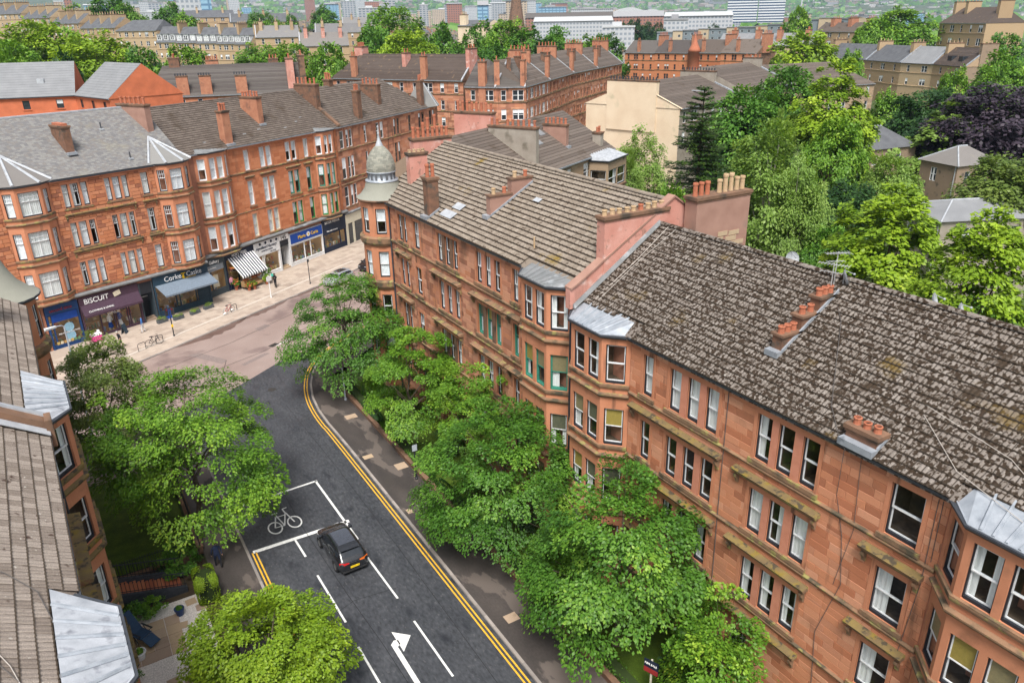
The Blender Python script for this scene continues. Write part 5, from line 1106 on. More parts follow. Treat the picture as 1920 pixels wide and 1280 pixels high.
b = MB(); b.panel(A, B, -.3, 15.95, holes+[(a-U0+.03, b_-U0-.03, .1, 4.35) for a, b_ in sp], .28, 0, 1); b.box(U0, U1b, .02, 12.6, 15.85, 15.95, m=0); b.face([(U1b,0,-.3),(U1b,12.6,-.3),(U1b,12.6,15.95),(U1b,0,15.95)], 0); b.build('wall', ['mortar', 'stone_trim'], B2)
ashlar(B2, A, B, 5.05, 15.8, keep, ch=.38, lmin=.6, lmax=1.3, proud=.02, joint=.012, mt='ashlar_bright', n_ind=0)
bay(B2, -.45, 4.2, .75, 1.15, 5.0, FC, 15.9, 2, mt='stone_trim', frame='white_paint', outer='white_paint', fills=('blind','half','blind','full'), roof=False, cw=.8)
bay(B2, 18.4, 22.4, .75, 1.0, 5.0, FC, 15.9, 2, mt='stone_trim', fills=('half','full','half'), roof=False, cw=.75, frames=[('bright_green_paint',)*2, ('green_paint',)*2, ('white_paint',)*2])
string_course(B2, [(4.25,0),(18.35,0)], 12.95, .2, .14); string_course(B2, [(4.25,0),(18.35,0)], 9.0-.55, .12, .08)
sh = MB(); sh.profile([(0,4.66),(.36,4.66),(.45,4.78),(.45,4.88),(0,5.02)], [(U0,0),(U1b,0)]); sh.build('shop_cornice', 'lead_flat', B2)
b = MB(); b.profile([(0,15.65),(.12,15.7),(.18,15.82),(0,15.85)], [(4.2,0),(18.4,0)], 0); b.profile([(.2,15.82),(.40,15.82),(.42,15.97),(.2,15.97)], [(U0,0),(U1b,0)], 1); b.build('gutter', ['stone_trim','lead'], B2)
def B2z(y): return 15.98+(y+.3)*(20.4-15.98)/6.6
b = MB(); slope_roof(b, [(U0,-.3,15.93),(U1b,-.3,15.93),(U1b,6.3,20.36),(U0,6.3,20.36)]); slope_roof(b, [(U0,6.3,20.36),(U1b,6.3,20.36),(U1b,12.9,15.93),(U0,12.9,15.93)])
for u0, u1 in ((-.45,4.2),(18.4,22.4)): b.face([(u0-.2,-.3,15.99),(u0+1.1,-.98,15.96),(u1-1.1,-.98,15.96),(u1+.2,-.3,15.99),(u1-.3,.6,16.5),(u0+.3,.6,16.5)], 1)
b.build('roof', ['tile_brown', 'lead_flat'], B2)
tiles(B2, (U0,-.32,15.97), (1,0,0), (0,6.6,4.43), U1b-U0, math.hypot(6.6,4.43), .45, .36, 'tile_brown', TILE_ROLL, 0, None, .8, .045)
ridge(B2, (U0,6.3,20.45), (U1b,6.3,20.45), 'tile_brown', .13, .9)
# party stacks and wall-head chimneys
b = MB(); V = [(-3.1,-.35,15.7),(-2.55,-.35,15.7),(-2.55,6.6,20.7),(-3.1,6.6,20.7)]; b.mesh(V+[(p[0],p[1],p[2]+.55) for p in V], [(4,5,6,7),(0,1,5,4),(1,2,6,5),(2,3,7,6),(3,0,4,7)]); b.build('party_wall', 'stone_dark', B2)
chimney(B2, -3.2, -2.5, 2.6, 6.8, 15, 21.2, 'render_brown', 'rrrrrr', 'y', .7)
chimney(B2, 4.45, 5.5, .1, .95, 15, 19.9, 'brick_red', 'rrr', 'x', .75)
flash(B2, 4.45, 5.5, .1, .95, B2z)
chimney(B2, 11.7, 12.5, 2.0, 4.7, 15, 20.7, 'brick_red', 'rrrrrr', 'y', .6); flash(B2, 11.7, 12.5, 2.0, 4.7, B2z)
b = MB(); V = [(23.1,-.35,15.8),(23.6,-.35,15.8),(23.6,6.5,20.5),(23.1,6.5,20.5)]; b.mesh(V+[(p[0],p[1],p[2]+.5) for p in V], [(4,5,6,7),(0,1,5,4),(1,2,6,5),(3,0,4,7)]); b.build('party_wall', 'stone_dark', B2)
chimney(B2, 22.95, 23.75, 2.7, 6.2, 15, 21.3, 'brick_dark', 'rrrrr', 'y', .75)
for u, y in ((1.9,.8),(8.0,1.0),(10.6,1.3),(14.6,.9),(17.2,1.5),(18.6,2.0)): b = MB(); b.box(u,u+.45,y,y+.3,B2z(y)+.02,B2z(y)+.12); b.build('roof_vent', 'lead_white', B2)
# shopfronts of B2
s = shop(B2, -2.5, 1.35, 4.35, 3.75, 4.5, 'shop_slate', 'shop_slate', [0,.45,1], .75, 25); text(s, 'Gallery', .5, (-.95,-.19,3.9), 'sign_white', sx=1.0)
b = MB(); b.box(-1.9,1.1,-.12,-.06,3.0,3.7); b.build('sign_board', 'shop_grey', s); text(s, 'BESPOKE FRAMING', .2, (-1.7,-.13,3.3), 'sign_white')
b = MB(); b.box(-.55,.35,.2,.3,1.0,2.4); b.build('picture', 'sign_cream', s)
s = shop(B2, 1.4, 5.85, 4.35, 3.75, 4.5, 'shop_navy', 'shop_navy', [0,.4,1], .6, 40, glass=True); text(s, "ROB'S TREES", .46, (2.4,-.19,3.92), 'sign_white', sx=.9)
n = 21; b = MB(); u0, u1 = 1.75, 5.7
for k in range(n): x0 = u0+(u1-u0)*k/n; x1 = u0+(u1-u0)*(k+1)/n; b.mesh([(x0,-.17,3.85),(x1,-.17,3.85),(x1,-2.15,1.95),(x0,-2.15,1.95),(x0,-2.15,1.75),(x1,-2.15,1.75)], [(0,3,2,1),(3,4,5,2)], k % 2)
b.build('awning', ['sign_white', 'shop_navy'], s)
s = shop(B2, 5.9, 10.05, 4.35, 2.85, 4.5, 'shop_white', 'shop_white', [0,.3,.36,1], .5, 60)
text(s, 'Hyndland Nursery', .5, (6.15,-.18,3.62), 'shop_navy', sx=.92, shear=.25); text(s, 'HOUSEHOLD & GARDEN', .17, (7.0,-.18,3.3), 'shop_navy'); text(s, 'open seven days', .15, (8.4,-.18,3.0), 'shop_navy')
for k in range(4): b = MB(); b.lathe([(.001,.02),(.17,.02),(.17,0)], 12); q = b.build('emblem', 'shop_navy', s, loc=(6.9+k*.92,-.17,4.25)); q.rotation_euler = (rad(90),0,0)
close_door(B2, 10.1, 11.85, 4.3, 'shop_white'); b = MB(); b.box(10.12,11.83,-.14,-.09,3.85,4.5); q = b.build('number_panel', 'sign_white', B2); text(q, '145', .72, (10.35,-.16,3.92), 'black_paint', sx=.95)
s = shop(B2, 11.9, 18.1, 4.35, 2.75, 4.2, 'shop_white', 'shop_white', [0,.42,.62,1], .5, 60)
b = MB(); b.box(12.05,18.0,-.20,-.165,2.95,4.15); q = b.build('sign_board', 'shop_royal', s); text(q, 'Marie', .62, (13.35,-.22,3.33), 'yellow'); text(q, 'Curie', .62, (15.75,-.22,3.33), 'yellow')
for k in range(8): a = k*PI/4; b = MB(); b.lathe([(.001,.02),(.13,.02),(.13,0)], 8); o = b.build('emblem', 'sign_white', q, loc=(15.3+.2*math.cos(a),-.2,3.55+.2*math.sin(a))); o.rotation_euler = (rad(90),0,0)
b = MB(); b.lathe([(.001,.03),(.13,.03),(.13,0)], 10); o = b.build('emblem', 'yellow', q, loc=(15.3,-.2,3.55)); o.rotation_euler = (rad(90),0,0)
s = shop(B2, 18.2, 22.9, 4.35, 2.6, 4.5, 'shop_navy', 'shop_navy', [0,.75,1], .7, 50); text(s, 'SISTER NELLIE', .45, (18.6,-.18,3.95), 'sign_white', sx=1.1); text(s, 'Hair, nails & beauty', .28, (18.9,-.18,2.85), 'sign_white')
# ---------------- B3
B3 = thing('tenement_block', 'red sandstone block with cream ground-floor shop and slated corner spire', 'tenement', (36.3, 102.3, 0), rad(37.25))
U0, U1b = -3.4, 26.2; A, B = (U0, 0), (U1b, 0); holes = []; keep = []
gb = [[(-2.7,-1.75),(-1.2,-.55),(-.35,.3)], [(3.4,4.0)], [(6.6,7.45),(7.75,8.6)], [(11.6,12.3),(12.6,13.3)], [(16.2,17.0)], [(19.5,20.3),(20.6,21.4)], [(23.2,24.0),(24.3,25.1)]]
for fi, (za, zc) in enumerate(FC):
    for gi, g in enumerate(gb):
        gs = [(a-U0, b_-U0) for a, b_ in g]
        for li, (a, b_) in enumerate(gs): holes.append((a, b_, za, zc)); small_window(B3, ((a+b_)/2+U0, 0, za), 0, b_-a, zc-za, 'white_paint' if gi < 3 else 'stone_dark', [0,.5,0,.3][(gi+fi+li) % 4])
        keep.append((gs[0][0]-.02, gs[-1][1]+.02, za-.02, zc+.02))
        sc = MB(); sc.box(gs[0][0]+U0-.1, gs[-1][1]+U0+.1, -.1, .02, za-.16, za-.021); sc.build('sill', 'stone_ledge', B3)
b = MB(); b.panel(A, B, -.3, 15.95, holes, .28, 0, 0); b.box(U0, U1b, .02, 12.6, 15.85, 15.95, m=0); b.face([(U1b,0,-.3),(U1b,12.6,-.3),(U1b,12.6,15.95),(U1b,0,15.95)], 0); b.build('wall', ['mortar'], B3)
ashlar(B3, A, B, 4.2, 15.7, keep, ch=.45, lmin=.8, lmax=1.6, proud=.02, mt='ashlar_far', n_ind=0)
for z in (12.9, 9.0, 8.4): string_course(B3, [(U0,0),(U1b,0)], z, .18, .16)
b = MB(); b.profile([(0,4.3),(.3,4.3),(.35,4.5),(0,4.6)], [(U0,0),(U1b,0)]); b.build('shop_cornice', 'lead_flat', B3)
b = MB(); b.box(U0, 4, -.14, -.02, 3.0, 4.25, m=0); b.box(U0, U0+.5, -.12, -.02, .1, 3.0, m=0); b.box(-1.7,-1.3,-.12,-.02,.1,3.0,m=0); b.box(3.6,4,-.12,-.02,.1,3.0,m=0); b.face([(U0,-.02,.1),(4,-.02,.1),(4,-.02,3),(U0,-.02,3)], 1); b.build('shopfront', ['shop_cream', 'dark_glass'], B3)
b = MB(); slope_roof(b, [(U0,-.3,15.95),(U1b-3,-.3,15.95),(U1b-7,6.3,20.4),(U0,6.3,20.4)]); slope_roof(b, [(U0,6.3,20.4),(U1b-7,6.3,20.4),(U1b-3,12.9,15.95),(U0,12.9,15.95)]); b.face([(U1b-3,-.3,15.95),(U1b-3,12.9,15.95),(U1b-7,6.3,20.4)]); b.build('roof', 'tile_brown', B3)
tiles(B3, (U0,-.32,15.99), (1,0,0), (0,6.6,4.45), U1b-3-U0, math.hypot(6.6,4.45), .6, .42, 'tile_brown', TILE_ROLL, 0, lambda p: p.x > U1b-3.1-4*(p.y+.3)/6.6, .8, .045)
b = MB(); ap = (24.3,1.9,20.2); e = [(22.2,-.4,15.95),(24.3,-1.0,15.95),(26.4,-.2,15.95),(26.6,2.0,15.95),(26.0,4.0,15.95),(23,3.5,17)]
for p, q in zip(e, e[1:]+e[:1]): b.face([p, q, ap])
b.build('corner_spire', 'slate', B3)
b = MB(); b.path([ap, e[1]], .09); b.path([ap, e[2]], .09); b.build('lead_hip', 'lead_white', B3)
b = MB(); b.profile([(.0,15.8),(.36,15.8),(.4,15.97),(0,15.97)], [(U0,0),(U1b,0)]); b.build('gutter', 'lead', B3)
for x0, x1, y0, y1, z1, pots in ((2.6,3.6,.1,.9,20.1,'rrr'),(10.7,11.6,1.7,4.6,20.3,'rrrrr'),(21.0,22.0,.1,.9,20.1,'rr'),(5.0,6.0,6.0,7.0,21.3,'rrr')): chimney(B3, x0, x1, y0, y1, 15, z1, 'brick_dark', pots, None, .8)
# ================================================================ buildings behind
def tenement(name, label, A, B, ze, depth=12, rise=4.5, zb=0, floors=3, fh=3.4, groups=None, wall='ashlar_far', roof='tile_brown', trim='stone_ledge', wframe='white_paint', gable='stone_dark', hipL=0, hipR=0, ov=.3, group=None, ww=.95, wh=1.9, pitch=None, spacing=2.6, strings=True, gut='lead', cat='tenement', rowtiles=.45, back=False, top_gap=.55, blocks=True, double=True):
    A = Vector((A[0],A[1])); B = Vector((B[0],B[1])); L = (B-A).length; ang = math.atan2(B.y-A.y, B.x-A.x)
    r = thing(name, label, cat, (A.x, A.y, 0), ang, group)
    holes = []; keep = []
    if groups is None:
        n = max(1, int(L/spacing)); groups = [(L*(i+.5)/n, 2 if (double and i % 3 == 1) else 1) for i in range(n)]
    for f in range(floors):
        zc = ze-top_gap-f*fh; za = zc-wh
        for gi, (u, n) in enumerate(groups):
            if u-ww*n/2 < .1 or u+ww*n/2 > L-.1: continue
            w = ww*n+(.2 if n > 1 else 0); holes.append((u-w/2, u+w/2, za, zc)); keep.append((u-w/2-.02, u+w/2+.02, za-.02, zc+.02))
            small_window(r, (u, 0, za), 0, w, wh, wframe, [0,.5,0,.35,0][(gi*2+f) % 5], n)
            s = MB(); s.box(u-w/2-.12, u+w/2+.12, -.12, .02, za-.18, za-.03); s.build('sill', trim, r)
    b = MB(); b.panel((0,0), (L,0), zb, ze, holes, .25, 0); b.face([(L,0,zb),(L,depth,zb),(L,depth,ze),(L,0,ze)], 1); b.face([(0,depth,zb),(0,0,zb),(0,0,ze),(0,depth,ze)], 1); b.face([(L,depth,zb),(0,depth,zb),(0,depth,ze),(L,depth,ze)], 0)
    b.build('wall', [wall, gable], r)
    if blocks: ashlar(r, (0,0), (L,0), max(zb, ze-floors*fh-1), ze-.15, keep, ch=.5, lmin=.9, lmax=1.8, proud=.025, mt=wall, n_ind=0)
    if strings:
        for f in range(floors): string_course(r, [(0,0),(L,0)], ze-top_gap-f*fh-wh-.25, .2, .15, trim)
    b = MB(); zr = ze+rise; d2 = depth/2
    p = [(-.1,-ov,ze), (L+.1,-ov,ze), (L-hipR,d2,zr), (hipL,d2,zr), (L+.1,depth+ov,ze), (-.1,depth+ov,ze)]
    slope_roof(b, [p[0],p[1],p[2],p[3]]); slope_roof(b, [p[3],p[2],p[4],p[5]])
    b.face([p[1],p[4],p[2]], 0 if hipR else 1); b.face([p[5],p[0],p[3]], 0 if hipL else 1)
    b.build('roof', [roof, gable], r)
    if rowtiles:
        nrow = int(math.hypot(d2+ov, rise)/rowtiles); q = MB()
        for j in range(nrow):
            t0, t1 = j/nrow, (j+1.12)/nrow; q.cr = random.random()
            f = lambda t, e: Vector(p[0 if e == 0 else 1]).lerp(Vector(p[3 if e == 0 else 2]), min(t, 1))+Vector((0,0,.02))
            a, c, d, e_ = f(t0,0), f(t0,1), f(t1,1), f(t1,0); up = Vector((0,0,.05)); q.face([a+up, c+up, d, e_]); q.face([a, c, c+up, a+up])
        tag(q.build('tile_courses', roof, r), kind='stuff')
    g = MB(); g.profile([(0,ze-.35),(.15,ze-.3),(.22,ze-.12),(.22,ze-.02),(0,ze-.01)], [(0,0),(L,0)], 0); g.profile([(.23,ze-.13),(.38,ze-.13),(.4,ze+.03),(.23,ze+.03)], [(0,0),(L,0)], 1); g.build('gutter', [trim, gut], r)
    return r, L
def stacks(r, L, depth, ze, rise, spec):
    """spec: list of (u, y0, y1, top above ridge, width, pots, body)"""
    for u, y0, y1, top, w_, pots, body in spec: chimney(r, u-w_/2, u+w_/2, y0, y1, ze-.5, ze+rise+top, body, pots, None, .8)
def rim(r, u, depth, ze, rise, mt='lead_white', w_=.3, up=.25, both=True):
    """raised skew (party wall head) crossing the front slope"""
    b = MB(); d2 = depth/2; V = [(u-w_/2,-.3,ze),(u+w_/2,-.3,ze),(u+w_/2,d2,ze+rise),(u-w_/2,d2,ze+rise)]; b.mesh(V+[(p[0],p[1],p[2]+up) for p in V], [(4,5,6,7),(0,1,5,4),(1,2,6,5),(3,0,4,7)]); b.build('skew', mt, r)
def xy(px, py, **k): p = at(px, py, **k); return (p.x, p.y)
# D: the tenement behind the terrace, its back roof with skylights towards us
DA, DB = Vector((37.6,68.3)), Vector((53.7,77.1)); dn = Vector((.48,-.877)); a_, b_ = DA+dn*6.5-(DB-DA).normalized()*9, DB+dn*6.5
D, L = tenement('tenement_block', 'tenement with skylights in its brown tiled back roof, behind the pale-roofed corner block', a_, b_, 14.6, 13, 4.0, 0, 3, 3.5, wall='stone_rubble', roof='tile_brown', gable='stone_rubble', spacing=4.2, strings=False, rowtiles=.4)
ds = 4.0/6.5; dz = lambda y: 14.6+(y+.3)*4.0/6.8
for u, y in ((L-12.8,2.9),(L-10.4,3.9)):
    b = MB(); V = [(u,y,dz(y)+.12),(u+1.1,y,dz(y)+.12),(u+1.1,y+1.7,dz(y+1.7)+.12),(u,y+1.7,dz(y+1.7)+.12)]; b.mesh(V+[(p[0],p[1],p[2]-.15) for p in V], [(0,1,2,3),(4,5,1,0),(5,6,2,1),(7,4,0,3)]); b.build('skylight', 'slate_pale', D)
chimney(D, L-17.6, L-17.0, .6, 6.0, 13, 19.0, 'render_grey', 'rrrrrr rr', 'y', .6); b = MB(); b.box(L-17.1,L-16.9,-.3,6.4,14.5,15.1); b.build('skew', 'stone_dark', D)
chimney(D, L-8.6, L-8.0, 1.8, 4.6, 14, 18.2, 'render_brown', 'rrrrrr', 'y', .6); flash(D, L-8.6, L-8.0, 1.8, 4.6, dz)
chimney(D, L-2.4, L-1.6, .5, 1.5, 14, 16.7, 'render_grey', 'rrrr', 'x', .55)
bay(D, L-6.6, L-.8, 2.2, .3, 0, [(4.2,6.2),(7.8,9.8),(11.2,13.2)], 14.2, 2, mt='stone_rubble', lead='lead_white', roof_in=1.6, roof_rise=.9, fills=('none','both'), ledge='stone_dark')
chimney(D, 10.4, 11.2, 6.0, 10.5, 14, 20.1, 'render_pink', 'rrrrrrrr', 'y', .9)
# E: cream rendered gable with a row of dark cans
u_ = Vector((.952,.306)); ea = Vector((94.0,100.3))
E1, L = tenement('tenement_block', 'brown tiled block whose cream rendered gable carries a row of dark chimney cans', ea, ea+u_*24, 14.2, 19.5, 3.9, 0, 2, 3.4, wall='render_grey', roof='tile_brown', gable='render_cream', spacing=3.2, strings=False, blocks=False)
chimney(E1, -.25, .6, 4.6, 14.8, 10, 18.6, 'render_cream', '', 'y')
for k in range(16): b = MB(); b.tube((.2,5.0+k*.62,18.6), (.2,5.0+k*.62,19.15), .14, .12, 8); b.build('chimney_can', 'gutter', E1)
b = MB(); b.mesh([(-.2,-.4,14.25),(.35,-.4,14.25),(.35,4.6,16.3),(-.2,4.6,16.3)], [(0,1,2,3)]); b.build('skew', 'render_cream', E1)
b = MB(); b.box(12,12.6,2,4.6,16.1,16.2); b.build('skylight', 'lead_white', E1)
chimney(E1, L-.5, L+.3, 6.0, 13.5, 13, 18.9, 'render_grey', '', 'y')
for k in range(12): b = MB(); b.tube((L-.1,6.3+k*.6,18.9), (L-.1,6.3+k*.6,19.4), .13, .11, 8); b.build('chimney_can', 'gutter', E1)
rim(E1, L-.1, 19.5, 14.2, 3.9, 'lead', .5)
ea2 = ea+u_*25
E2, L = tenement('tenement_block', 'brown tiled block with ochre ridge next to the cream gabled one', ea2, ea2+u_*22, 15.2, 19.5, 4.2, 0, 2, 3.4, wall='stone_rubble', roof='tile_brown', gable='render_grey', spacing=3, strings=False, blocks=False)
rim(E2, L-.2, 19.5, 15.2, 4.2, 'lead', .6); chimney(E2, L-1, L, 7, 11, 14, 20.4, 'render_grey', 'rrrr', 'y', .6)
# C1 and the curved terrace C2
cz = 17.0
C1, L = tenement('tenement_block', 'red sandstone tenement with dark mossy roof and two tall wall-head chimneys', xy(622,147,z=cz), xy(868,152,z=cz), cz, 13, 5.0, 0, 4, 3.5, wall='ashlar_far', roof='tile_mossdark', wframe='white_paint', gable='stone_dark', hipL=4, spacing=3.3)
stacks(C1, L, 13, cz, 5, [(L*.18,.1,1.0,-.2,1.3,'rrr','brick_red'),(L*.72,-.15,.8,-.1,1.3,'rr','brick_red'),(L*.52,3,5.2,.4,.9,'rr','render_pink'),(L-.3,2.8,6.2,1.3,.9,'rrr','render_pink'),(3.5,6,8.5,1.6,2.2,'rrrrrr','render_pink')]); rim(C1, L-.2, 13, cz, 5, 'lead_white')
pa = [(872,163),(930,164),(985,163),(1030,150),(1075,137),(1120,128),(1166,119)]
tl_ = [('slate-grey tiled roof and hipped corner over red sandstone, next to the mossy-roofed tenement','tile_dark'),('rounded red sandstone corner house with lead-capped parapet','tile_dark'),('first straight house of the curved red sandstone terrace beyond the rounded corner','tile_brown'),('second straight house of the curved red sandstone terrace beyond the rounded corner','tile_brown'),('third straight house of the curved red sandstone terrace beyond the rounded corner','tile_brown'),('last house of the curved red sandstone terrace beyond the rounded corner','tile_brown')]
for i in range(6):
    q0 = xy(*pa[i], z=cz); q1 = xy(*pa[i+1], z=cz)
    t, L = tenement('tenement_block', tl_[i][0], q0, q1, cz, 12, 4.6, 0, 4, 3.5, wall='ashlar_far', roof=tl_[i][1], wframe='stone_trim' if i > 2 else 'white_paint', gable='stone_dark', spacing=2.6, group='houses of the curved terrace', hipL=(0,3,2,0,0,0)[i], hipR=(4,2,0,0,0,0)[i])
    if i != 0: stacks(t, L, 12, cz, 4.6, [(.2,.1,.9,.2,1.0,'r','brick_red')])
    if i in (1,2,3,4,5): stacks(t, L, 12, cz, 4.6, [(L*.98,4.0,8.5,1.4,1.0,'rrrrrr','brick_red'),(L*.45,2.5,4.5,.5,.8,'rrr','brick_dark')])
    rim(t, L-.1, 12, cz, 4.6, 'lead_white', .3, .2)
    if i == 0: chimney(t, L*.45, L*.45+1.4, -.2, .8, 10, cz+4.6, 'brick_red', 'rr', None, .5)
# brick flats and dark-tiled block, upper left
def xyD(px, py, D): p = at(px, py, D=D); return (p.x, p.y)
zf = at(70,183,D=165).z
F1, L = tenement('apartment_block', 'modern red rendered flats under a pale grey roof, behind the slated shop block', xyD(-120,186,170), xyD(141,181,165), zf, 13, 5.6, 2, 3, 3.0, wall='render_red', roof='slate_pale', wframe='dark_glass', gable='render_red', spacing=5.0, strings=False, gut='gutter', blocks=False, ww=1.15, wh=1.5, rowtiles=.6, trim='render_red', cat='flats', double=False)
F2, L2 = tenement('apartment_block', 'gable-ended wing of the red rendered flats with pale grey roof', xyD(141,181,165), xyD(206,187,152), zf, 13, 5.4, 2, 3, 3.0, wall='render_red', roof='slate_pale', wframe='dark_glass', gable='render_red', spacing=4.0, strings=False, gut='gutter', blocks=False, ww=1.15, wh=1.5, rowtiles=.6, trim='render_red', cat='flats', double=False)
b = MB(); b.box(L*.72,L*.72+1.1,2.2,3.4,zf+2.0,zf+2.9); b.build('skylight', 'lead_white', F1)
zk = 15.5
K1, L = tenement('tenement_block', 'long dark tiled tenement behind the shop street with three red wall-head stacks', xy(277,184,z=zk), xy(578,172,z=zk), zk, 13, 5.6, 0, 2, 3.4, wall='stone_trim', roof='tile_dark', gable='stone_dark', spacing=3.5, hipL=3)
stacks(K1, L, 13, zk, 5.6, [(L*.22,.0,1.1,-1.7,2.2,'','brick_red'),(L*.36,.0,1.1,-1.7,2.2,'','brick_red'),(L*.58,.0,1.1,-1.9,2.2,'','brick_red'),(L*.17,6,8.5,1.5,2.0,'rrrrrr','brick_dark'),(L*.40,9,10.5,.8,2.5,'rrrrrr','brick_red'),(L*.80,9,10.5,.8,2.0,'rrr','brick_dark'),(L*.90,.5,6.5,1.0,1.5,'rrrr','render_pink'),(L*.98,1.5,7.5,1.5,1.2,'rrr','stone_dark')])
for u in (L*.2,L*.34,L*.56):
    for k in range(5): b = MB(); b.box(u-.6+k*.5,u-.4+k*.5,.2,.9,zk+3.9,zk+4.35); b.build('chimney_can', 'gutter', K1)
# crescents on the hill
def buffterrace(label, p0, p1, D0, D1, hgt, **kw):
    a = at(*p0, D=D0); c = at(*p1, D=D1); z = (a.z+c.z)/2
    return tenement('terrace_house', label, (a.x,a.y), (c.x,c.y), z, kw.pop('depth',11), kw.pop('rise',4.2), z-hgt, 3, 3.6, wall='stone_buff', gable='stone_buff', trim='stone_buff', group='buff terraces on the hill', rowtiles=0, blocks=False, cat='house', **kw), z
(q, L), z = buffterrace('end house of the buff hillside terrace with hipped slate roof', (217,58), (293,58), 395, 375, 13, roof='slate_dark', hipL=5, hipR=1, spacing=4.2)
names_ = ['first','second','third','fourth','fifth']
px_ = [293, 330, 368, 406, 440, 470]
for i in range(5):
    (q, L), z = buffterrace('%s dormered house of the long buff terrace, counting from the hipped end house' % names_[i], (px_[i],79+i*.9), (px_[i+1],79.9+i*.9), 372-i*6, 366-i*6, 13, roof='slate_dark', spacing=3.0, rise=6.0)
    chimney(q, L-.5, L+.5, 3, 8.5, z+2, z+7.4, 'stone_buff', 'bbbbb', None, .9)
    for k in range(3):
        u = L*(k+.5)/3; b = MB(); b.box(u-1.1,u+1.1,.3,3.0,z+.7,z+3.0,m=0); b.box(u-1.25,u+1.25,.1,3.4,z+3.0,z+3.25,m=1); b.build('dormer', ['white_paint','lead_flat'], q)
        small_window(q, (u,.16,z+1.0), 0, 1.7, 1.7, 'white_paint', 0, 2)
for i,(p0,p1,D0,D1) in enumerate((((150,50),(217,56),430,402),((95,40),(150,49),455,432),((40,30),(95,39),490,457),((-30,24),(40,30),520,490))):
    (q, L), z = buffterrace('%s house of the upper buff terrace above the big limes, counting from its lower end' % names_[i], p0, p1, D0, D1, 12, roof='slate_dark', spacing=4.0)
    for u in (.2*L,.5*L,.8*L): chimney(q, u-.5, u+.5, 2, 9, z+1, z+5.6, 'stone_buff', 'bbbbbb', 'y', 1.1)
for i,(p0,p1,D,roof_) in enumerate((((478,68),(562,72),330,'slate'),((560,80),(655,92),285,'slate'),((590,60),(690,62),420,'slate'),((430,42),(560,40),470,'slate_dark'),((640,45),(770,44),560,'slate'),((300,32),(440,34),560,'slate_dark'))):
    lab = ['grey hip-roofed buff house below the dormered terrace','slate roofed house with white skews among the limes','grey slated house with many buff chimney cans','long slated buff building in the middle distance','slated buff block before the far towers','dark roofed buff block beneath the far office slab'][i]
    (q, L), z = buffterrace(lab, p0, p1, D, D, 12, roof=roof_, spacing=4.5, hipL=3 if i == 0 else 0)
    for u in (.15*L,.5*L,.85*L): chimney(q, u-.6, u+.6, 3, 8, z+1, z+5.8, 'stone_buff' if i != 1 else 'render_pink', 'bbbbbb', None, 1.0)
    rim(q, .02*L, 11, z, 4.2)
# buff gable among the trees (centre)
b0 = at(860,95,D=330); q, L = tenement('tenement_block', 'tall blank buff gable rising behind the limes in the centre', (b0.x,b0.y), xyD(912,97,322), at(900,48,D=330).z, 12, 2.0, -2, 1, 3.4, wall='render_cream', roof='slate_dark', gable='render_cream', spacing=60, strings=False, blocks=False, rowtiles=0)
chimney(q, 1, 4, .2, 2, 10, at(845,28,D=330).z, 'render_cream', 'bbbbb', 'x', 1.0); chimney(q, L-4, L-1, .2, 2, 10, at(885,44,D=330).z, 'render_cream', 'bbbb', 'x', 1.0)
# right side houses
zg = 12.0
G1, L = tenement('tenement_block', 'long brown tiled hipped block with a rubble end wall above the garden trees', xy(1400,172,z=zg), xy(1640,157,z=zg), zg, 18, 5.2, 0, 2, 3.6, wall='stone_rubble', roof='tile_brown', gable='stone_rubble', hipR=7, spacing=4, strings=False)
b = MB(); b.box(L+.02,L+.1,1.2,1.4,0,zg); b.build('downpipe', 'lead_white', G1); chimney(G1, L-2.6, L-1.6, 11, 12, zg, zg+2.3, 'stone_rubble', 'rr', None, .6)
zh = 14.2
pts_ = [(1545,108),(1625,113),(1690,118),(1750,121),(1812,126)]; rf = ['slate_dark','slate_dark','slate_pale','tile_mossdark']; lb = ['slated house hidden by small trees in the row above the garden','weathered slate house with white rooflight in the row above the garden','smooth grey roofed house in the row above the garden','mossy brown roofed end house with two rooflights above the garden']
for i in range(4):
    q, L = tenement('terrace_house', lb[i], xy(*pts_[i],z=zh), xy(*pts_[i+1],z=zh), zh, 12, 4.8, 0, 2, 3.8, wall='stone_buff', roof=rf[i], gable='stone_rubble', spacing=5, trim='stone_buff', gut='gutter', cat='house', group='row of houses above the garden', rowtiles=.5 if i == 3 else 0, blocks=False)
    chimney(q, -.6, .6, 3.5, 8.5, zh, zh+6.0, 'stone_buff', 'bbbb', None, .7); rim(q, L-.2, 12, zh, 4.8, 'lead', .5)
    if i == 3:
        for u in (L*.35, L*.68): b = MB(); b.box(u-.9,u+.9,1.2,3.4,zh+1.3,zh+2.6); b.build('rooflight', 'dark_glass', q)
        chimney(q, L-.8, L+.3, 3.5, 8.5, zh, zh+6.2, 'stone_rubble', 'bbbb', None, .7)
m0 = at(1762,44,D=335); m1 = at(1850,44,D=315); zz = (m0.z+m1.z)/2
MN, L = tenement('mansion_block', 'tall buff sandstone mansion block with maroon roof at the far right', (m0.x,m0.y), (m1.x,m1.y), zz, 14, 5.0, 0, 3, 4.2, wall='stone_buff', roof='tile_mossdark', gable='stone_buff', trim='stone_buff', hipL=2, hipR=2, spacing=4.2, cat='house', rowtiles=0, blocks=False, wh=2.3)
for u in (L*.3,L*.95,1): chimney(MN, u-.7, u+.7, 4, 9, zz, zz+7, 'stone_buff', 'bbbb', None, .8)
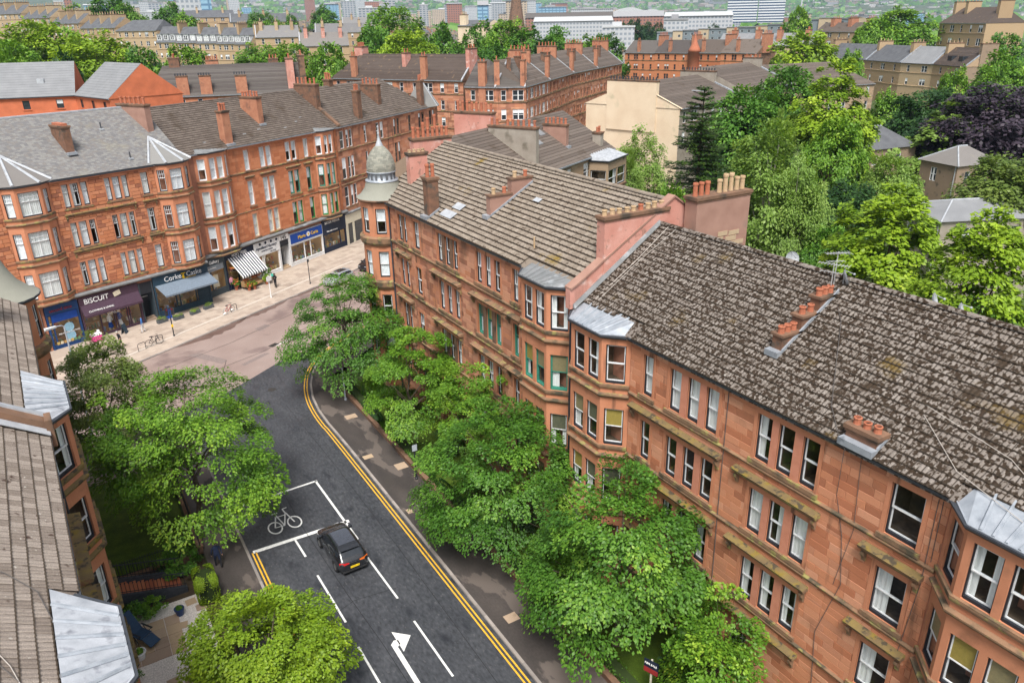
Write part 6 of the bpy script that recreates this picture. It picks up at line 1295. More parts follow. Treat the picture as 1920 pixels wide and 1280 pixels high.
# small stone houses in the garden
def cottage(label, pc, D, w, d, ze, rise, rz, roof='slate_dark', wall='stone_rubble', flat=False):
    p = at(*pc, D=D); r = thing('stone_house', label, 'house', (p.x,p.y,0), rz); b = MB()
    holes = [(w*.2,w*.2+.9,ze-2.4,ze-.8),(w*.65,w*.65+.9,ze-2.4,ze-.8)]
    b.panel((0,0),(w,0),0,ze,holes,.25); b.panel((w,0),(w,d),0,ze,[(d*.3,d*.3+1,ze-2.4,ze-.8)],.25); b.panel((w,d),(0,d),0,ze,[]); b.panel((0,d),(0,0),0,ze,[(d*.3,d*.3+1,ze-2.5,ze-.7)],.25); b.build('wall', wall, r)
    for h in holes: small_window(r, ((h[0]+h[1])/2,0,h[2]), 0, .9, 1.6, 'white_paint', 0, 1)
    small_window(r, (0,d*.7-.5,ze-2.5), -PI/2, 1.0, 1.8, 'white_paint', 0, 2); small_window(r, (w,d*.3+.5,ze-2.4), PI/2, 1.0, 1.6, 'white_paint')
    b = MB(); e = [(-.3,-.3,ze),(w+.3,-.3,ze),(w+.3,d+.3,ze),(-.3,d+.3,ze)]; q0 = (d*.45,d/2,ze+rise); q1 = (w-d*.45,d/2,ze+rise)
    b.face([e[0],e[1],q1,q0]); b.face([e[1],e[2],q1]); b.face([e[2],e[3],q0,q1]); b.face([e[3],e[0],q0]); b.face(e[::-1]); o = b.build('roof', roof, r)
    g = MB(); g.path([q0,q1], .12); g.path([e[0],q0], .1); g.path([e[3],q0], .1); g.build('lead_hip', 'lead_white', o)
    b = MB(); b.tube((-.05,.3,0),(-.05,.3,ze),.06,n=6); b.build('downpipe', 'lead_white', r); return r
cottage('little rubble house with mauve slate hipped roof amid garden trees', (1618,283), 128, 11, 8, at(1618,283,D=128).z, 2.8, rad(-8), 'slate_dark')
cottage('squared rubble house corner with multi-paned sash window in garden trees', (1797,312), 116, 7, 6, at(1797,312,D=116).z, 2.0, rad(-12), 'slate')
cottage('low pale grey roofed outbuilding between the two bright limes', (1765,420), 88, 12, 8, at(1765,415,D=88).z, 1.2, rad(-25), 'slate_pale', 'render_grey')
# red terraces beyond the curve
px2 = [1172,1228,1290,1352,1420]; 
for i in range(4):
    a = at(px2[i],99,D=330-i*8); c = at(px2[i+1],99,D=322-i*8)
    q, L = tenement('tenement_block', '%s red house of the turreted terrace beyond the cream gable, counting from the curve' % names_[i], (a.x,a.y), (c.x,c.y), a.z, 12, 4.5, -4, 3, 3.5, wall='ashlar_bright', roof='tile_dark' if i < 2 else 'tile_brown', gable='stone_dark', spacing=3, wframe='stone_trim', rowtiles=0, blocks=False, group='turreted red terrace')
    chimney(q, L-.6, L+.6, 3.0, 8.5, a.z, a.z+6.4, 'brick_red', 'rrrrrr', None, 1.0); chimney(q, L*.4, L*.4+1.1, .2, 1.2, a.z, a.z+4.5, 'brick_red', 'rr', None, .9)
    if i == 2: b = MB(); b.lathe([(2.3,a.z-8),(2.3,a.z+.4),(2.6,a.z+.5),(1.9,a.z+1.5),(.9,a.z+3.6),(.3,a.z+5.6),(.05,a.z+6.6)], 14, (L*.2,0,0)); b.build('turret', 'pot_red', q, True)
q, L = tenement('tenement_block', 'red and brown roofed tenement range beside the tall lime at upper right', xyD(1530,62,430), xyD(1640,60,410), at(1580,60,D=420).z, 12, 4, 0, 2, 3.5, wall='stone_buff', roof='tile_brown', gable='brick_red', spacing=5, rowtiles=0, blocks=False, strings=False)
for u in (.2,.5,.8): chimney(q, L*u-1, L*u+1, 3, 8, 10, at(1580,60,D=420).z+6, 'brick_red', 'rrrr', None, 1)
q, L = tenement('tenement_block', 'pale sheet-roofed block with red chimney stacks behind the cream gable', xyD(1345,92,380), xyD(1530,80,370), at(1440,86,D=375).z, 14, 5, 0, 2, 3.5, wall='stone_rubble', roof='slate_pale', gable='render_grey', spacing=5, rowtiles=0, blocks=False, strings=False)
for u in (.15,.4,.62,.9): chimney(q, L*u-1, L*u+1, 2, 6, 8, at(1440,86,D=375).z+6.5, 'brick_red', 'rrrrr', None, 1)
# grey modern terrace
pmat('panel_grey', (0.20,0.235,0.26)); pmat('panel_buff', (0.48,0.38,0.26))
gx = [(1232,62,500),(1280,58,500),(1330,55,495),(1385,52,490),(1440,47,485),(1500,38,480),(1560,36,475),(1615,38,470)]
for i in range(7):
    a = at(gx[i][0],gx[i][1],D=gx[i][2]); c = at(gx[i+1][0],gx[i+1][1],D=gx[i+1][2]); L = math.hypot(c.x-a.x,c.y-a.y); ang = math.atan2(c.y-a.y,c.x-a.x)
    r = thing('townhouse', '%s grey panelled townhouse of the stepped modern row, counting from its low end' % (names_+['sixth','seventh'])[i], 'house', (a.x,a.y,0), ang, 'grey modern townhouses'); z = a.z
    hl = [(L*f,L*f+1.6,z-k-2.0,z-k-.6) for f in (.08,.32,.6,.82) for k in (.6,3.6)]
    b = MB(); b.panel((0,0),(L*.62,0),-4,z,[h for h in hl if h[1] < L*.6],.2,0); b.panel((L*.62,-1.2),(L,-1.2),-4,z+.8,[(h[0]-L*.62,h[1]-L*.62,h[2],h[3]) for h in hl if h[0] > L*.63],.2,1); b.face([(L*.62,0,-4),(L*.62,-1.2,-4),(L*.62,-1.2,z+.8),(L*.62,0,z+.8)],1); b.face([(L,-1.2,-4),(L,10,-4),(L,10,z),(L,-1.2,z+.8)],1); b.face([(0,10,-4),(0,0,-4),(0,0,z),(0,10,z)],0); b.build('wall', ['panel_grey','panel_buff'], r)
    for h in hl:
        if h[1] < L*.6 or h[0] > L*.63: small_window(r, ((h[0]+h[1])/2, 0 if h[1] < L*.6 else -1.2, h[2]), 0, 1.6, 1.4)
    b = MB(); b.box(-.2,L*.62,-.4,10,z,z+.5); b.box(L*.62,L+.2,-1.5,10,z+.8,z+1.1); b.build('roof', 'slate_pale', r)
# spire
p = at(968,22,D=620); r = thing('church_spire', 'dark weathered gothic stone spire above the central limes', 'church', (p.x,p.y,0), .3); zt = at(962,-60,D=620).z; zs = at(968,75,D=620).z
b = MB(); b.prism([(6.5*math.cos(PI/4+k*PI/2),6.5*math.sin(PI/4+k*PI/2)) for k in range(4)], -5, zs); b.build('tower', 'stone_dark', r)
b = MB(); b.lathe([(9.5,zs-6),(8.2,zs-2),(7.0,zs+4),(.3,zt)], 8); b.build('spire', 'stone_dark', r)
for k in range(8): a = k*PI/4; b = MB(); b.lathe([(1.0,zs-2),(1.0,zs+5),(.05,zs+10)], 5, (8*math.cos(a),8*math.sin(a),0)); b.build('pinnacle', 'stone_dark', r)
# ---------------------------------------------------------------- far city
def win_mat(name, wall, glass_, sx, sz, fx=.6, fz=.5):
    m = bpy.data.materials.new(name); m.use_nodes = True; nt = m.node_tree; L = nt.links; bs = nt.nodes['Principled BSDF']; bs.inputs['Roughness'].default_value = .5
    tc = nt.nodes.new('ShaderNodeTexCoord'); sp_ = nt.nodes.new('ShaderNodeSeparateXYZ'); L.new(tc.outputs['Object'], sp_.inputs[0])
    def cell(o, s, f):
        a = nt.nodes.new('ShaderNodeMath'); a.operation = 'MULTIPLY'; a.inputs[1].default_value = 1/s; L.new(o, a.inputs[0]); c = nt.nodes.new('ShaderNodeMath'); c.operation = 'FRACT'; L.new(a.outputs[0], c.inputs[0]); d = nt.nodes.new('ShaderNodeMath'); d.operation = 'LESS_THAN'; d.inputs[1].default_value = f; L.new(c.outputs[0], d.inputs[0]); return d.outputs[0]
    ad = nt.nodes.new('ShaderNodeMath'); ad.operation = 'ADD'; L.new(sp_.outputs[0], ad.inputs[0]); L.new(sp_.outputs[1], ad.inputs[1])
    mu = nt.nodes.new('ShaderNodeMath'); mu.operation = 'MULTIPLY'; L.new(cell(ad.outputs[0], sx, fx), mu.inputs[0]); L.new(cell(sp_.outputs[2], sz, fz), mu.inputs[1])
    x = nt.nodes.new('ShaderNodeMix'); x.data_type = 'RGBA'; x.inputs[6].default_value = (*wall,1); x.inputs[7].default_value = (*glass_,1); L.new(mu.outputs[0], x.inputs[0]); L.new(x.outputs[2], bs.inputs['Base Color']); M[name] = m
win_mat('far_white', (0.46,0.47,0.49), (0.24,0.27,0.31), 3.2, 3.4); win_mat('far_blue', (0.10,0.20,0.32), (0.25,0.42,0.55), 6, 3.6, .8, .6); win_mat('far_buff', (0.45,0.36,0.27), (0.14,0.13,0.13), 5, 3.6, .45, .5); win_mat('far_red', (0.33,0.15,0.11), (0.10,0.08,0.08), 4, 3.6, .45, .5); win_mat('far_grey', (0.36,0.37,0.39), (0.12,0.15,0.19), 6, 3.4, .6, .5); win_mat('far_stripe', (0.03,0.06,0.13), (0.66,0.68,0.70), 1e6, 3.6, 2, .5)
pmat('far_roof', (0.30,0.30,0.31)); pmat('far_roofwhite', (0.50,0.51,0.52))
def far_block(name, label, px0, px1, ytop, ybot, D, mt, dep=30, roof='far_roof', cat='building', group='far city buildings', rz=None, shape='flat'):
    a = at(px0, ytop, D=D); c = at(px1, ytop, D=D); L = math.hypot(c.x-a.x, c.y-a.y); ang = math.atan2(c.y-a.y, c.x-a.x); zb = at((px0+px1)/2, ybot, D=D).z-12; z = (a.z+c.z)/2
    r = thing(name, label, cat, (a.x,a.y,0), ang, group); b = MB(); b.box(0,L,0,dep,zb,z,skip='t'); b.build('wall', mt, r); b = MB()
    if shape == 'flat': b.box(-.5,L+.5,-.5,dep+.5,z,z+1.2); b.box(L*.3,L*.6,dep*.3,dep*.6,z+1.2,z+4)
    elif shape == 'pitch':
        rh = dep*.3 if dep < 26 else dep*.07
        b.mesh([(0,-1,z),(L,-1,z),(L,dep/2,z+rh),(0,dep/2,z+rh),(L,dep,z),(0,dep,z)], [(0,1,2,3),(3,2,4,5),(1,4,2),(5,0,3)])
    elif shape == 'arch':
        n = 14; V = [(L*i/n, y, z+ L*.13*math.sin(PI*i/n)) for y in (0,dep) for i in range(n+1)]; b.mesh(V, [(i,i+1,n+2+i,n+1+i) for i in range(n)]+[tuple(range(n,-1,-1))])
    b.build('roof', roof, r); return r
far_block('office_slab', 'tall pale slab with blue glass end behind the hill terrace', 325, 372, -25, 40, 650, 'far_white', 14)
far_block('office_slab', 'glass fronted office slab next to the pale slab', 372, 392, -20, 26, 640, 'far_blue', 14)
far_block('tower_block', 'white banded hospital tower with navy panels', 1368, 1425, -30, 26, 1250, 'far_stripe', 40); far_block('tower_block', 'narrow navy and white wing of the hospital tower', 1425, 1475, -12, 26, 1260, 'far_stripe', 40)
far_block('sports_hall', 'long white roofed hall beyond the central trees', 1000, 1150, 40, 55, 800, 'far_white', 60, 'far_roofwhite', shape='pitch'); far_block('arena', 'white domed arena roof on the far plain', 1145, 1215, 24, 32, 1700, 'far_white', 90, 'far_roofwhite', shape='arch'); far_block('arena', 'pale arched stadium roof beside the white dome', 1205, 1240, 22, 28, 1900, 'far_white', 60, 'far_roofwhite', shape='arch')
far_block('warehouse', 'long white shed in front of the hospital tower', 1245, 1375, 30, 50, 760, 'far_white', 50, 'far_roofwhite', shape='pitch'); far_block('warehouse', 'white glazed shed with blue entrance right of the sports hall', 1130, 1190, 52, 62, 620, 'far_white', 30, 'far_roofwhite'); far_block('office_block', 'white office block at the end of the long sheds', 1245, 1290, 38, 58, 640, 'far_white', 26)
far_block('apartment_block', 'glassy blue twin-fin tower left of the spire', 895, 916, 10, 45, 900, 'far_blue', 16, shape='pitch'); far_block('office_block', 'long low glazed office range right of the spire', 1010, 1062, 14, 30, 1400, 'far_blue', 40); far_block('office_block', 'white ribbed block beside the glazed office range', 1070, 1150, 18, 32, 1300, 'far_white', 40); far_block('office_block', 'pale tower immediately right of the spire', 985, 1005, 2, 26, 1350, 'far_white', 24)
far_block('red_terrace', 'long red tenement range below the white dome', 1150, 1245, 31, 48, 1000, 'far_red', 20, 'far_roof', shape='pitch'); far_block('red_terrace', 'dark roofed tenement range between spire and sheds', 985, 1150, 33, 42, 1050, 'far_red', 20, 'tile_dark', shape='pitch')
random.seed(21); kinds = [('far_white','white'),('far_grey','grey'),('far_buff','buff'),('far_red','red'),('far_blue','blue glazed')]
for i in range(64):
    px = random.choice((random.uniform(400,960), random.uniform(600,1160), random.uniform(1150,1900), random.uniform(-20,330))); D = random.uniform(1300,2600)
    wpx = random.uniform(14,46); mt, cn = random.choice(kinds)
    if px > 1150: y0 = random.uniform(24,34)
    else: y0 = random.uniform(2,30)
    tall = wpx < 22 and px < 1000
    if tall: y0 -= 14
    far_block('city_building', 'small %s %s on the skyline of the distant city' % (cn, 'tower' if tall else 'block'), px, px+wpx, y0, 44, D, mt, 30, random.choice(('far_roof','far_roofwhite','slate_dark')), shape=random.choice(('flat','flat','pitch')), group='%s skyline blocks' % cn)
random.seed(5)
# dense slated roofs of the middle distance, too many and small to tell apart
b = MB()
for i in range(900):
    px = random.uniform(380,1900); D = random.uniform(430,1500)
    if px > 1150 and D < 620: continue
    q = at(px, 60, D=D); zb = float(terrain(q.x,q.y))-1; L_ = random.uniform(10,30); d_ = random.uniform(8,11); h_ = random.uniform(6,11)*(.8 if px > 900 else 1); a = random.choice((.4,.55,1.9,2.1))+random.gauss(0,.1); b.cr = random.random(); Mx = Matrix.Translation((q.x,q.y,zb)) @ Matrix.Rotation(a,4,'Z')
    b.box(0,L_,0,d_,-3,h_,Mx,0,'bt'); b.mesh([Mx @ Vector(v_) for v_ in ((0,-.3,h_),(L_,-.3,h_),(L_,d_/2,h_+4),(0,d_/2,h_+4),(L_,d_+.3,h_),(0,d_+.3,h_))],[(0,1,2,3),(3,2,4,5)],1); b.mesh([Mx @ Vector(v_) for v_ in ((0,0,h_),(0,d_/2,h_+4),(0,d_,h_),(L_,0,h_),(L_,d_/2,h_+4),(L_,d_,h_))],[(2,1,0),(3,4,5)],0)
    for k in range(int(L_/8)+1): b.box(k*8-.5,k*8+.5,d_*.3,d_*.7,h_+2,h_+5.4,Mx,0,'b')
mat('far_walls', [(0.36,0.27,0.19)], piece=[(0.42,0.31,0.21),(0.36,0.17,0.11),(0.32,0.27,0.23),(0.45,0.36,0.26)], scale=.05, fine_amt=0); mat('far_slates', [(0.13,0.13,0.14)], piece=[(0.11,0.115,0.125),(0.16,0.155,0.155),(0.12,0.10,0.09),(0.20,0.21,0.22)], scale=.05, fine_amt=0)
tag(b.build('distant_roofs', ['far_walls','far_slates']), 'mass of slate roofs and chimneys between the terraces and the skyline', 'roofs', kind='stuff')
b = MB(); p = at(1502,12,D=2500); b.path([(p.x,p.y,0),(p.x+2,p.y,p.z+40)], 2.5); tag(b.build('mast', 'far_roofwhite'), 'thin white mast rising from the far plain near the hills', 'mast')
# distant suburb: houses too small to tell apart, scattered as one mass over plain and hills
b = MB(); random.seed(8)
for i in range(3600):
    a = rad(random.uniform(18,92)); d = random.uniform(1500,8500)**1.0; x, y = d*math.cos(a), d*math.sin(a)
    if x < y*.12: continue
    z = float(terrain(x,y))-.4; s_ = random.uniform(8,20)*(1+d/6000); b.cr = random.random()
    Mx = Matrix.Translation((x,y,z)) @ Matrix.Rotation(random.random()*3,4,'Z'); b.box(-s_,s_,-s_*.5,s_*.5,-4,random.uniform(5,9)*(1+d/9000), Mx, 0, 'b'); 
mat('suburb', [(0.42,0.40,0.38)], piece=[(0.50,0.47,0.44),(0.35,0.25,0.20),(0.28,0.28,0.30),(0.60,0.58,0.56),(0.40,0.32,0.27)], scale=.01, fine_amt=0)
tag(b.build('distant_suburb', 'suburb'), 'pale scatter of distant suburban houses on plain and hills', 'suburb', kind='stuff')
# ================================================================ trees
def leaf_mesh(name, P, Nrm, Dir, size, rnd, mt, aspect=.62):
    """P centres, Nrm leaf normals, Dir tip directions (all n x 3) -> one mesh of pointed leaves"""
    n = len(P); Nrm = Nrm/np.linalg.norm(Nrm, axis=1, keepdims=True)
    Dir = Dir-Nrm*(Dir*Nrm).sum(1, keepdims=True); Dir = Dir/np.maximum(np.linalg.norm(Dir, axis=1, keepdims=True), 1e-6); S_ = np.cross(Nrm, Dir)
    s = size[:, None]; fold = Nrm*s*.10
    V = np.empty((n, 4, 3)); V[:,0] = P-Dir*s*.5; V[:,1] = P+S_*s*aspect*.5-fold; V[:,2] = P+Dir*s*.5-fold*.8; V[:,3] = P-S_*s*aspect*.5-fold
    me = bpy.data.meshes.new(name); me.vertices.add(n*4); me.vertices.foreach_set('co', V.reshape(-1)); me.loops.add(n*4); me.loops.foreach_set('vertex_index', np.arange(n*4, dtype=np.int32))
    me.polygons.add(n); me.polygons.foreach_set('loop_start', np.arange(0, n*4, 4, dtype=np.int32)); me.polygons.foreach_set('loop_total', np.full(n, 4, dtype=np.int32))
    a = me.attributes.new('rnd', 'FLOAT', 'FACE'); a.data.foreach_set('value', np.clip(rnd, 0, 1)); me.materials.append(M[mt]); me.update(calc_edges=True); return me
def unit(v): return v/np.maximum(np.linalg.norm(v, axis=1, keepdims=True), 1e-6)
def crown(name, R, H, zc, n, leaf, mt, seed=0, nclump=90, flat=.32, droop=.35, lump=.22, clump_r=.26, low=-.55, lean=(0,0), sq=2.3, hang=0.0, spread=.16, shell=.62, tap=.18):
    """deciduous crown: R radius, H half height, zc centre height; leafy sprays spread through the volume, tiers drooping outward"""
    g = np.random.default_rng(seed); d = unit(g.normal(size=(nclump*3, 3))); d = d[d[:,2] > low][:nclump]; nc = len(d)
    ph = g.uniform(0, 6.28, 6); bump = 1+lump*(np.sin(3*np.arctan2(d[:,1],d[:,0])+ph[0])*.5+np.sin(5*np.arctan2(d[:,1],d[:,0])+4*d[:,2]+ph[1])*.5+g.normal(0,.45,nc))
    rr = bump*(shell+(1-shell)*g.random(nc)**.6); rr[: nc//6] *= .55
    taper = 1-tap*np.clip(d[:,2], 0, 1)
    Cc = d*rr[:,None]*np.array([R,R,H]); Cc[:,0] *= taper; Cc[:,1] *= taper
    cr = clump_r*R*(.7+.6*g.random(nc)); w_ = cr**2/np.sum(cr**2); cnt = np.maximum(8, (n*w_).astype(int)); idx = np.repeat(np.arange(nc), cnt); m = len(idx)
    out = unit(d*np.array([1,1,.35])); 
    # a spray: disc in the plane (out, tangent), tipped down outward; a few finer twigs give it fingers
    tang = unit(np.cross(out, np.array([0,0,1.0])+g.normal(0,.15,(nc,3)))); upv = unit(np.cross(tang, out)); upv *= np.sign(upv[:,2:3]+1e-6)
    ntw = 7; twig = g.integers(0, ntw, m); ta = (twig/ntw-.5)*3.4+g.normal(0,.10,m); tr = np.sqrt(g.random(m))
    a1 = np.cos(ta)*tr; a2 = np.sin(ta)*tr
    P = Cc[idx]+out[idx]*(a1*cr[idx])[:,None]+tang[idx]*(a2*cr[idx])[:,None]+upv[idx]*(g.normal(0,flat*.5,m)*cr[idx])[:,None]
    P[:,2] -= (droop*np.maximum(a1, -.2)**2+hang*tr*g.random(m)*2.2)*cr[idx]
    P += g.normal(0, spread*.35, (m,3))*leaf
    nr = upv[idx]*1.0+out[idx]*(.35+droop*np.maximum(a1,0))[:,None]+g.normal(0,.33,(m,3)); dr = out[idx]*.7+tang[idx]*a2[:,None]+np.array([0,0,-.35-hang])+g.normal(0,.45,(m,3))
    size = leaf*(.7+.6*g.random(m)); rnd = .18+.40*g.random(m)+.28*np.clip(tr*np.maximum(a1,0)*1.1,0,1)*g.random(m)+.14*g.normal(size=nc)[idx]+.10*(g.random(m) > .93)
    P[:,2] += zc; P[:,0] += lean[0]*(P[:,2]/max(zc,1)); P[:,1] += lean[1]*(P[:,2]/max(zc,1))
    P[:,2] = np.maximum(P[:,2], .35)
    return leaf_mesh(name, P, nr, dr, size, rnd, mt), Cc+np.array([0,0,zc])
def trunk_mesh(R, zc, pts, r0=.18, seed=0, mt='bark', nl=14, H=3):
    g = np.random.default_rng(seed); b = MB(); top = zc+H*.35; k = 6; path_ = [Vector((g.normal(0,.06)*i, g.normal(0,.06)*i, top*i/k)) for i in range(k+1)]
    b.lathe([(r0*1.7,-.3),(r0*1.25,.12),(r0,.5)], 8)
    for i in range(k): b.tube(path_[i], path_[i+1], r0*(1-.75*i/k), r0*(1-.75*(i+1)/k), 8, cap=False)
    sel = g.choice(len(pts), min(nl, len(pts)), replace=False)
    for i in sel:
        p = Vector(pts[i]); z0 = max(1.2, min(top*.95, p.z*.55)); t = z0/top*k; j = min(k-1, int(t)); a = path_[j].lerp(path_[j+1], t-j); mid = a.lerp(p, .5)+Vector((0,0,.25*abs(p.z-a.z)*.3))
        b.tube(a, mid, r0*.36, r0*.22, 5, cap=False); b.tube(mid, p, r0*.22, r0*.06, 5, cap=False)
    return b.data('trunk', mt, True)
def tree(name, label, loc, R, H, zc, n, leaf, mt, seed=0, r0=.18, bark='bark', group=None, cat='tree', rz=0, **kw):
    r = thing(name, label, cat, loc, rz, group); me, pts = crown('crown', R, H, zc, n, leaf, mt, seed, **kw)
    ob('crown', me, r); ob('trunk', trunk_mesh(R, zc, pts, r0, seed, bark, H=H), r); return r
LIME = dict(nclump=100, flat=.24, droop=.55, clump_r=.31, lump=.14, shell=.72)
ST = 'street trees along the terrace'
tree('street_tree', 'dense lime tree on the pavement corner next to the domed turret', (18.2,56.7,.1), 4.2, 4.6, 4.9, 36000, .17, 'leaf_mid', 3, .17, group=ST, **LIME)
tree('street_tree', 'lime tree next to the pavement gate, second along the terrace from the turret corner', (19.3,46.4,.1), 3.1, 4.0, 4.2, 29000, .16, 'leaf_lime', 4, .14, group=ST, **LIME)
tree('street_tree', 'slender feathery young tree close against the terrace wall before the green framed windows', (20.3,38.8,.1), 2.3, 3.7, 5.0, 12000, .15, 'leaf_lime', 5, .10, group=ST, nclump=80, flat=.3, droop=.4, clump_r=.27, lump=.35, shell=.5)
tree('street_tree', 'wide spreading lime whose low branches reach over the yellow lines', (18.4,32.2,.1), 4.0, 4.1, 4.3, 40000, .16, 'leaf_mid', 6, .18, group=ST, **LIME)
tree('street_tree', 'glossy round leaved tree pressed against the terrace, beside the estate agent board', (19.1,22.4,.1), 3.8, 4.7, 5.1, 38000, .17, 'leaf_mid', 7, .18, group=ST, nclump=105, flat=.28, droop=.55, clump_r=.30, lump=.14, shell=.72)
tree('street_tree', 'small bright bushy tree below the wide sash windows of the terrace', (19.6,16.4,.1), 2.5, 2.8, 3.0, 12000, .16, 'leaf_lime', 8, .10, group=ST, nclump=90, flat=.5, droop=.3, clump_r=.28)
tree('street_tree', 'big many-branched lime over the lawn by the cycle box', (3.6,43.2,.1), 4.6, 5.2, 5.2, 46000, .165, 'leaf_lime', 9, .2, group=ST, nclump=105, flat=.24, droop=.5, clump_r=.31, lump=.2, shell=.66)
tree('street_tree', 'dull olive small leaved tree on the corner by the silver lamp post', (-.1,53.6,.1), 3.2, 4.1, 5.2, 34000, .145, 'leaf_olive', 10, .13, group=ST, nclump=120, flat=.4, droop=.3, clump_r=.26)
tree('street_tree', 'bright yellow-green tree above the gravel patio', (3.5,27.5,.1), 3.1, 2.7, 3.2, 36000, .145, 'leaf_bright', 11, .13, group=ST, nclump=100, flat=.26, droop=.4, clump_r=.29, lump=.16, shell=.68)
# shrubs and hedges
def shrub(name, label, loc, R, H, n, leaf, mt, seed, cat='shrub', **kw):
    me, pts = crown('foliage', R, H, H*.95, n, leaf, mt, seed, nclump=50, flat=.6, droop=.2, clump_r=.34, low=-.8, shell=.55, **kw); r = thing(name, label, cat, loc); ob('foliage', me, r)
    b = MB(); 
    for k in range(5): a = k*1.26; b.tube((0,0,-.1),(R*.5*math.cos(a),R*.5*math.sin(a),H*1.1),.03,.01,5)
    b.build('stem', 'bark', r); return r
shrub('garden_shrub', 'dark leafy shrub at the foot of the entrance steps', (1.75,39.9,.05), 1.0, .8, 3500, .12, 'leaf_mid', 31)
shrub('garden_shrub', 'dark bush behind the blue garden chair', (-1.15,36.9,.02), .75, .5, 1800, .10, 'leaf_mid', 32); shrub('garden_shrub', 'yellowish bush between chair and steps', (-.1,37.1,.02), .6, .45, 1300, .10, 'leaf_lime', 33)
shrub('garden_shrub', 'small yellow-green bush against the house wall by the chair', (-1.75,35.4,.02), .42, .42, 1200, .09, 'leaf_bright', 34); shrub('garden_shrub', 'little round bush by the white gravel near the house', (-1.7,32.6,.02), .45, .4, 1200, .08, 'leaf_mid', 35)
def hedge_box(name, label, loc, sx, sy, h, n, leaf, mt, seed, cat='hedge', rz=0, rnd=.25):
    """clipped hedge: leaves over the surface of a rounded block"""
    g = np.random.default_rng(seed); v = g.normal(size=(n,3)); v = np.sign(v)*np.abs(unit(v))**.35; P = v*np.array([sx/2,sy/2,h/2])*(1+g.normal(0,.02,(n,1))); P[:,2] += h/2; nr = v+g.normal(0,.5,(n,3)); dr = g.normal(size=(n,3))
    r = thing(name, label, cat, loc, rz); ob('foliage', leaf_mesh('foliage', P, nr, dr, leaf*(.7+.6*g.random(n)), .2+.6*g.random(n), mt), r)
    b = MB(); b.box(-sx*.36,sx*.36,-sy*.36,sy*.36,-.05,h*.86); b.build('branches', 'hedge_core', r); return r
mat('hedge_core', [(0.03,0.05,0.012)])
hedge_box('clipped_hedge', 'neat bright clipped hedge pillar beside the entrance gate', (2.6,36.9,0), 1.15, 1.7, 1.6, 9000, .075, 'leaf_bright', 41)
for i,(y0,y1) in enumerate(((49.5,57.5),(40.5,48.8),(27,39.5),(12,25))):
    lab = ['first','second','third','fourth'][i]+' stretch of low garden hedge along the terrace pavement, counting from the turret'
    hedge_box('garden_hedge', lab, (17.75,(y0+y1)/2,0), .75, y1-y0, .85, 8000, .10, 'leaf_mid' if i % 2 else 'leaf_dark', 43+i)
strip('garden', [(17.3,-12),(22.6,-12),(22.6,58),(17.3,58)], .03, 'lawn')
b = MB(); b.box(17.2,17.42,-12,56.5,-.1,.42); b.box(17.15,17.47,-12,56.5,.42,.5); tag(b.build('garden_wall', 'stone_dark'), 'long low stone wall between terrace gardens and pavement', 'wall')
random.seed(3)
for i,(x,y,R,H,mt) in enumerate(((20.2,51,1.2,1.0,'leaf_dark'),(19.2,54.2,1.1,1.2,'leaf_mid'),(20.6,43,1.1,1.1,'leaf_dark'),(19.6,27,1.2,.9,'leaf_lime'),(20.4,19,1.2,1.2,'leaf_dark'),(19.0,36.0,1.1,.9,'leaf_mid'),(20.5,33,1.2,1.3,'leaf_dark'))):
    shrub('garden_shrub', ['dark','leafy','shaded','pale green','deep green','rounded','tall dark'][i]+' shrub in the terrace front garden '+['near the turret','by the corner lime','between the first limes','under the wide lime','behind the glossy tree','by the slender tree','against the bay'][i], (x,y,.03), R, H, 2500, .12, mt, 60+i)
# ---------------------------------------------------------------- background trees: a few shared crowns
PROTO = {}
def proto(kind, mt, k):
    key = (kind, mt, k)
    if key not in PROTO:
        if kind == 'mid': me, pts = crown('crown', 5, 5, 8.0, 15000, .44, mt, 100+k, nclump=150, flat=.45, droop=.4, clump_r=.27, lump=.15, shell=.7)
        elif kind == 'far': me, pts = crown('crown', 5, 4.4, 6.2, 7500, .64, mt, 200+k, nclump=100, flat=.5, droop=.35, clump_r=.30, lump=.16, shell=.7)
        elif kind == 'birch': me, pts = crown('crown', 4, 7.0, 9.5, 26000, .32, mt, 300+k, nclump=130, flat=.22, droop=.4, clump_r=.32, lump=.2, hang=.8, low=-.75, shell=.68)
        elif kind == 'tall': me, pts = crown('crown', 4.6, 8.0, 10.0, 24000, .40, mt, 400+k, nclump=190, flat=.40, droop=.55, clump_r=.23, lump=.12, low=-.8, shell=.72, tap=.5)
        PROTO[key] = (me, trunk_mesh(5, 8, pts, .3, k, 'bark_pale' if kind == 'birch' else 'bark', 16, 4))
    return PROTO[key]
def bgtree(label, p, kind, mt, k, sx, sz, group, name='tree', rz=None, z=None):
    me, tm = proto(kind, mt, k); zz = float(terrain(p[0], p[1]))-.3 if z is None else z
    r = thing(name, label, 'tree', (p[0], p[1], zz), random.random()*6 if rz is None else rz, group); c = ob('crown', me, r); t = ob('trunk', tm, r); c.scale = t.scale = (sx, sx, sz); return r
def crown_at(label, px, ytop, rpx, D, kind, mt, k, group, hb=None, name='tree'):
    """tree whose crown top is seen at (px, ytop) and whose crown is rpx pixels wide each side, standing at distance D"""
    p = at(px, ytop, D=D); zb = float(terrain(p.x, p.y)); slant = math.hypot(D, CAMH-p.z*.6); Rw = rpx*slant/1432
    base = {'mid':(5.3,14.0),'far':(5.4,11.4),'birch':(4.4,18.2),'tall':(5.0,19.4)}[kind]; zz = p.z
    sx = Rw/base[0]; sz = max((zz-zb)/base[1], sx*.55); z0 = zz-sz*base[1]
    return bgtree(label, (p.x, p.y), kind, mt, k, sx, sz, group, name, z=min(z0, zb-.2))
GR = 'trees of the back gardens'
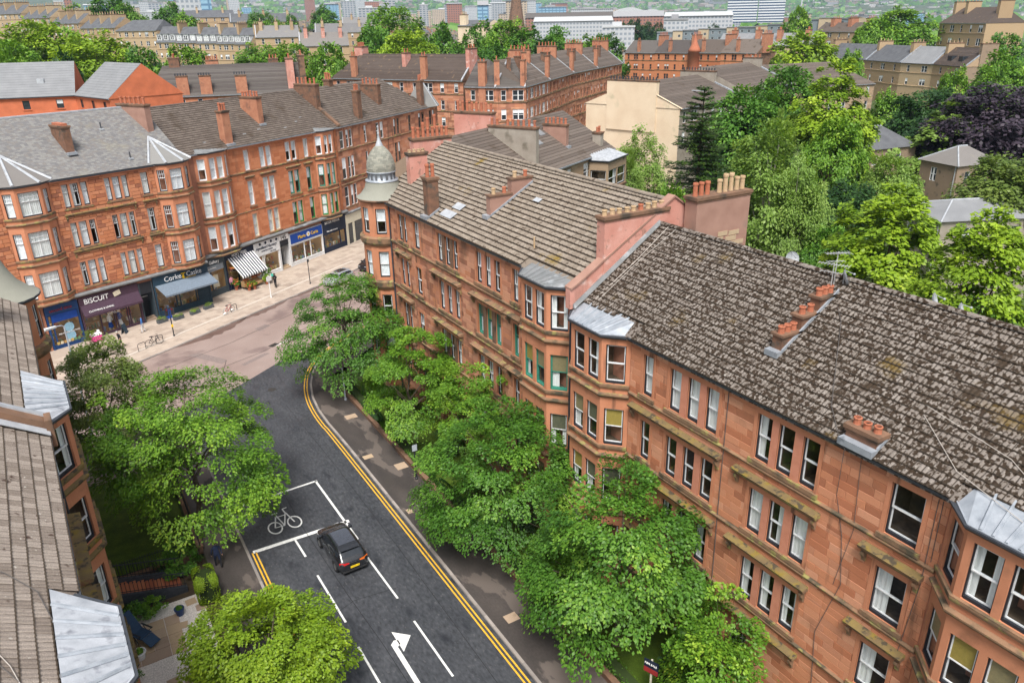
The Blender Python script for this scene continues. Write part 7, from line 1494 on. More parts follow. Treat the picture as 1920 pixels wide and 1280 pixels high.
crown_at('tall pyramidal lime in the back gardens before the long brown roof', 1572, 95, 78, 118, 'tall', 'leaf_bright', 1, GR)
crown_at('shorter lime leaning against the tall pyramidal lime', 1578, 200, 50, 110, 'mid', 'leaf_lime', 2, GR)
crown_at('weeping silver birch behind the terrace roof', 1462, 172, 78, 78, 'birch', 'leaf_birch', 1, GR, name='birch_tree')
crown_at('second slim weeping birch beside the first', 1510, 270, 50, 76, 'birch', 'leaf_birch', 2, GR, name='birch_tree')
crown_at('fresh green rounded tree before the cream gable', 1205, 212, 50, 98, 'birch', 'leaf_birch', 3, GR)
crown_at('low feathery tree left of the dark conifer', 1180, 262, 34, 92, 'birch', 'leaf_birch', 1, GR)
crown_at('dark broad tree behind conifer and birch', 1395, 150, 72, 120, 'mid', 'leaf_mid', 3, GR)
crown_at('bluish dark sycamore right of the conifer', 1405, 205, 62, 118, 'mid', 'leaf_dark', 1, GR)
crown_at('deep green sycamore left of the tall lime', 1480, 110, 62, 135, 'mid', 'leaf_mid', 1, GR)
crown_at('bright lime right behind the terrace ridge dishes', 1690, 312, 112, 66, 'tall', 'leaf_bright', 3, GR)
crown_at('bright lime at the garden edge by the pale outbuilding', 1875, 352, 105, 56, 'tall', 'leaf_bright', 4, GR)
crown_at('grey-green tree screening the mauve roofed house', 1792, 188, 76, 138, 'tall', 'leaf_birch', 5, GR)
crown_at('dark green chestnut before the mossy end house', 1752, 150, 58, 150, 'mid', 'leaf_dark', 2, GR)
crown_at('copper beech with purple black foliage', 1868, 148, 92, 140, 'mid', 'leaf_purple', 4, GR, name='copper_beech')
crown_at('olive tree growing before the multi-paned house', 1905, 278, 78, 100, 'mid', 'leaf_olive', 5, GR)
crown_at('young light green tree by the rooflights of the end house', 1795, 113, 28, 165, 'mid', 'leaf_lime', 4, GR)
crown_at('leafy lime at the far right of the stone gable', 1895, 95, 45, 230, 'far', 'leaf_lime', 2, GR); crown_at('bush-like tree under the leafy lime by the stone gable', 1875, 120, 26, 210, 'far', 'leaf_lime', 3, GR)
crown_at('shrubby tree growing out behind the rear chimney stack', 1265, 335, 48, 62, 'mid', 'leaf_lime', 6, GR)
crown_at('dark understorey tree under the birches', 1600, 330, 70, 92, 'mid', 'leaf_dark', 3, GR); crown_at('dark understorey tree left of the bright lime', 1560, 400, 50, 74, 'mid', 'leaf_mid', 2, GR); crown_at('soft green small tree before the mauve roofed house', 1680, 275, 48, 100, 'mid', 'leaf_birch', 7, GR)
crown_at('yellowish lime before the slated houses', 1508, 58, 58, 260, 'far', 'leaf_bright', 1, GR); crown_at('small lime between brown roof and slated houses', 1600, 92, 26, 240, 'far', 'leaf_lime', 1, GR)
crown_at('big rounded lime left of the buff mansion block', 1690, 8, 62, 330, 'mid', 'leaf_lime', 7, GR); crown_at('lime joined to the big rounded one by the mansion', 1655, 22, 34, 320, 'far', 'leaf_lime', 4, GR); crown_at('single lime on the skyline by the grey townhouses', 1500, 12, 26, 420, 'far', 'leaf_lime', 5, GR)
crown_at('lime growing beneath the buff mansion gable', 1888, 62, 34, 285, 'far', 'leaf_mid', 1, GR); crown_at('dark tree on the grass between stone gable and chestnut', 1712, 190, 36, 160, 'mid', 'leaf_mid', 6, GR); crown_at('lime behind the chestnut before the buff row', 1680, 158, 30, 190, 'far', 'leaf_lime', 0, GR)
GC = 'park trees in the centre'
for i,(px,yt,r,D,kind,mt,lab) in enumerate(((735,2,62,250,'mid','leaf_lime','tall broad lime at the left of the central clump'),(760,48,60,225,'mid','leaf_bright','bright rounded lime in front of the tall broad one'),(700,40,40,235,'far','leaf_mid','darker lime behind the red chimney pots'),(822,48,40,235,'far','leaf_mid','dark maple next to the buff gable'),(918,68,45,235,'far','leaf_mid','dark tree right of the buff gable'),(950,28,48,270,'mid','leaf_lime','horse chestnut below the spire'),(990,50,50,265,'far','leaf_mid','dense lime right of the spire'),(1050,55,44,280,'far','leaf_mid','first lime of the belt before the sheds'),(1100,58,40,300,'far','leaf_lime','second lime of the belt before the sheds'),(1140,62,34,310,'far','leaf_mid','third lime of the belt before the sheds'),(900,38,36,290,'far','leaf_mid','dark lime peeping beside the spire'),(1022,80,40,250,'far','leaf_dark','low dark tree over the curved terrace roofs'))):
    crown_at(lab, px, yt, r, D, kind, mt, i % 4, GC)
GL = 'limes below the hill crescent'
for i,(px,yt,r,D,kind,mt,lab) in enumerate(((10,60,52,190,'mid','leaf_lime','lime at the left end of the crescent belt'),(48,28,62,230,'mid','leaf_bright','tall yellowish lime of the crescent belt'),(105,40,52,235,'far','leaf_lime','lime between the tall yellowish one and the broad one'),(170,48,74,215,'mid','leaf_bright','broadest lime of the crescent belt above the grey flats'),(100,80,34,200,'far','leaf_dark','dark holly green tree below the yellowish limes'),(262,88,38,205,'far','leaf_mid','low lime by the brick chimney pots'),(338,70,44,225,'mid','leaf_lime','lime before the dormered terrace'),(480,72,52,230,'mid','leaf_lime','first lime before the hip-roofed buff house'),(545,72,52,225,'mid','leaf_lime','second lime before the hip-roofed buff house'),(612,80,38,205,'far','leaf_lime','lime by the mossy roofed tenement'),(20,95,40,180,'far','leaf_lime','low lime against the grey flats roof'),(635,120,24,190,'far','leaf_lime','small lime beside the mossy roof hip'))):
    crown_at(lab, px, yt, r, D, kind, mt, i % 4, GL)
GH = 'trees on the far hill'
for i,(px,yt,r,D,lab) in enumerate(((130,0,40,470,'dark tree group on the skyline left of the slab'),(200,-8,42,460,'dark rounded tree on the skyline above the terrace'),(240,6,26,450,'small tree right of the skyline group'),(315,8,28,440,'tree below the pale office slab'),(350,14,26,430,'tree below the glass office slab'),(480,24,22,460,'tree over the long slated building'),(510,24,18,455,'little tree over the long slated building'),(610,12,26,560,'dark tree before the far towers'),(15,8,20,520,'tree at the far left skyline'),(545,28,14,470,'tiny tree beside the slated building'))):
    crown_at(lab, px, yt, r, D, 'far', 'leaf_mid' if i % 2 else 'leaf_lime', i % 4, GH)
for i,(px,yt,r,D) in enumerate(((1165,38,16,640),(1190,36,20,630),(1235,42,18,640),(1215,44,14,660),(1340,40,14,600))):
    crown_at(['dark tree left of the distant red range','rounded tree before the distant red range','tree right of the distant red range','low tree under the white dome','tree before the long white shed'][i], px, yt, r, D, 'far', 'leaf_dark', i % 4, 'trees on the far plain')
# conifer
def conifer(label, px, ytop, D, Rpx):
    p = at(px, ytop, D=D); Hh = p.z; R = Rpx*math.hypot(D, 18)/1432; g = np.random.default_rng(77); P, Nn, Dd, rn = [], [], [], []
    r = thing('conifer', label, 'tree', (p.x,p.y,0), 0, GR); tb = MB(); tb.tube((0,0,-.3),(0,0,Hh-.3),.35,.04,8)
    z = 1.5
    while z < Hh-.2:
        t = 1-z/Hh; rl = R*(t**.62)*1.0+.15; nb = 9 if t > .2 else 6
        for k in range(nb):
            a = g.uniform(0,6.28); L = rl*g.uniform(.75,1.15); m = int(18+70*L/R); s = g.random(m)**.75; ca, sa = math.cos(a), math.sin(a)
            wv = g.normal(0,.10+.13*(1-s),m)*L*.6; x = s*L; zz = z-.10*x+.06*x*x/max(L,.1)+g.normal(0,.06,m)+.25*s
            P.append(np.stack([x*ca-wv*sa, x*sa+wv*ca, zz],1)); Nn.append(np.stack([g.normal(0,.3,m),g.normal(0,.3,m),np.ones(m)],1)); Dd.append(np.stack([ca+g.normal(0,.5,m),sa+g.normal(0,.5,m),np.full(m,-.1)],1)); rn.append(.15+.5*g.random(m)+.3*s*g.random(m))
            tb.tube((0,0,z),(L*.8*ca,L*.8*sa,z-.08*L+.15),.04,.012,4)
        z += g.uniform(.32,.5)
    P = np.concatenate(P); ob('crown', leaf_mesh('crown', P, np.concatenate(Nn), np.concatenate(Dd), np.full(len(P),.42)*(.7+.6*g.random(len(P))), np.concatenate(rn), 'leaf_conifer', .3), r); tb.build('trunk', 'bark', r, True)
conifer('dark layered cypress-like conifer behind the terrace', 1322, 156, 76, 105)
# rough greenery of the back gardens: shrubs nobody could count
g = np.random.default_rng(5); cs = []
for i in range(420):
    px, py = g.uniform(1130,1900), g.uniform(240,620); q = at(px, py, z=1.0)
    if q.x < 37 or math.hypot(q.x,q.y) > 190: continue
    cs.append((q.x, q.y, g.uniform(.8,2.0)))
P, Nn, rn = [], [], []
for x, y, s in cs:
    m = 120; v = unit(g.normal(size=(m,3))); v[:,2] = np.abs(v[:,2]); P.append(np.array([x,y,-.2])+v*s*np.array([1.2,1.2,1.1])*(.7+.3*g.random((m,1)))); Nn.append(v+g.normal(0,.4,(m,3))); rn.append(g.random()*.4+.5*g.random(m))
P = np.concatenate(P); tag(ob('undergrowth', leaf_mesh('undergrowth', P, np.concatenate(Nn), g.normal(size=P.shape), .42*(.6+.7*g.random(len(P))), np.concatenate(rn), 'leaf_mid')), 'tangled green undergrowth of the back gardens', 'undergrowth', kind='stuff')
strip('back_garden', [(34,-30),(240,-30),(240,190),(60,120),(37,75)], -.1, 'ground_green')
# wooded slopes far off
g = np.random.default_rng(9); P, rn = [], []
for i in range(9000):
    a = math.radians(g.uniform(18,80)); d = g.uniform(900,8800); x, y = d*math.cos(a), d*math.sin(a); z = float(terrain(x,y)); s = g.uniform(8,22)*(1+d/9000)
    if math.sin(x*.004+1)*math.sin(y*.005)+g.normal(0,.5) < .1: continue
    m = 5; v = g.normal(0,1,(m,3)); P.append(np.array([x,y,z+s*.35])+v*s*np.array([.6,.6,.22])); rn.append(np.concatenate([[s]*m]))
P = np.concatenate(P); sz = np.concatenate(rn); tag(ob('far_woods', leaf_mesh('far_woods', P, np.stack([g.normal(0,.6,len(P))-.6,g.normal(0,.6,len(P))-.6,np.ones(len(P))],1), g.normal(size=P.shape), sz*1.1, .2+.6*g.random(len(P)), 'leaf_mid', .8)), 'dark wooded patches over the distant hills', 'woods', kind='stuff')
# ================================================================ vehicles
mat('car_black', [(0.012,0.013,0.016)], rough=.25, spec=.5, coat=1.0, fine_amt=0); mat('car_silver', [(0.45,0.47,0.50)], rough=.3, metal=.5, coat=.8, fine_amt=0)
mat('car_glass', [(0.02,0.024,0.03)], rough=.05, spec=.7, fine_amt=0); mat('car_roof', [(0.045,0.05,0.065)], rough=.18, spec=.6, coat=1.0, fine_amt=0); mat('rubber', [(0.025,0.025,0.027)], rough=.8); mat('alloy', [(0.35,0.36,0.37)], rough=.35, metal=.8, fine_amt=0)
mat('lamp_red', [(0.55,0.02,0.02)], rough=.2, fine_amt=0); mat('lamp_amber', [(0.75,0.16,0.02)], rough=.2, fine_amt=0); mat('plate_yellow', [(0.75,0.52,0.02)], rough=.4, fine_amt=0); mat('chrome', [(0.7,0.7,0.72)], rough=.15, metal=1, fine_amt=0); mat('lamp_clear', [(0.6,0.62,0.65)], rough=.15, fine_amt=0)
def subsurf(me, lv=2):
    o = bpy.data.objects.new('t', me); C.objects.link(o); m = o.modifiers.new('s', 'SUBSURF'); m.levels = lv; m.render_levels = lv
    r = bpy.data.meshes.new_from_object(o.evaluated_get(bpy.context.evaluated_depsgraph_get())); bpy.data.objects.remove(o); bpy.data.meshes.remove(me); return r
def car(label, loc, rz, paint='car_black', roofm='car_roof', group=None):
    """hatchback, nose towards local +x"""
    r = thing('car', label, 'car', loc, rz, group)
    #      x    zbot  zsh   roof  ws    wsh   wr   wrt
    st = [(-2.06,.34, .66, .70, .70, .66, .40, .30),(-2.02,.26, .80, .90, .80, .76, .56, .50),(-1.86,.22, .92, 1.02, .86, .84, .70, .60),(-1.45,.20, .96, 1.40, .885, .875, .68, .54),(-1.15,.19, .97, 1.47, .89, .88, .68, .56),(-.35,.18, .97, 1.51, .89, .88, .69, .57),
          (.42,.18, .95, 1.475, .89, .88, .67, .55),(.62,.18, .95, 1.40, .89, .88, .68, .54),(1.22,.19, .94, 1.01, .885, .87, .76, .62),(1.62,.21, .88, .955, .87, .83, .68, .5),(1.90,.24, .78, .86, .80, .76, .58, .42),(2.06,.32, .60, .64, .62, .58, .42, .30)]
    V = []; F = []; mi = []
    prof_n = 8
    for x, zb, zs, zr, ws, wsh, wr, wrt in st:
        h = zr-zs
        half = [(0,zb),(ws*.86,zb),(ws,zb+.16),(ws,zs-.18),(wsh,zs),(wsh-.04 if h > .2 else wsh-.05,zs+.03 if h > .2 else zs+.02),(wr,zr-.07 if h > .2 else zr-.02),(wrt,zr-.01),(0,zr)]
        V += [(x, y, z) for y, z in half]; 
    n1 = 9; ns = len(st)
    for s in range(ns-1):
        for j in range(n1-1):
            a = s*n1+j; F.append((a, a+n1, a+n1+1, a+1)); g = 0
            hh = (st[s][3]-st[s][2] > .2) and (st[s+1][3]-st[s+1][2] > .2)
            if j == 5 and hh: g = 1
            if j in (6,7) and ((s in (2,)) or (s in (7,))): g = 1
            if j == 7 and s in (4,5): g = 2
            mi.append(g)
    F.append(tuple(range(n1-1,-1,-1))); mi.append(0); F.append(tuple((ns-1)*n1+j for j in range(n1))); mi.append(0)
    me = bpy.data.meshes.new('body'); nv = len(V); V2 = V+[(x,-y,z) for x,y,z in V]; F2 = F+[tuple(i+nv for i in reversed(f)) for f in F]; me.from_pydata(V2, [], F2); me.polygons.foreach_set('material_index', mi+mi)
    for m in (paint, 'car_glass', roofm): me.materials.append(M[m])
    bm = bmesh.new(); bm.from_mesh(me); bmesh.ops.remove_doubles(bm, verts=bm.verts, dist=.001); bmesh.ops.recalc_face_normals(bm, faces=bm.faces); bm.to_mesh(me); bm.free()
    me.polygons.foreach_set('use_smooth', [True]*len(me.polygons)); body = ob('body', subsurf(me, 2), r)
    for sx in (-1.27, 1.30):
        for sy in (-1, 1):
            b = MB(); b.lathe([(.20,-.10),(.30,-.105),(.325,-.06),(.325,.06),(.30,.105),(.20,.10)], 20); w_ = b.build('wheel', 'rubber', r, True); w_.location = (sx, sy*.80, .325); w_.rotation_euler = (rad(90), 0, 0)
            b = MB(); b.lathe([(.001,.085),(.06,.09),(.19,.075),(.21,.10)], 16)
            b.lathe([(.21,-.10),(.19,-.075),(.06,-.09),(.001,-.085)], 16); b.build('rim', 'alloy', w_)
            b = MB(); b.lathe([(.345,-.03),(.37,0),(.345,.03)], 18, a0=0, a1=PI); o = b.build('wheel_arch', 'rubber', r); o.location = (sx, sy*.885, .33); o.rotation_euler = (rad(90),0,0)
    for sy, m in ((1,'lamp_red'),(-1,'lamp_amber')):
        b = MB(); b.mesh([(-1.93,sy*.82,.80),(-2.045,sy*.58,.76),(-2.06,sy*.30,.80),(-1.90,sy*.835,.93),(-2.02,sy*.58,.90),(-2.05,sy*.30,.86)], [(0,1,4,3),(1,2,5,4)] if sy < 0 else [(3,4,1,0),(4,5,2,1)]); b.build('taillight', m, body)
        b = MB(); b.box(1.86,1.99,sy*.45-.14,sy*.45+.14,.66,.76); b.build('headlight', 'lamp_clear', body)
        b = MB(); b.box(.78,.98,sy*.93-.09,sy*.93+.09,.98,1.12); b.tube((.88,sy*.80,1.0),(.88,sy*.90,1.03),.03,n=6); b.build('mirror', paint, body)
        for dx in (-.55,.35): b = MB(); b.box(dx-.10,dx+.10,sy*.885-.02,sy*.885+.02,.84,.87); b.build('door_handle', 'chrome', body)
        for dx in (-.1, 1.02): b = MB(); b.tube((dx,sy*.888,.28),(dx-.04,sy*.89,.93),.006,n=4); b.build('door_seam', 'rubber', body)
    b = MB(); b.box(-2.09,-2.06,-.30,.30,.83,.855); b.build('chrome_strip', 'chrome', body)
    b = MB(); b.box(-2.10,-2.075,-.26,.26,.50,.61); b.build('number_plate', 'plate_yellow', body)
    b = MB(); b.box(-2.08,-1.95,-.72,.72,.27,.37); b.build('rear_bumper', 'rubber', body)
    b = MB(); b.box(-1.62,-1.36,-.55,.55,1.40,1.425); b.build('spoiler', paint, body)
    return r
car('black hatchback waiting in the right-hand lane behind the cycle box', (10.0,36.4,.0), rad(91.5))
car('silver hatchback parked by the far kerb behind the corner lime', (27.0,85.0,.0), KD+PI, 'car_silver', 'car_glass'); car('black hatchback parked beyond the silver one at the far kerb', (32.6,88.4,.0), KD+PI)
# ================================================================ street furniture
mat('lamp_grey', [(0.42,0.46,0.52)], rough=.5, fine_amt=.05)
def lamp_post(label, loc, h, rz, arm=1.0, mt='lamp_grey'):
    r = thing('street_lamp', label, 'street lamp', loc, rz); b = MB(); b.tube((0,0,0),(0,0,1.4),.10,.09,10); b.tube((0,0,1.4),(0,0,h-.1),.075,.05,10); b.build('pole', mt, r)
    b = MB(); b.path([(0,0,h-.12),(.15,0,h),(arm*.5,0,h+.06)], .035, 6); b.build('arm', mt, r)
    b = MB(); V = [(arm*.4,-.08,h+.10),(arm*.4,.08,h+.10),(arm*1.0,.17,h+.12),(arm*1.15,0,h+.12),(arm*1.0,-.17,h+.12)]; b.mesh(V+[(p[0],p[1]*.9,p[2]-.13) for p in V], [(0,1,2,3,4),(9,8,7,6,5)]+[(i,5+i,5+(i+1)%5,(i+1)%5) for i in range(5)]); b.build('lantern', 'shop_white', r); return r
lamp_post('tall pale grey street lamp rising behind the olive tree at the corner', (-1.25,58.6,.1), 9.4, rad(205), 1.3)
def post(name, label, cat, loc, h, mt='black_paint', r0=.05, plate=None, rz=0, pm='shop_grey'):
    r = thing(name, label, cat, loc, rz); b = MB(); b.tube((0,0,0),(0,0,h),r0,r0,8); b.lathe([(r0*1.8,0),(r0*1.8,.12),(r0,.16)],8); b.build('pole', mt, r)
    if plate: w_, hh, zc = plate; b = MB(); b.box(-w_/2,w_/2,-r0-.03,-r0-.005,zc-hh/2,zc+hh/2); b.build('sign_plate', pm, r)
    return r
post('sign_post', 'dark post with small blue-grey plate on the terrace pavement between trees', 'sign post', (16.9,41.1,.118), 2.7, plate=(.35,.45,2.45), pm='lamp_grey')
post('sign_post', 'grey post at the garden gate near the corner lime', 'sign post', (16.95,55.0,.118), 2.9, mt='lamp_grey', r0=.06)
post('sign_post', 'slim white post with white parking plate on the shop pavement', 'sign post', (18.65,83.88,.13), 2.6, mt='sign_white', plate=(.75,.55,2.25), rz=KD, pm='sign_white')
post('lamp_column', 'thin black column with small box head before the blue shopfront', 'lamp post', (23.9,86.25,.13), 2.9, r0=.045, plate=(.3,.35,2.85), rz=KD, pm='black_paint')
mat('lens_dark', [(0.03,0.03,0.03)], rough=.2); mat('cloth_red', [(0.14,0.01,0.01)])
ts = post('traffic_signal', 'black signal pole with two dark heads and a yellow push-button box', 'traffic signal', (7.38,77.75,.13), 3.0, r0=.055)
for dx, a in ((-.28,.3),(.28,-.4)):
    b = MB(); b.box(-.14,.14,-.12,.08,2.2,3.0); o = b.build('signal_head', 'black_paint', ts, loc=(dx,0,0), rz=a)
    for k, c in enumerate(('cloth_red','lens_dark','lens_dark')): q = MB(); q.lathe([(.001,.02),(.09,.02),(.10,0)],10); s_ = q.build('lens', c, o, loc=(0,-.125,2.82-k*.24)); s_.rotation_euler = (rad(90),0,0)
b = MB(); b.box(-.09,.09,-.16,-.055,1.0,1.25); b.build('push_button', 'yellow', ts)
b = MB(); b.box(-.35,.35,-.02,.02,1.65,2.35); r = thing('estate_board', 'dark blue and red estate agent board on a post in the terrace garden', 'sign board', (18.2,18.9,.03), rad(-70)); b.build('panel', 'shop_navy', r); b = MB(); b.box(-.35,.35,-.03,-.021,1.65,1.92); b.build('red_band', 'sign_red', r); text(r, 'FOR SALE', .14, (-.31,-.045,2.12), 'sign_white'); b = MB(); b.box(-.04,.04,.02,.08,0,2.4); b.build('stake', 'cream_paint', r)
# planters by the kerb
mat('planter', [(0.09,0.10,0.11)], rough=.7)
pls = [((7.01,82.5),'by the wine shop corner'),((8.6,82.55),'beside the traffic signal shop window'),((10.4,83.3),'in front of the slatted shop panel'),((11.95,84.2),'nearest the picture gallery shop')]
for i, ((x,y),lab) in enumerate(pls):
    r = thing('planter', 'grey trough planter with yellow-green plants '+lab, 'planter', (x,y,.13), rad(24), 'planters on the shop pavement'); b = MB(); b.box(-.55,.55,-.2,.2,0,.38,skip='t'); b.box(-.5,.5,-.15,.15,.3,.31); b.build('trough', 'planter', r); me, _ = crown('plants', .5, .16, .45, 500, .07, 'leaf_bright', 70+i, nclump=30, flat=.5, droop=.1, clump_r=.4); o = ob('plants', me, r); o.scale = (1,.42,1)
# bicycles
mat('bike_red', [(0.35,0.02,0.04)], rough=.3, fine_amt=0)
def bicycle(label, loc, rz, mt='bike_red', tyre='rubber'):
    r = thing('bicycle', label, 'bicycle', loc, rz)
    for x in (-.52,.52):
        b = MB(); n = 20
        for k in range(n): a0 = 2*PI*k/n; a1 = 2*PI*(k+1)/n; b.tube((x+.33*math.cos(a0),0,.34+.33*math.sin(a0)),(x+.33*math.cos(a1),0,.34+.33*math.sin(a1)),.022,n=5)
        w_ = b.build('wheel', tyre, r); b = MB()
        for k in range(8): a = PI*k/4; b.tube((x,0,.34),(x+.32*math.cos(a),0,.34+.32*math.sin(a)),.005,n=3)
        b.build('spokes', 'chrome', w_)
    b = MB(); bb = (-.05,0,.30); sc = (-.18,0,.86); hd = (.36,0,.88)
    for p, q in ((bb,sc),(bb,(.38,0,.72)),(sc,hd),((-.52,0,.34),bb),((-.52,0,.34),(-.17,0,.8)),((.52,0,.34),hd)): b.tube(p,q,.025,n=6)
    b.build('frame', mt, r); b = MB(); b.path([(.36,0,.88),(.37,0,1.02)],.016); b.path([(.30,-.27,1.02),(.40,-.1,1.04),(.40,.1,1.04),(.30,.27,1.02)],.016); b.build('handlebar', 'black_paint', r)
    b = MB(); b.mesh([(-.34,-.08,.95),(-.34,.08,.95),(-.05,.03,.96),(-.05,-.03,.96),(-.34,-.08,.90),(-.34,.08,.90),(-.05,.03,.92),(-.05,-.03,.92)],[(0,1,2,3),(7,6,5,4),(0,3,7,4),(1,0,4,5),(2,1,5,6),(3,2,6,7)]); b.tube((-.18,0,.84),(-.2,0,.92),.014,n=5); b.build('saddle', 'black_paint', r); return r
bicycle('red bicycle with pale tyres chained to a hoop on the shop pavement', (13.5,81.4,.13), KD+.1, tyre='shop_grey'); bicycle('black and red bicycle standing by the crossing near the big lime', (5.4,76.3,.13), KD-.3, 'black_paint')
def hoop(label, loc, rz): b = MB(); b.path([(-.4,0,0),(-.4,0,.62),(-.28,0,.75),(.28,0,.75),(.4,0,.62),(.4,0,0)],.028,7); tag(b.build('cycle_stand', 'black_paint', None, loc=loc, rz=rz), label, 'cycle stand')
hoop('black cycle hoop the red bicycle leans on', (14.1,81.75,.13), KD); hoop('black cycle hoop next to the crossing', (4.2,75.6,.13), KD); hoop('black cycle hoop beside the dark bicycle', (5.9,76.7,.13), KD)
# shop wares on the pavement
B2M = Matrix.Translation((14,88.4,0)) @ Matrix.Rotation(rad(31.3),4,'Z'); B1M = Matrix.Translation((5,83.4,0)) @ Matrix.Rotation(rad(20.4),4,'Z')
def b2(u,y,z=.13): return tuple(B2M @ Vector((u,y,z)))
def b1(u,y,z=.13): return tuple(B1M @ Vector((u,y,z)))
mat('wood', [(0.30,0.18,0.09),(0.40,0.26,0.14)], scale=5)
r = thing('flower_stall', 'sloping stall of fruit and cut flowers under the striped awning', 'stall', b2(3.6,-1.5), rad(31.3))
b = MB(); b.mesh([(-1.2,-.5,.5),(1.2,-.5,.5),(1.2,.5,.95),(-1.2,.5,.95),(-1.2,-.5,.3),(1.2,-.5,.3),(1.2,.5,.3),(-1.2,.5,.3)],[(0,1,2,3),(4,5,1,0),(5,6,2,1),(6,7,3,2),(7,4,0,3)]); b.build('counter', 'wood', r)
for i in range(4):
    me, _ = crown('flowers', .34, .2, .0, 260, .08, 'flower' if i != 1 else 'blossom', 90+i, nclump=20, flat=.5, droop=.1, clump_r=.4); ob('flowers', me, r, (-.9+i*.6,0,.85))
def potplant(label, loc, R, H, mt, seed, pot='pot_red', flowers=False, cat='pot plant', name='pot_plant', pr=.2):
    r = thing(name, label, cat, loc); b = MB(); b.lathe([(.001,.0),(pr*.75,0),(pr,.36),(pr*1.1,.36),(pr*1.1,.42),(pr*.9,.42),(pr*.85,.33),(.001,.33)],12); b.build('pot', pot, r)
    me, _ = crown('leaves', R, H, .42+H*.9, int(500+1500*R), .11, mt, seed, nclump=36, flat=.5, droop=.3, clump_r=.36, low=-.6); ob('leaves', me, r)
    if flowers: me, _ = crown('flowers', R*1.05, H*1.05, .42+H*.9, 160, .10, 'flower' if flowers == 1 else 'blossom', seed+5, nclump=26, flat=.5, clump_r=.3); ob('flowers', me, r)
    return r
potplant('leafy pot plant with white flowers at the stall end', b2(5.7,-1.9), .55, .6, 'leaf_lime', 101, flowers=2); potplant('tall leafy pot plant beside the white shop door', b2(6.3,-1.4), .45, .8, 'leaf_mid', 102); potplant('red geranium pot by the flower shop door', b2(2.0,-.6), .4, .45, 'leaf_mid', 103, flowers=1); potplant('low pink flowering pot on the pavement by the stall', b2(2.5,-2.1), .38, .3, 'leaf_mid', 104, flowers=1); potplant('orange flowering pot next to the pink one', b2(3.1,-2.35), .36, .28, 'leaf_lime', 105, flowers=1); potplant('yellow-leaved pot at the stall front corner', b2(5.1,-2.3), .42, .4, 'leaf_bright', 106)
r = thing('hanging_basket', 'red hanging flower basket over the flower shop window', 'flower basket', b2(2.3,-.55,2.5)); me,_ = crown('flowers', .55, .3, 0, 500, .10, 'flower', 110, nclump=30, flat=.5, clump_r=.36); 
me2,_ = crown('leaves', .5, .28, 0, 400, .10, 'leaf_mid', 111, nclump=30, flat=.5, clump_r=.36); ob('flowers', me, r, (0,0,3.0)).location = (0,0,0); ob('leaves', me2, r); b = MB(); b.lathe([(.001,-.3),(.2,-.22),(.28,0)],10); b.tube((0,0,0),(0,.5,.5),.01,n=4); b.build('basket', 'soil', r)
def aboard(label, loc, rz, mt):
    r = thing('pavement_board', label, 'sign board', loc, rz)
    for s in (-1,1): b = MB(); b.box(-.3,.3,-.015,.015,0,1.0); o = b.build('board', mt, r, loc=(0,s*.22,0)); o.rotation_euler = (s*.22,0,0)
aboard('blue pavement sign board outside the wine shop', b1(2.6,-.9), rad(20), 'shop_royal'); aboard('dark pavement sign board with grey face by the flower shop', b2(2.9,-.7), rad(31), 'shop_slate'); aboard('slate pavement board outside the plum shop', b1(-2.3,-1.3), rad(60), 'shop_teal')
r = thing('cool_box', 'bright pink crate with white lid outside the blue shop', 'crate', b1(-4.9,-.9), rad(20)); b = MB(); b.box(-.45,.45,-.3,.3,0,.55); b.build('tub', 'pink', r); b = MB(); b.box(-.48,.48,-.33,.33,.55,.72); b.box(.2,.4,-.1,.1,.72,1.0); b.build('lid', 'sign_white', r)
# garden things on the left
r = thing('garden_chair', 'blue folding recliner chair on the patio flags', 'chair', (-.85,35.1,.055), rad(35)); r.scale = (1.2,1.2,1.2); mat('chair_blue', [(0.025,0.055,0.11)], rough=.7)
b = MB(); b.box(-.28,.28,-.25,.27,.40,.43); b.build('seat', 'chair_blue', r); b = MB(); b.box(-.28,.28,0,.03,0,.95); o = b.build('backrest', 'chair_blue', r, loc=(0,.27,.42)); o.rotation_euler = (rad(-38),0,0); b = MB(); b.box(-.25,.25,-.02,.02,0,.5); o = b.build('footrest', 'chair_blue', r, loc=(0,-.27,.40)); o.rotation_euler = (rad(118),0,0)
for s in (-1,1):
    b = MB(); b.tube((s*.30,-.22,0),(s*.30,.30,.62),.016,n=6); b.build('leg', 'black_paint', r); b = MB(); b.tube((s*.30,.40,0),(s*.30,-.28,.60),.016,n=6); b.build('leg', 'black_paint', r); b = MB(); b.box(s*.30-.03,s*.30+.03,-.3,.32,.60,.63); b.build('armrest', 'black_paint', r)
mat('glaze_blue', [(0.03,0.06,0.16)], rough=.3); potplant('blue glazed pot of soil on the garden gravel', (1.05,36.2,.02), .12, .06, 'leaf_mid', 120, 'glaze_blue', pr=.24); potplant('round white bowl planter with small green plant', (-1.15,34.0,.05), .16, .08, 'leaf_lime', 121, 'shop_white', pr=.3)
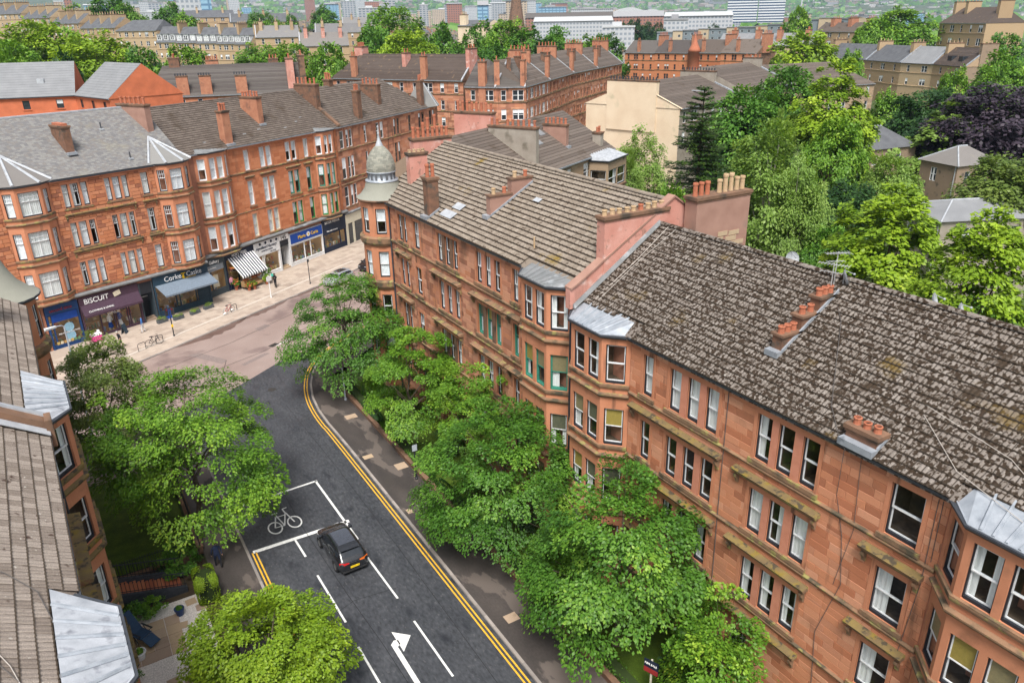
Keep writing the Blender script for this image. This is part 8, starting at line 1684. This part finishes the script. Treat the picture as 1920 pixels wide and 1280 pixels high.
# ================================================================ people
mat('skin', [(0.50,0.30,0.22)], rough=.6, fine_amt=.03); mat('hair_brown', [(0.06,0.035,0.02)]); mat('hair_grey', [(0.45,0.43,0.40)]); pmat('cloth_black', (0.018,0.018,0.022), .9); pmat('cloth_blue', (0.05,0.16,0.42), .9); pmat('cloth_white', (0.62,0.63,0.66), .9); pmat('cloth_navy', (0.02,0.03,0.07), .9); pmat('cloth_pink', (0.62,0.28,0.36), .9); pmat('cloth_red', (0.45,0.03,0.05), .9); pmat('bag_green', (0.05,0.42,0.33), .7)
def person(label, loc, rz, top, legs, sleeves='top', shorts=False, stride=.22, arms=((.10,-.02),(-.10,.06)), bend=0, hair='hair_brown', hand_up=(), coat=False):
    """arms: forward swing of each hand; hand_up: sides whose forearm is raised to the chest. Faces local +x"""
    r = thing('person', label, 'person', loc, rz)
    V = []; E = []; Rr = []; tagv = []
    def v(x, y, z, rx, ry=None): V.append((x, y, z)); Rr.append((rx, ry or rx)); return len(V)-1
    seg = []
    def e(a, b, t): E.append((a, b)); seg.append((a, b, t))
    pel = v(0,0,.95,.13,.16); wa = v(.0+bend*.05,0,1.10,.115,.145); ch = v(bend*.12,0,1.30,.12,.165); nk = v(bend*.2+.01,0,1.47,.055); hd0 = v(bend*.24+.02,0,1.56,.07); hd1 = v(bend*.26+.03,0,1.64,.095,.085); hd2 = v(bend*.27+.02,0,1.73,.075)
    e(pel,wa,'top'); e(wa,ch,'top'); e(ch,nk,'top'); e(nk,hd0,'skin'); e(hd0,hd1,'skin'); e(hd1,hd2,'skin')
    hands = []
    for i, s in enumerate((1,-1)):
        f = stride*s; hp = v(0,s*.09,.88,.10); kn = v(f*.55+.03,s*.10,.50,.065); an = v(f-.02,s*.10,.09+max(0,-f)*.25,.045); tb = v(f+.14,s*.11,.045+max(0,-f)*.1,.038)
        e(pel,hp,'legs'); e(hp,kn,'legs'); e(kn,an,'skin' if shorts else 'legs'); e(an,tb,'shoe')
        sh = v(bend*.15,s*.19,1.40,.062); fx = arms[i][0]
        if s in hand_up: el = v(bend*.1+.02,s*.25,1.14,.045); wr = v(.22,s*.12,1.22,.030)
        else: el = v(bend*.12+fx*.4-.02,s*.25,1.14,.045); wr = v(bend*.14+fx*1.1,s*.26,.90,.030)
        pv_ = Vector(V[wr])-Vector(V[el]); pm = Vector(V[wr])+pv_.normalized()*.07; hn = v(pm.x,pm.y,pm.z,.026,.036)
        e(ch,sh,'top'); e(sh,el,'top'); e(el,wr,'top' if sleeves == 'top' else 'skin'); e(wr,hn,'skin'); hands.append((Vector(V[wr]), pm, pv_.normalized(), s))
    me = bpy.data.meshes.new('p'); me.from_pydata(V, E, []); o = bpy.data.objects.new('p', me); C.objects.link(o)
    sk = o.modifiers.new('k', 'SKIN'); sk.use_smooth_shade = True
    for i, q in enumerate(o.data.skin_vertices[0].data): q.radius = Rr[i]; q.use_root = (i == pel)
    su = o.modifiers.new('s', 'SUBSURF'); su.levels = 1; su.render_levels = 1
    bm_ = bpy.data.meshes.new_from_object(o.evaluated_get(bpy.context.evaluated_depsgraph_get())); bpy.data.objects.remove(o); bpy.data.meshes.remove(me)
    b = MB(); b.v = [tuple(x.co) for x in bm_.vertices]; mats_ = [top, legs, 'skin', 'cloth_black']; ix = {'top':0,'legs':1,'skin':2,'shoe':3}
    for p in bm_.polygons:
        c = p.center; best = 9; bt = 'top'
        for a_, c_, t in seg:
            A_, B_ = Vector(V[a_]), Vector(V[c_]); d_ = B_-A_; tt = max(0, min(1, (c-A_).dot(d_)/max(d_.length_squared, 1e-6))); dist = (c-(A_+d_*tt)).length-Rr[a_][0]*.5
            if dist < best: best = dist; bt = t
        if coat and bt == 'legs' and c.z > .55: bt = 'top'
        if bt == 'top' and c.z < .93 and not coat and abs(c.y) < .17: bt = 'legs'
        b.f.append(tuple(p.vertices)); b.m.append(ix[bt]); b.r.append(0)
    for wr, pm, d_, s in hands:                                         # five fingers, thumb from the side of the palm
        side_ = d_.cross(Vector((0,s,0))).normalized(); 
        for k in range(4): p0 = pm+side_*(.012*(k-1.5))+d_*.01; L_ = (.055,.065,.06,.045)[k]; p1 = p0+d_*L_*.55; b.tube(p0,p1,.009,.008,5,2); b.tube(p1,p1+(d_+Vector((.25,-s*.3,0))).normalized()*L_*.45,.008,.006,5,2)
        q = wr.lerp(pm,.45); t1 = q+(side_*-1+d_*.7).normalized()*.05; b.tube(q,t1,.010,.009,5,2); b.tube(t1,t1+d_*.03,.009,.006,5,2)
    hx, hz = V[hd1][0], V[hd1][2]
    b.mesh([(hx+.085,-.014,hz-.02),(hx+.085,.014,hz-.02),(hx+.115,0,hz-.025),(hx+.09,0,hz+.03)],[(0,1,2),(0,2,3),(1,3,2)],2)
    for s in (-1,1): b.ball((hx+.082,s*.032,hz+.015),.012,6,3); b.ball((hx+.0,s*.085,hz-.005),.022,6,2,1.4)
    b.box(hx+.075,hx+.092,-.025,.025,hz-.062,hz-.054,m=0)
    b.build('body', mats_, r, True)
    h = MB(); h.lathe([(.098,-.02),(.105,.03),(.09,.085),(.05,.115),(.001,.122)],10,(hx-.012,0,hz)); h.build('hair', hair, r, True); return r
person('person in black T-shirt and shorts walking past the plum shop', (2.6,77.4,.13), KD+PI, 'cloth_black', 'cloth_black', 'bare', True, .26, ((.12,0),(-.12,0)), .6, 'hair_grey')
person('person in blue top and pale trousers outside the close door', (4.94,80.55,.13), KD+PI*.8, 'cloth_blue', 'cloth_white', stride=.15)
r = person('person in a black coat carrying a green bag over the shoulder by the white post', (20.1,87.2,.13), KD+PI*1.1, 'cloth_black', 'cloth_black', stride=.08, hand_up=(1,), coat=True)
b = MB(); b.lathe([(.001,-.05),(.16,-.04),(.18,.0),(.18,.28),(.14,.34),(.001,.36)],10); q = tag(b.build('shoulder_bag', 'bag_green', None), 'large green bag on the shoulder of the person in black', 'bag'); q.scale = (1.9,.8,.75); q.location = (20.1-.12,87.2+.2,1.50); q.rotation_euler = (0,.2,KD)
person('person in a pink top standing in the flower shop doorway', b2(1.75,-.25,.16), rad(31.3-100), 'cloth_pink', 'cloth_navy', stride=.04, arms=((.05,0),(.05,0)))
person('person in dark navy walking on the left pavement beside the hedge', (3.6,38.9,.118), rad(95), 'cloth_navy', 'cloth_black', stride=.2, coat=True)
# ================================================================ the air: pale haze round the whole place
b = MB(); b.box(-16000,16000,-16000,16000,-30,430); hz = b.data('haze', [])
hm = bpy.data.materials.new('haze'); hm.use_nodes = True; nt = hm.node_tree; nt.nodes.clear(); o_ = nt.nodes.new('ShaderNodeOutputMaterial'); pv_ = nt.nodes.new('ShaderNodeVolumePrincipled')
pv_.inputs['Color'].default_value = (0.58,0.77,1.0,1); pv_.inputs['Density'].default_value = 0.00009; pv_.inputs['Anisotropy'].default_value = 0.2
nt.links.new(pv_.outputs[0], o_.inputs['Volume']); hz.materials.append(hm); tag(ob('haze', hz), 'thin blue haze over the distant city and hills', 'haze', kind='stuff')
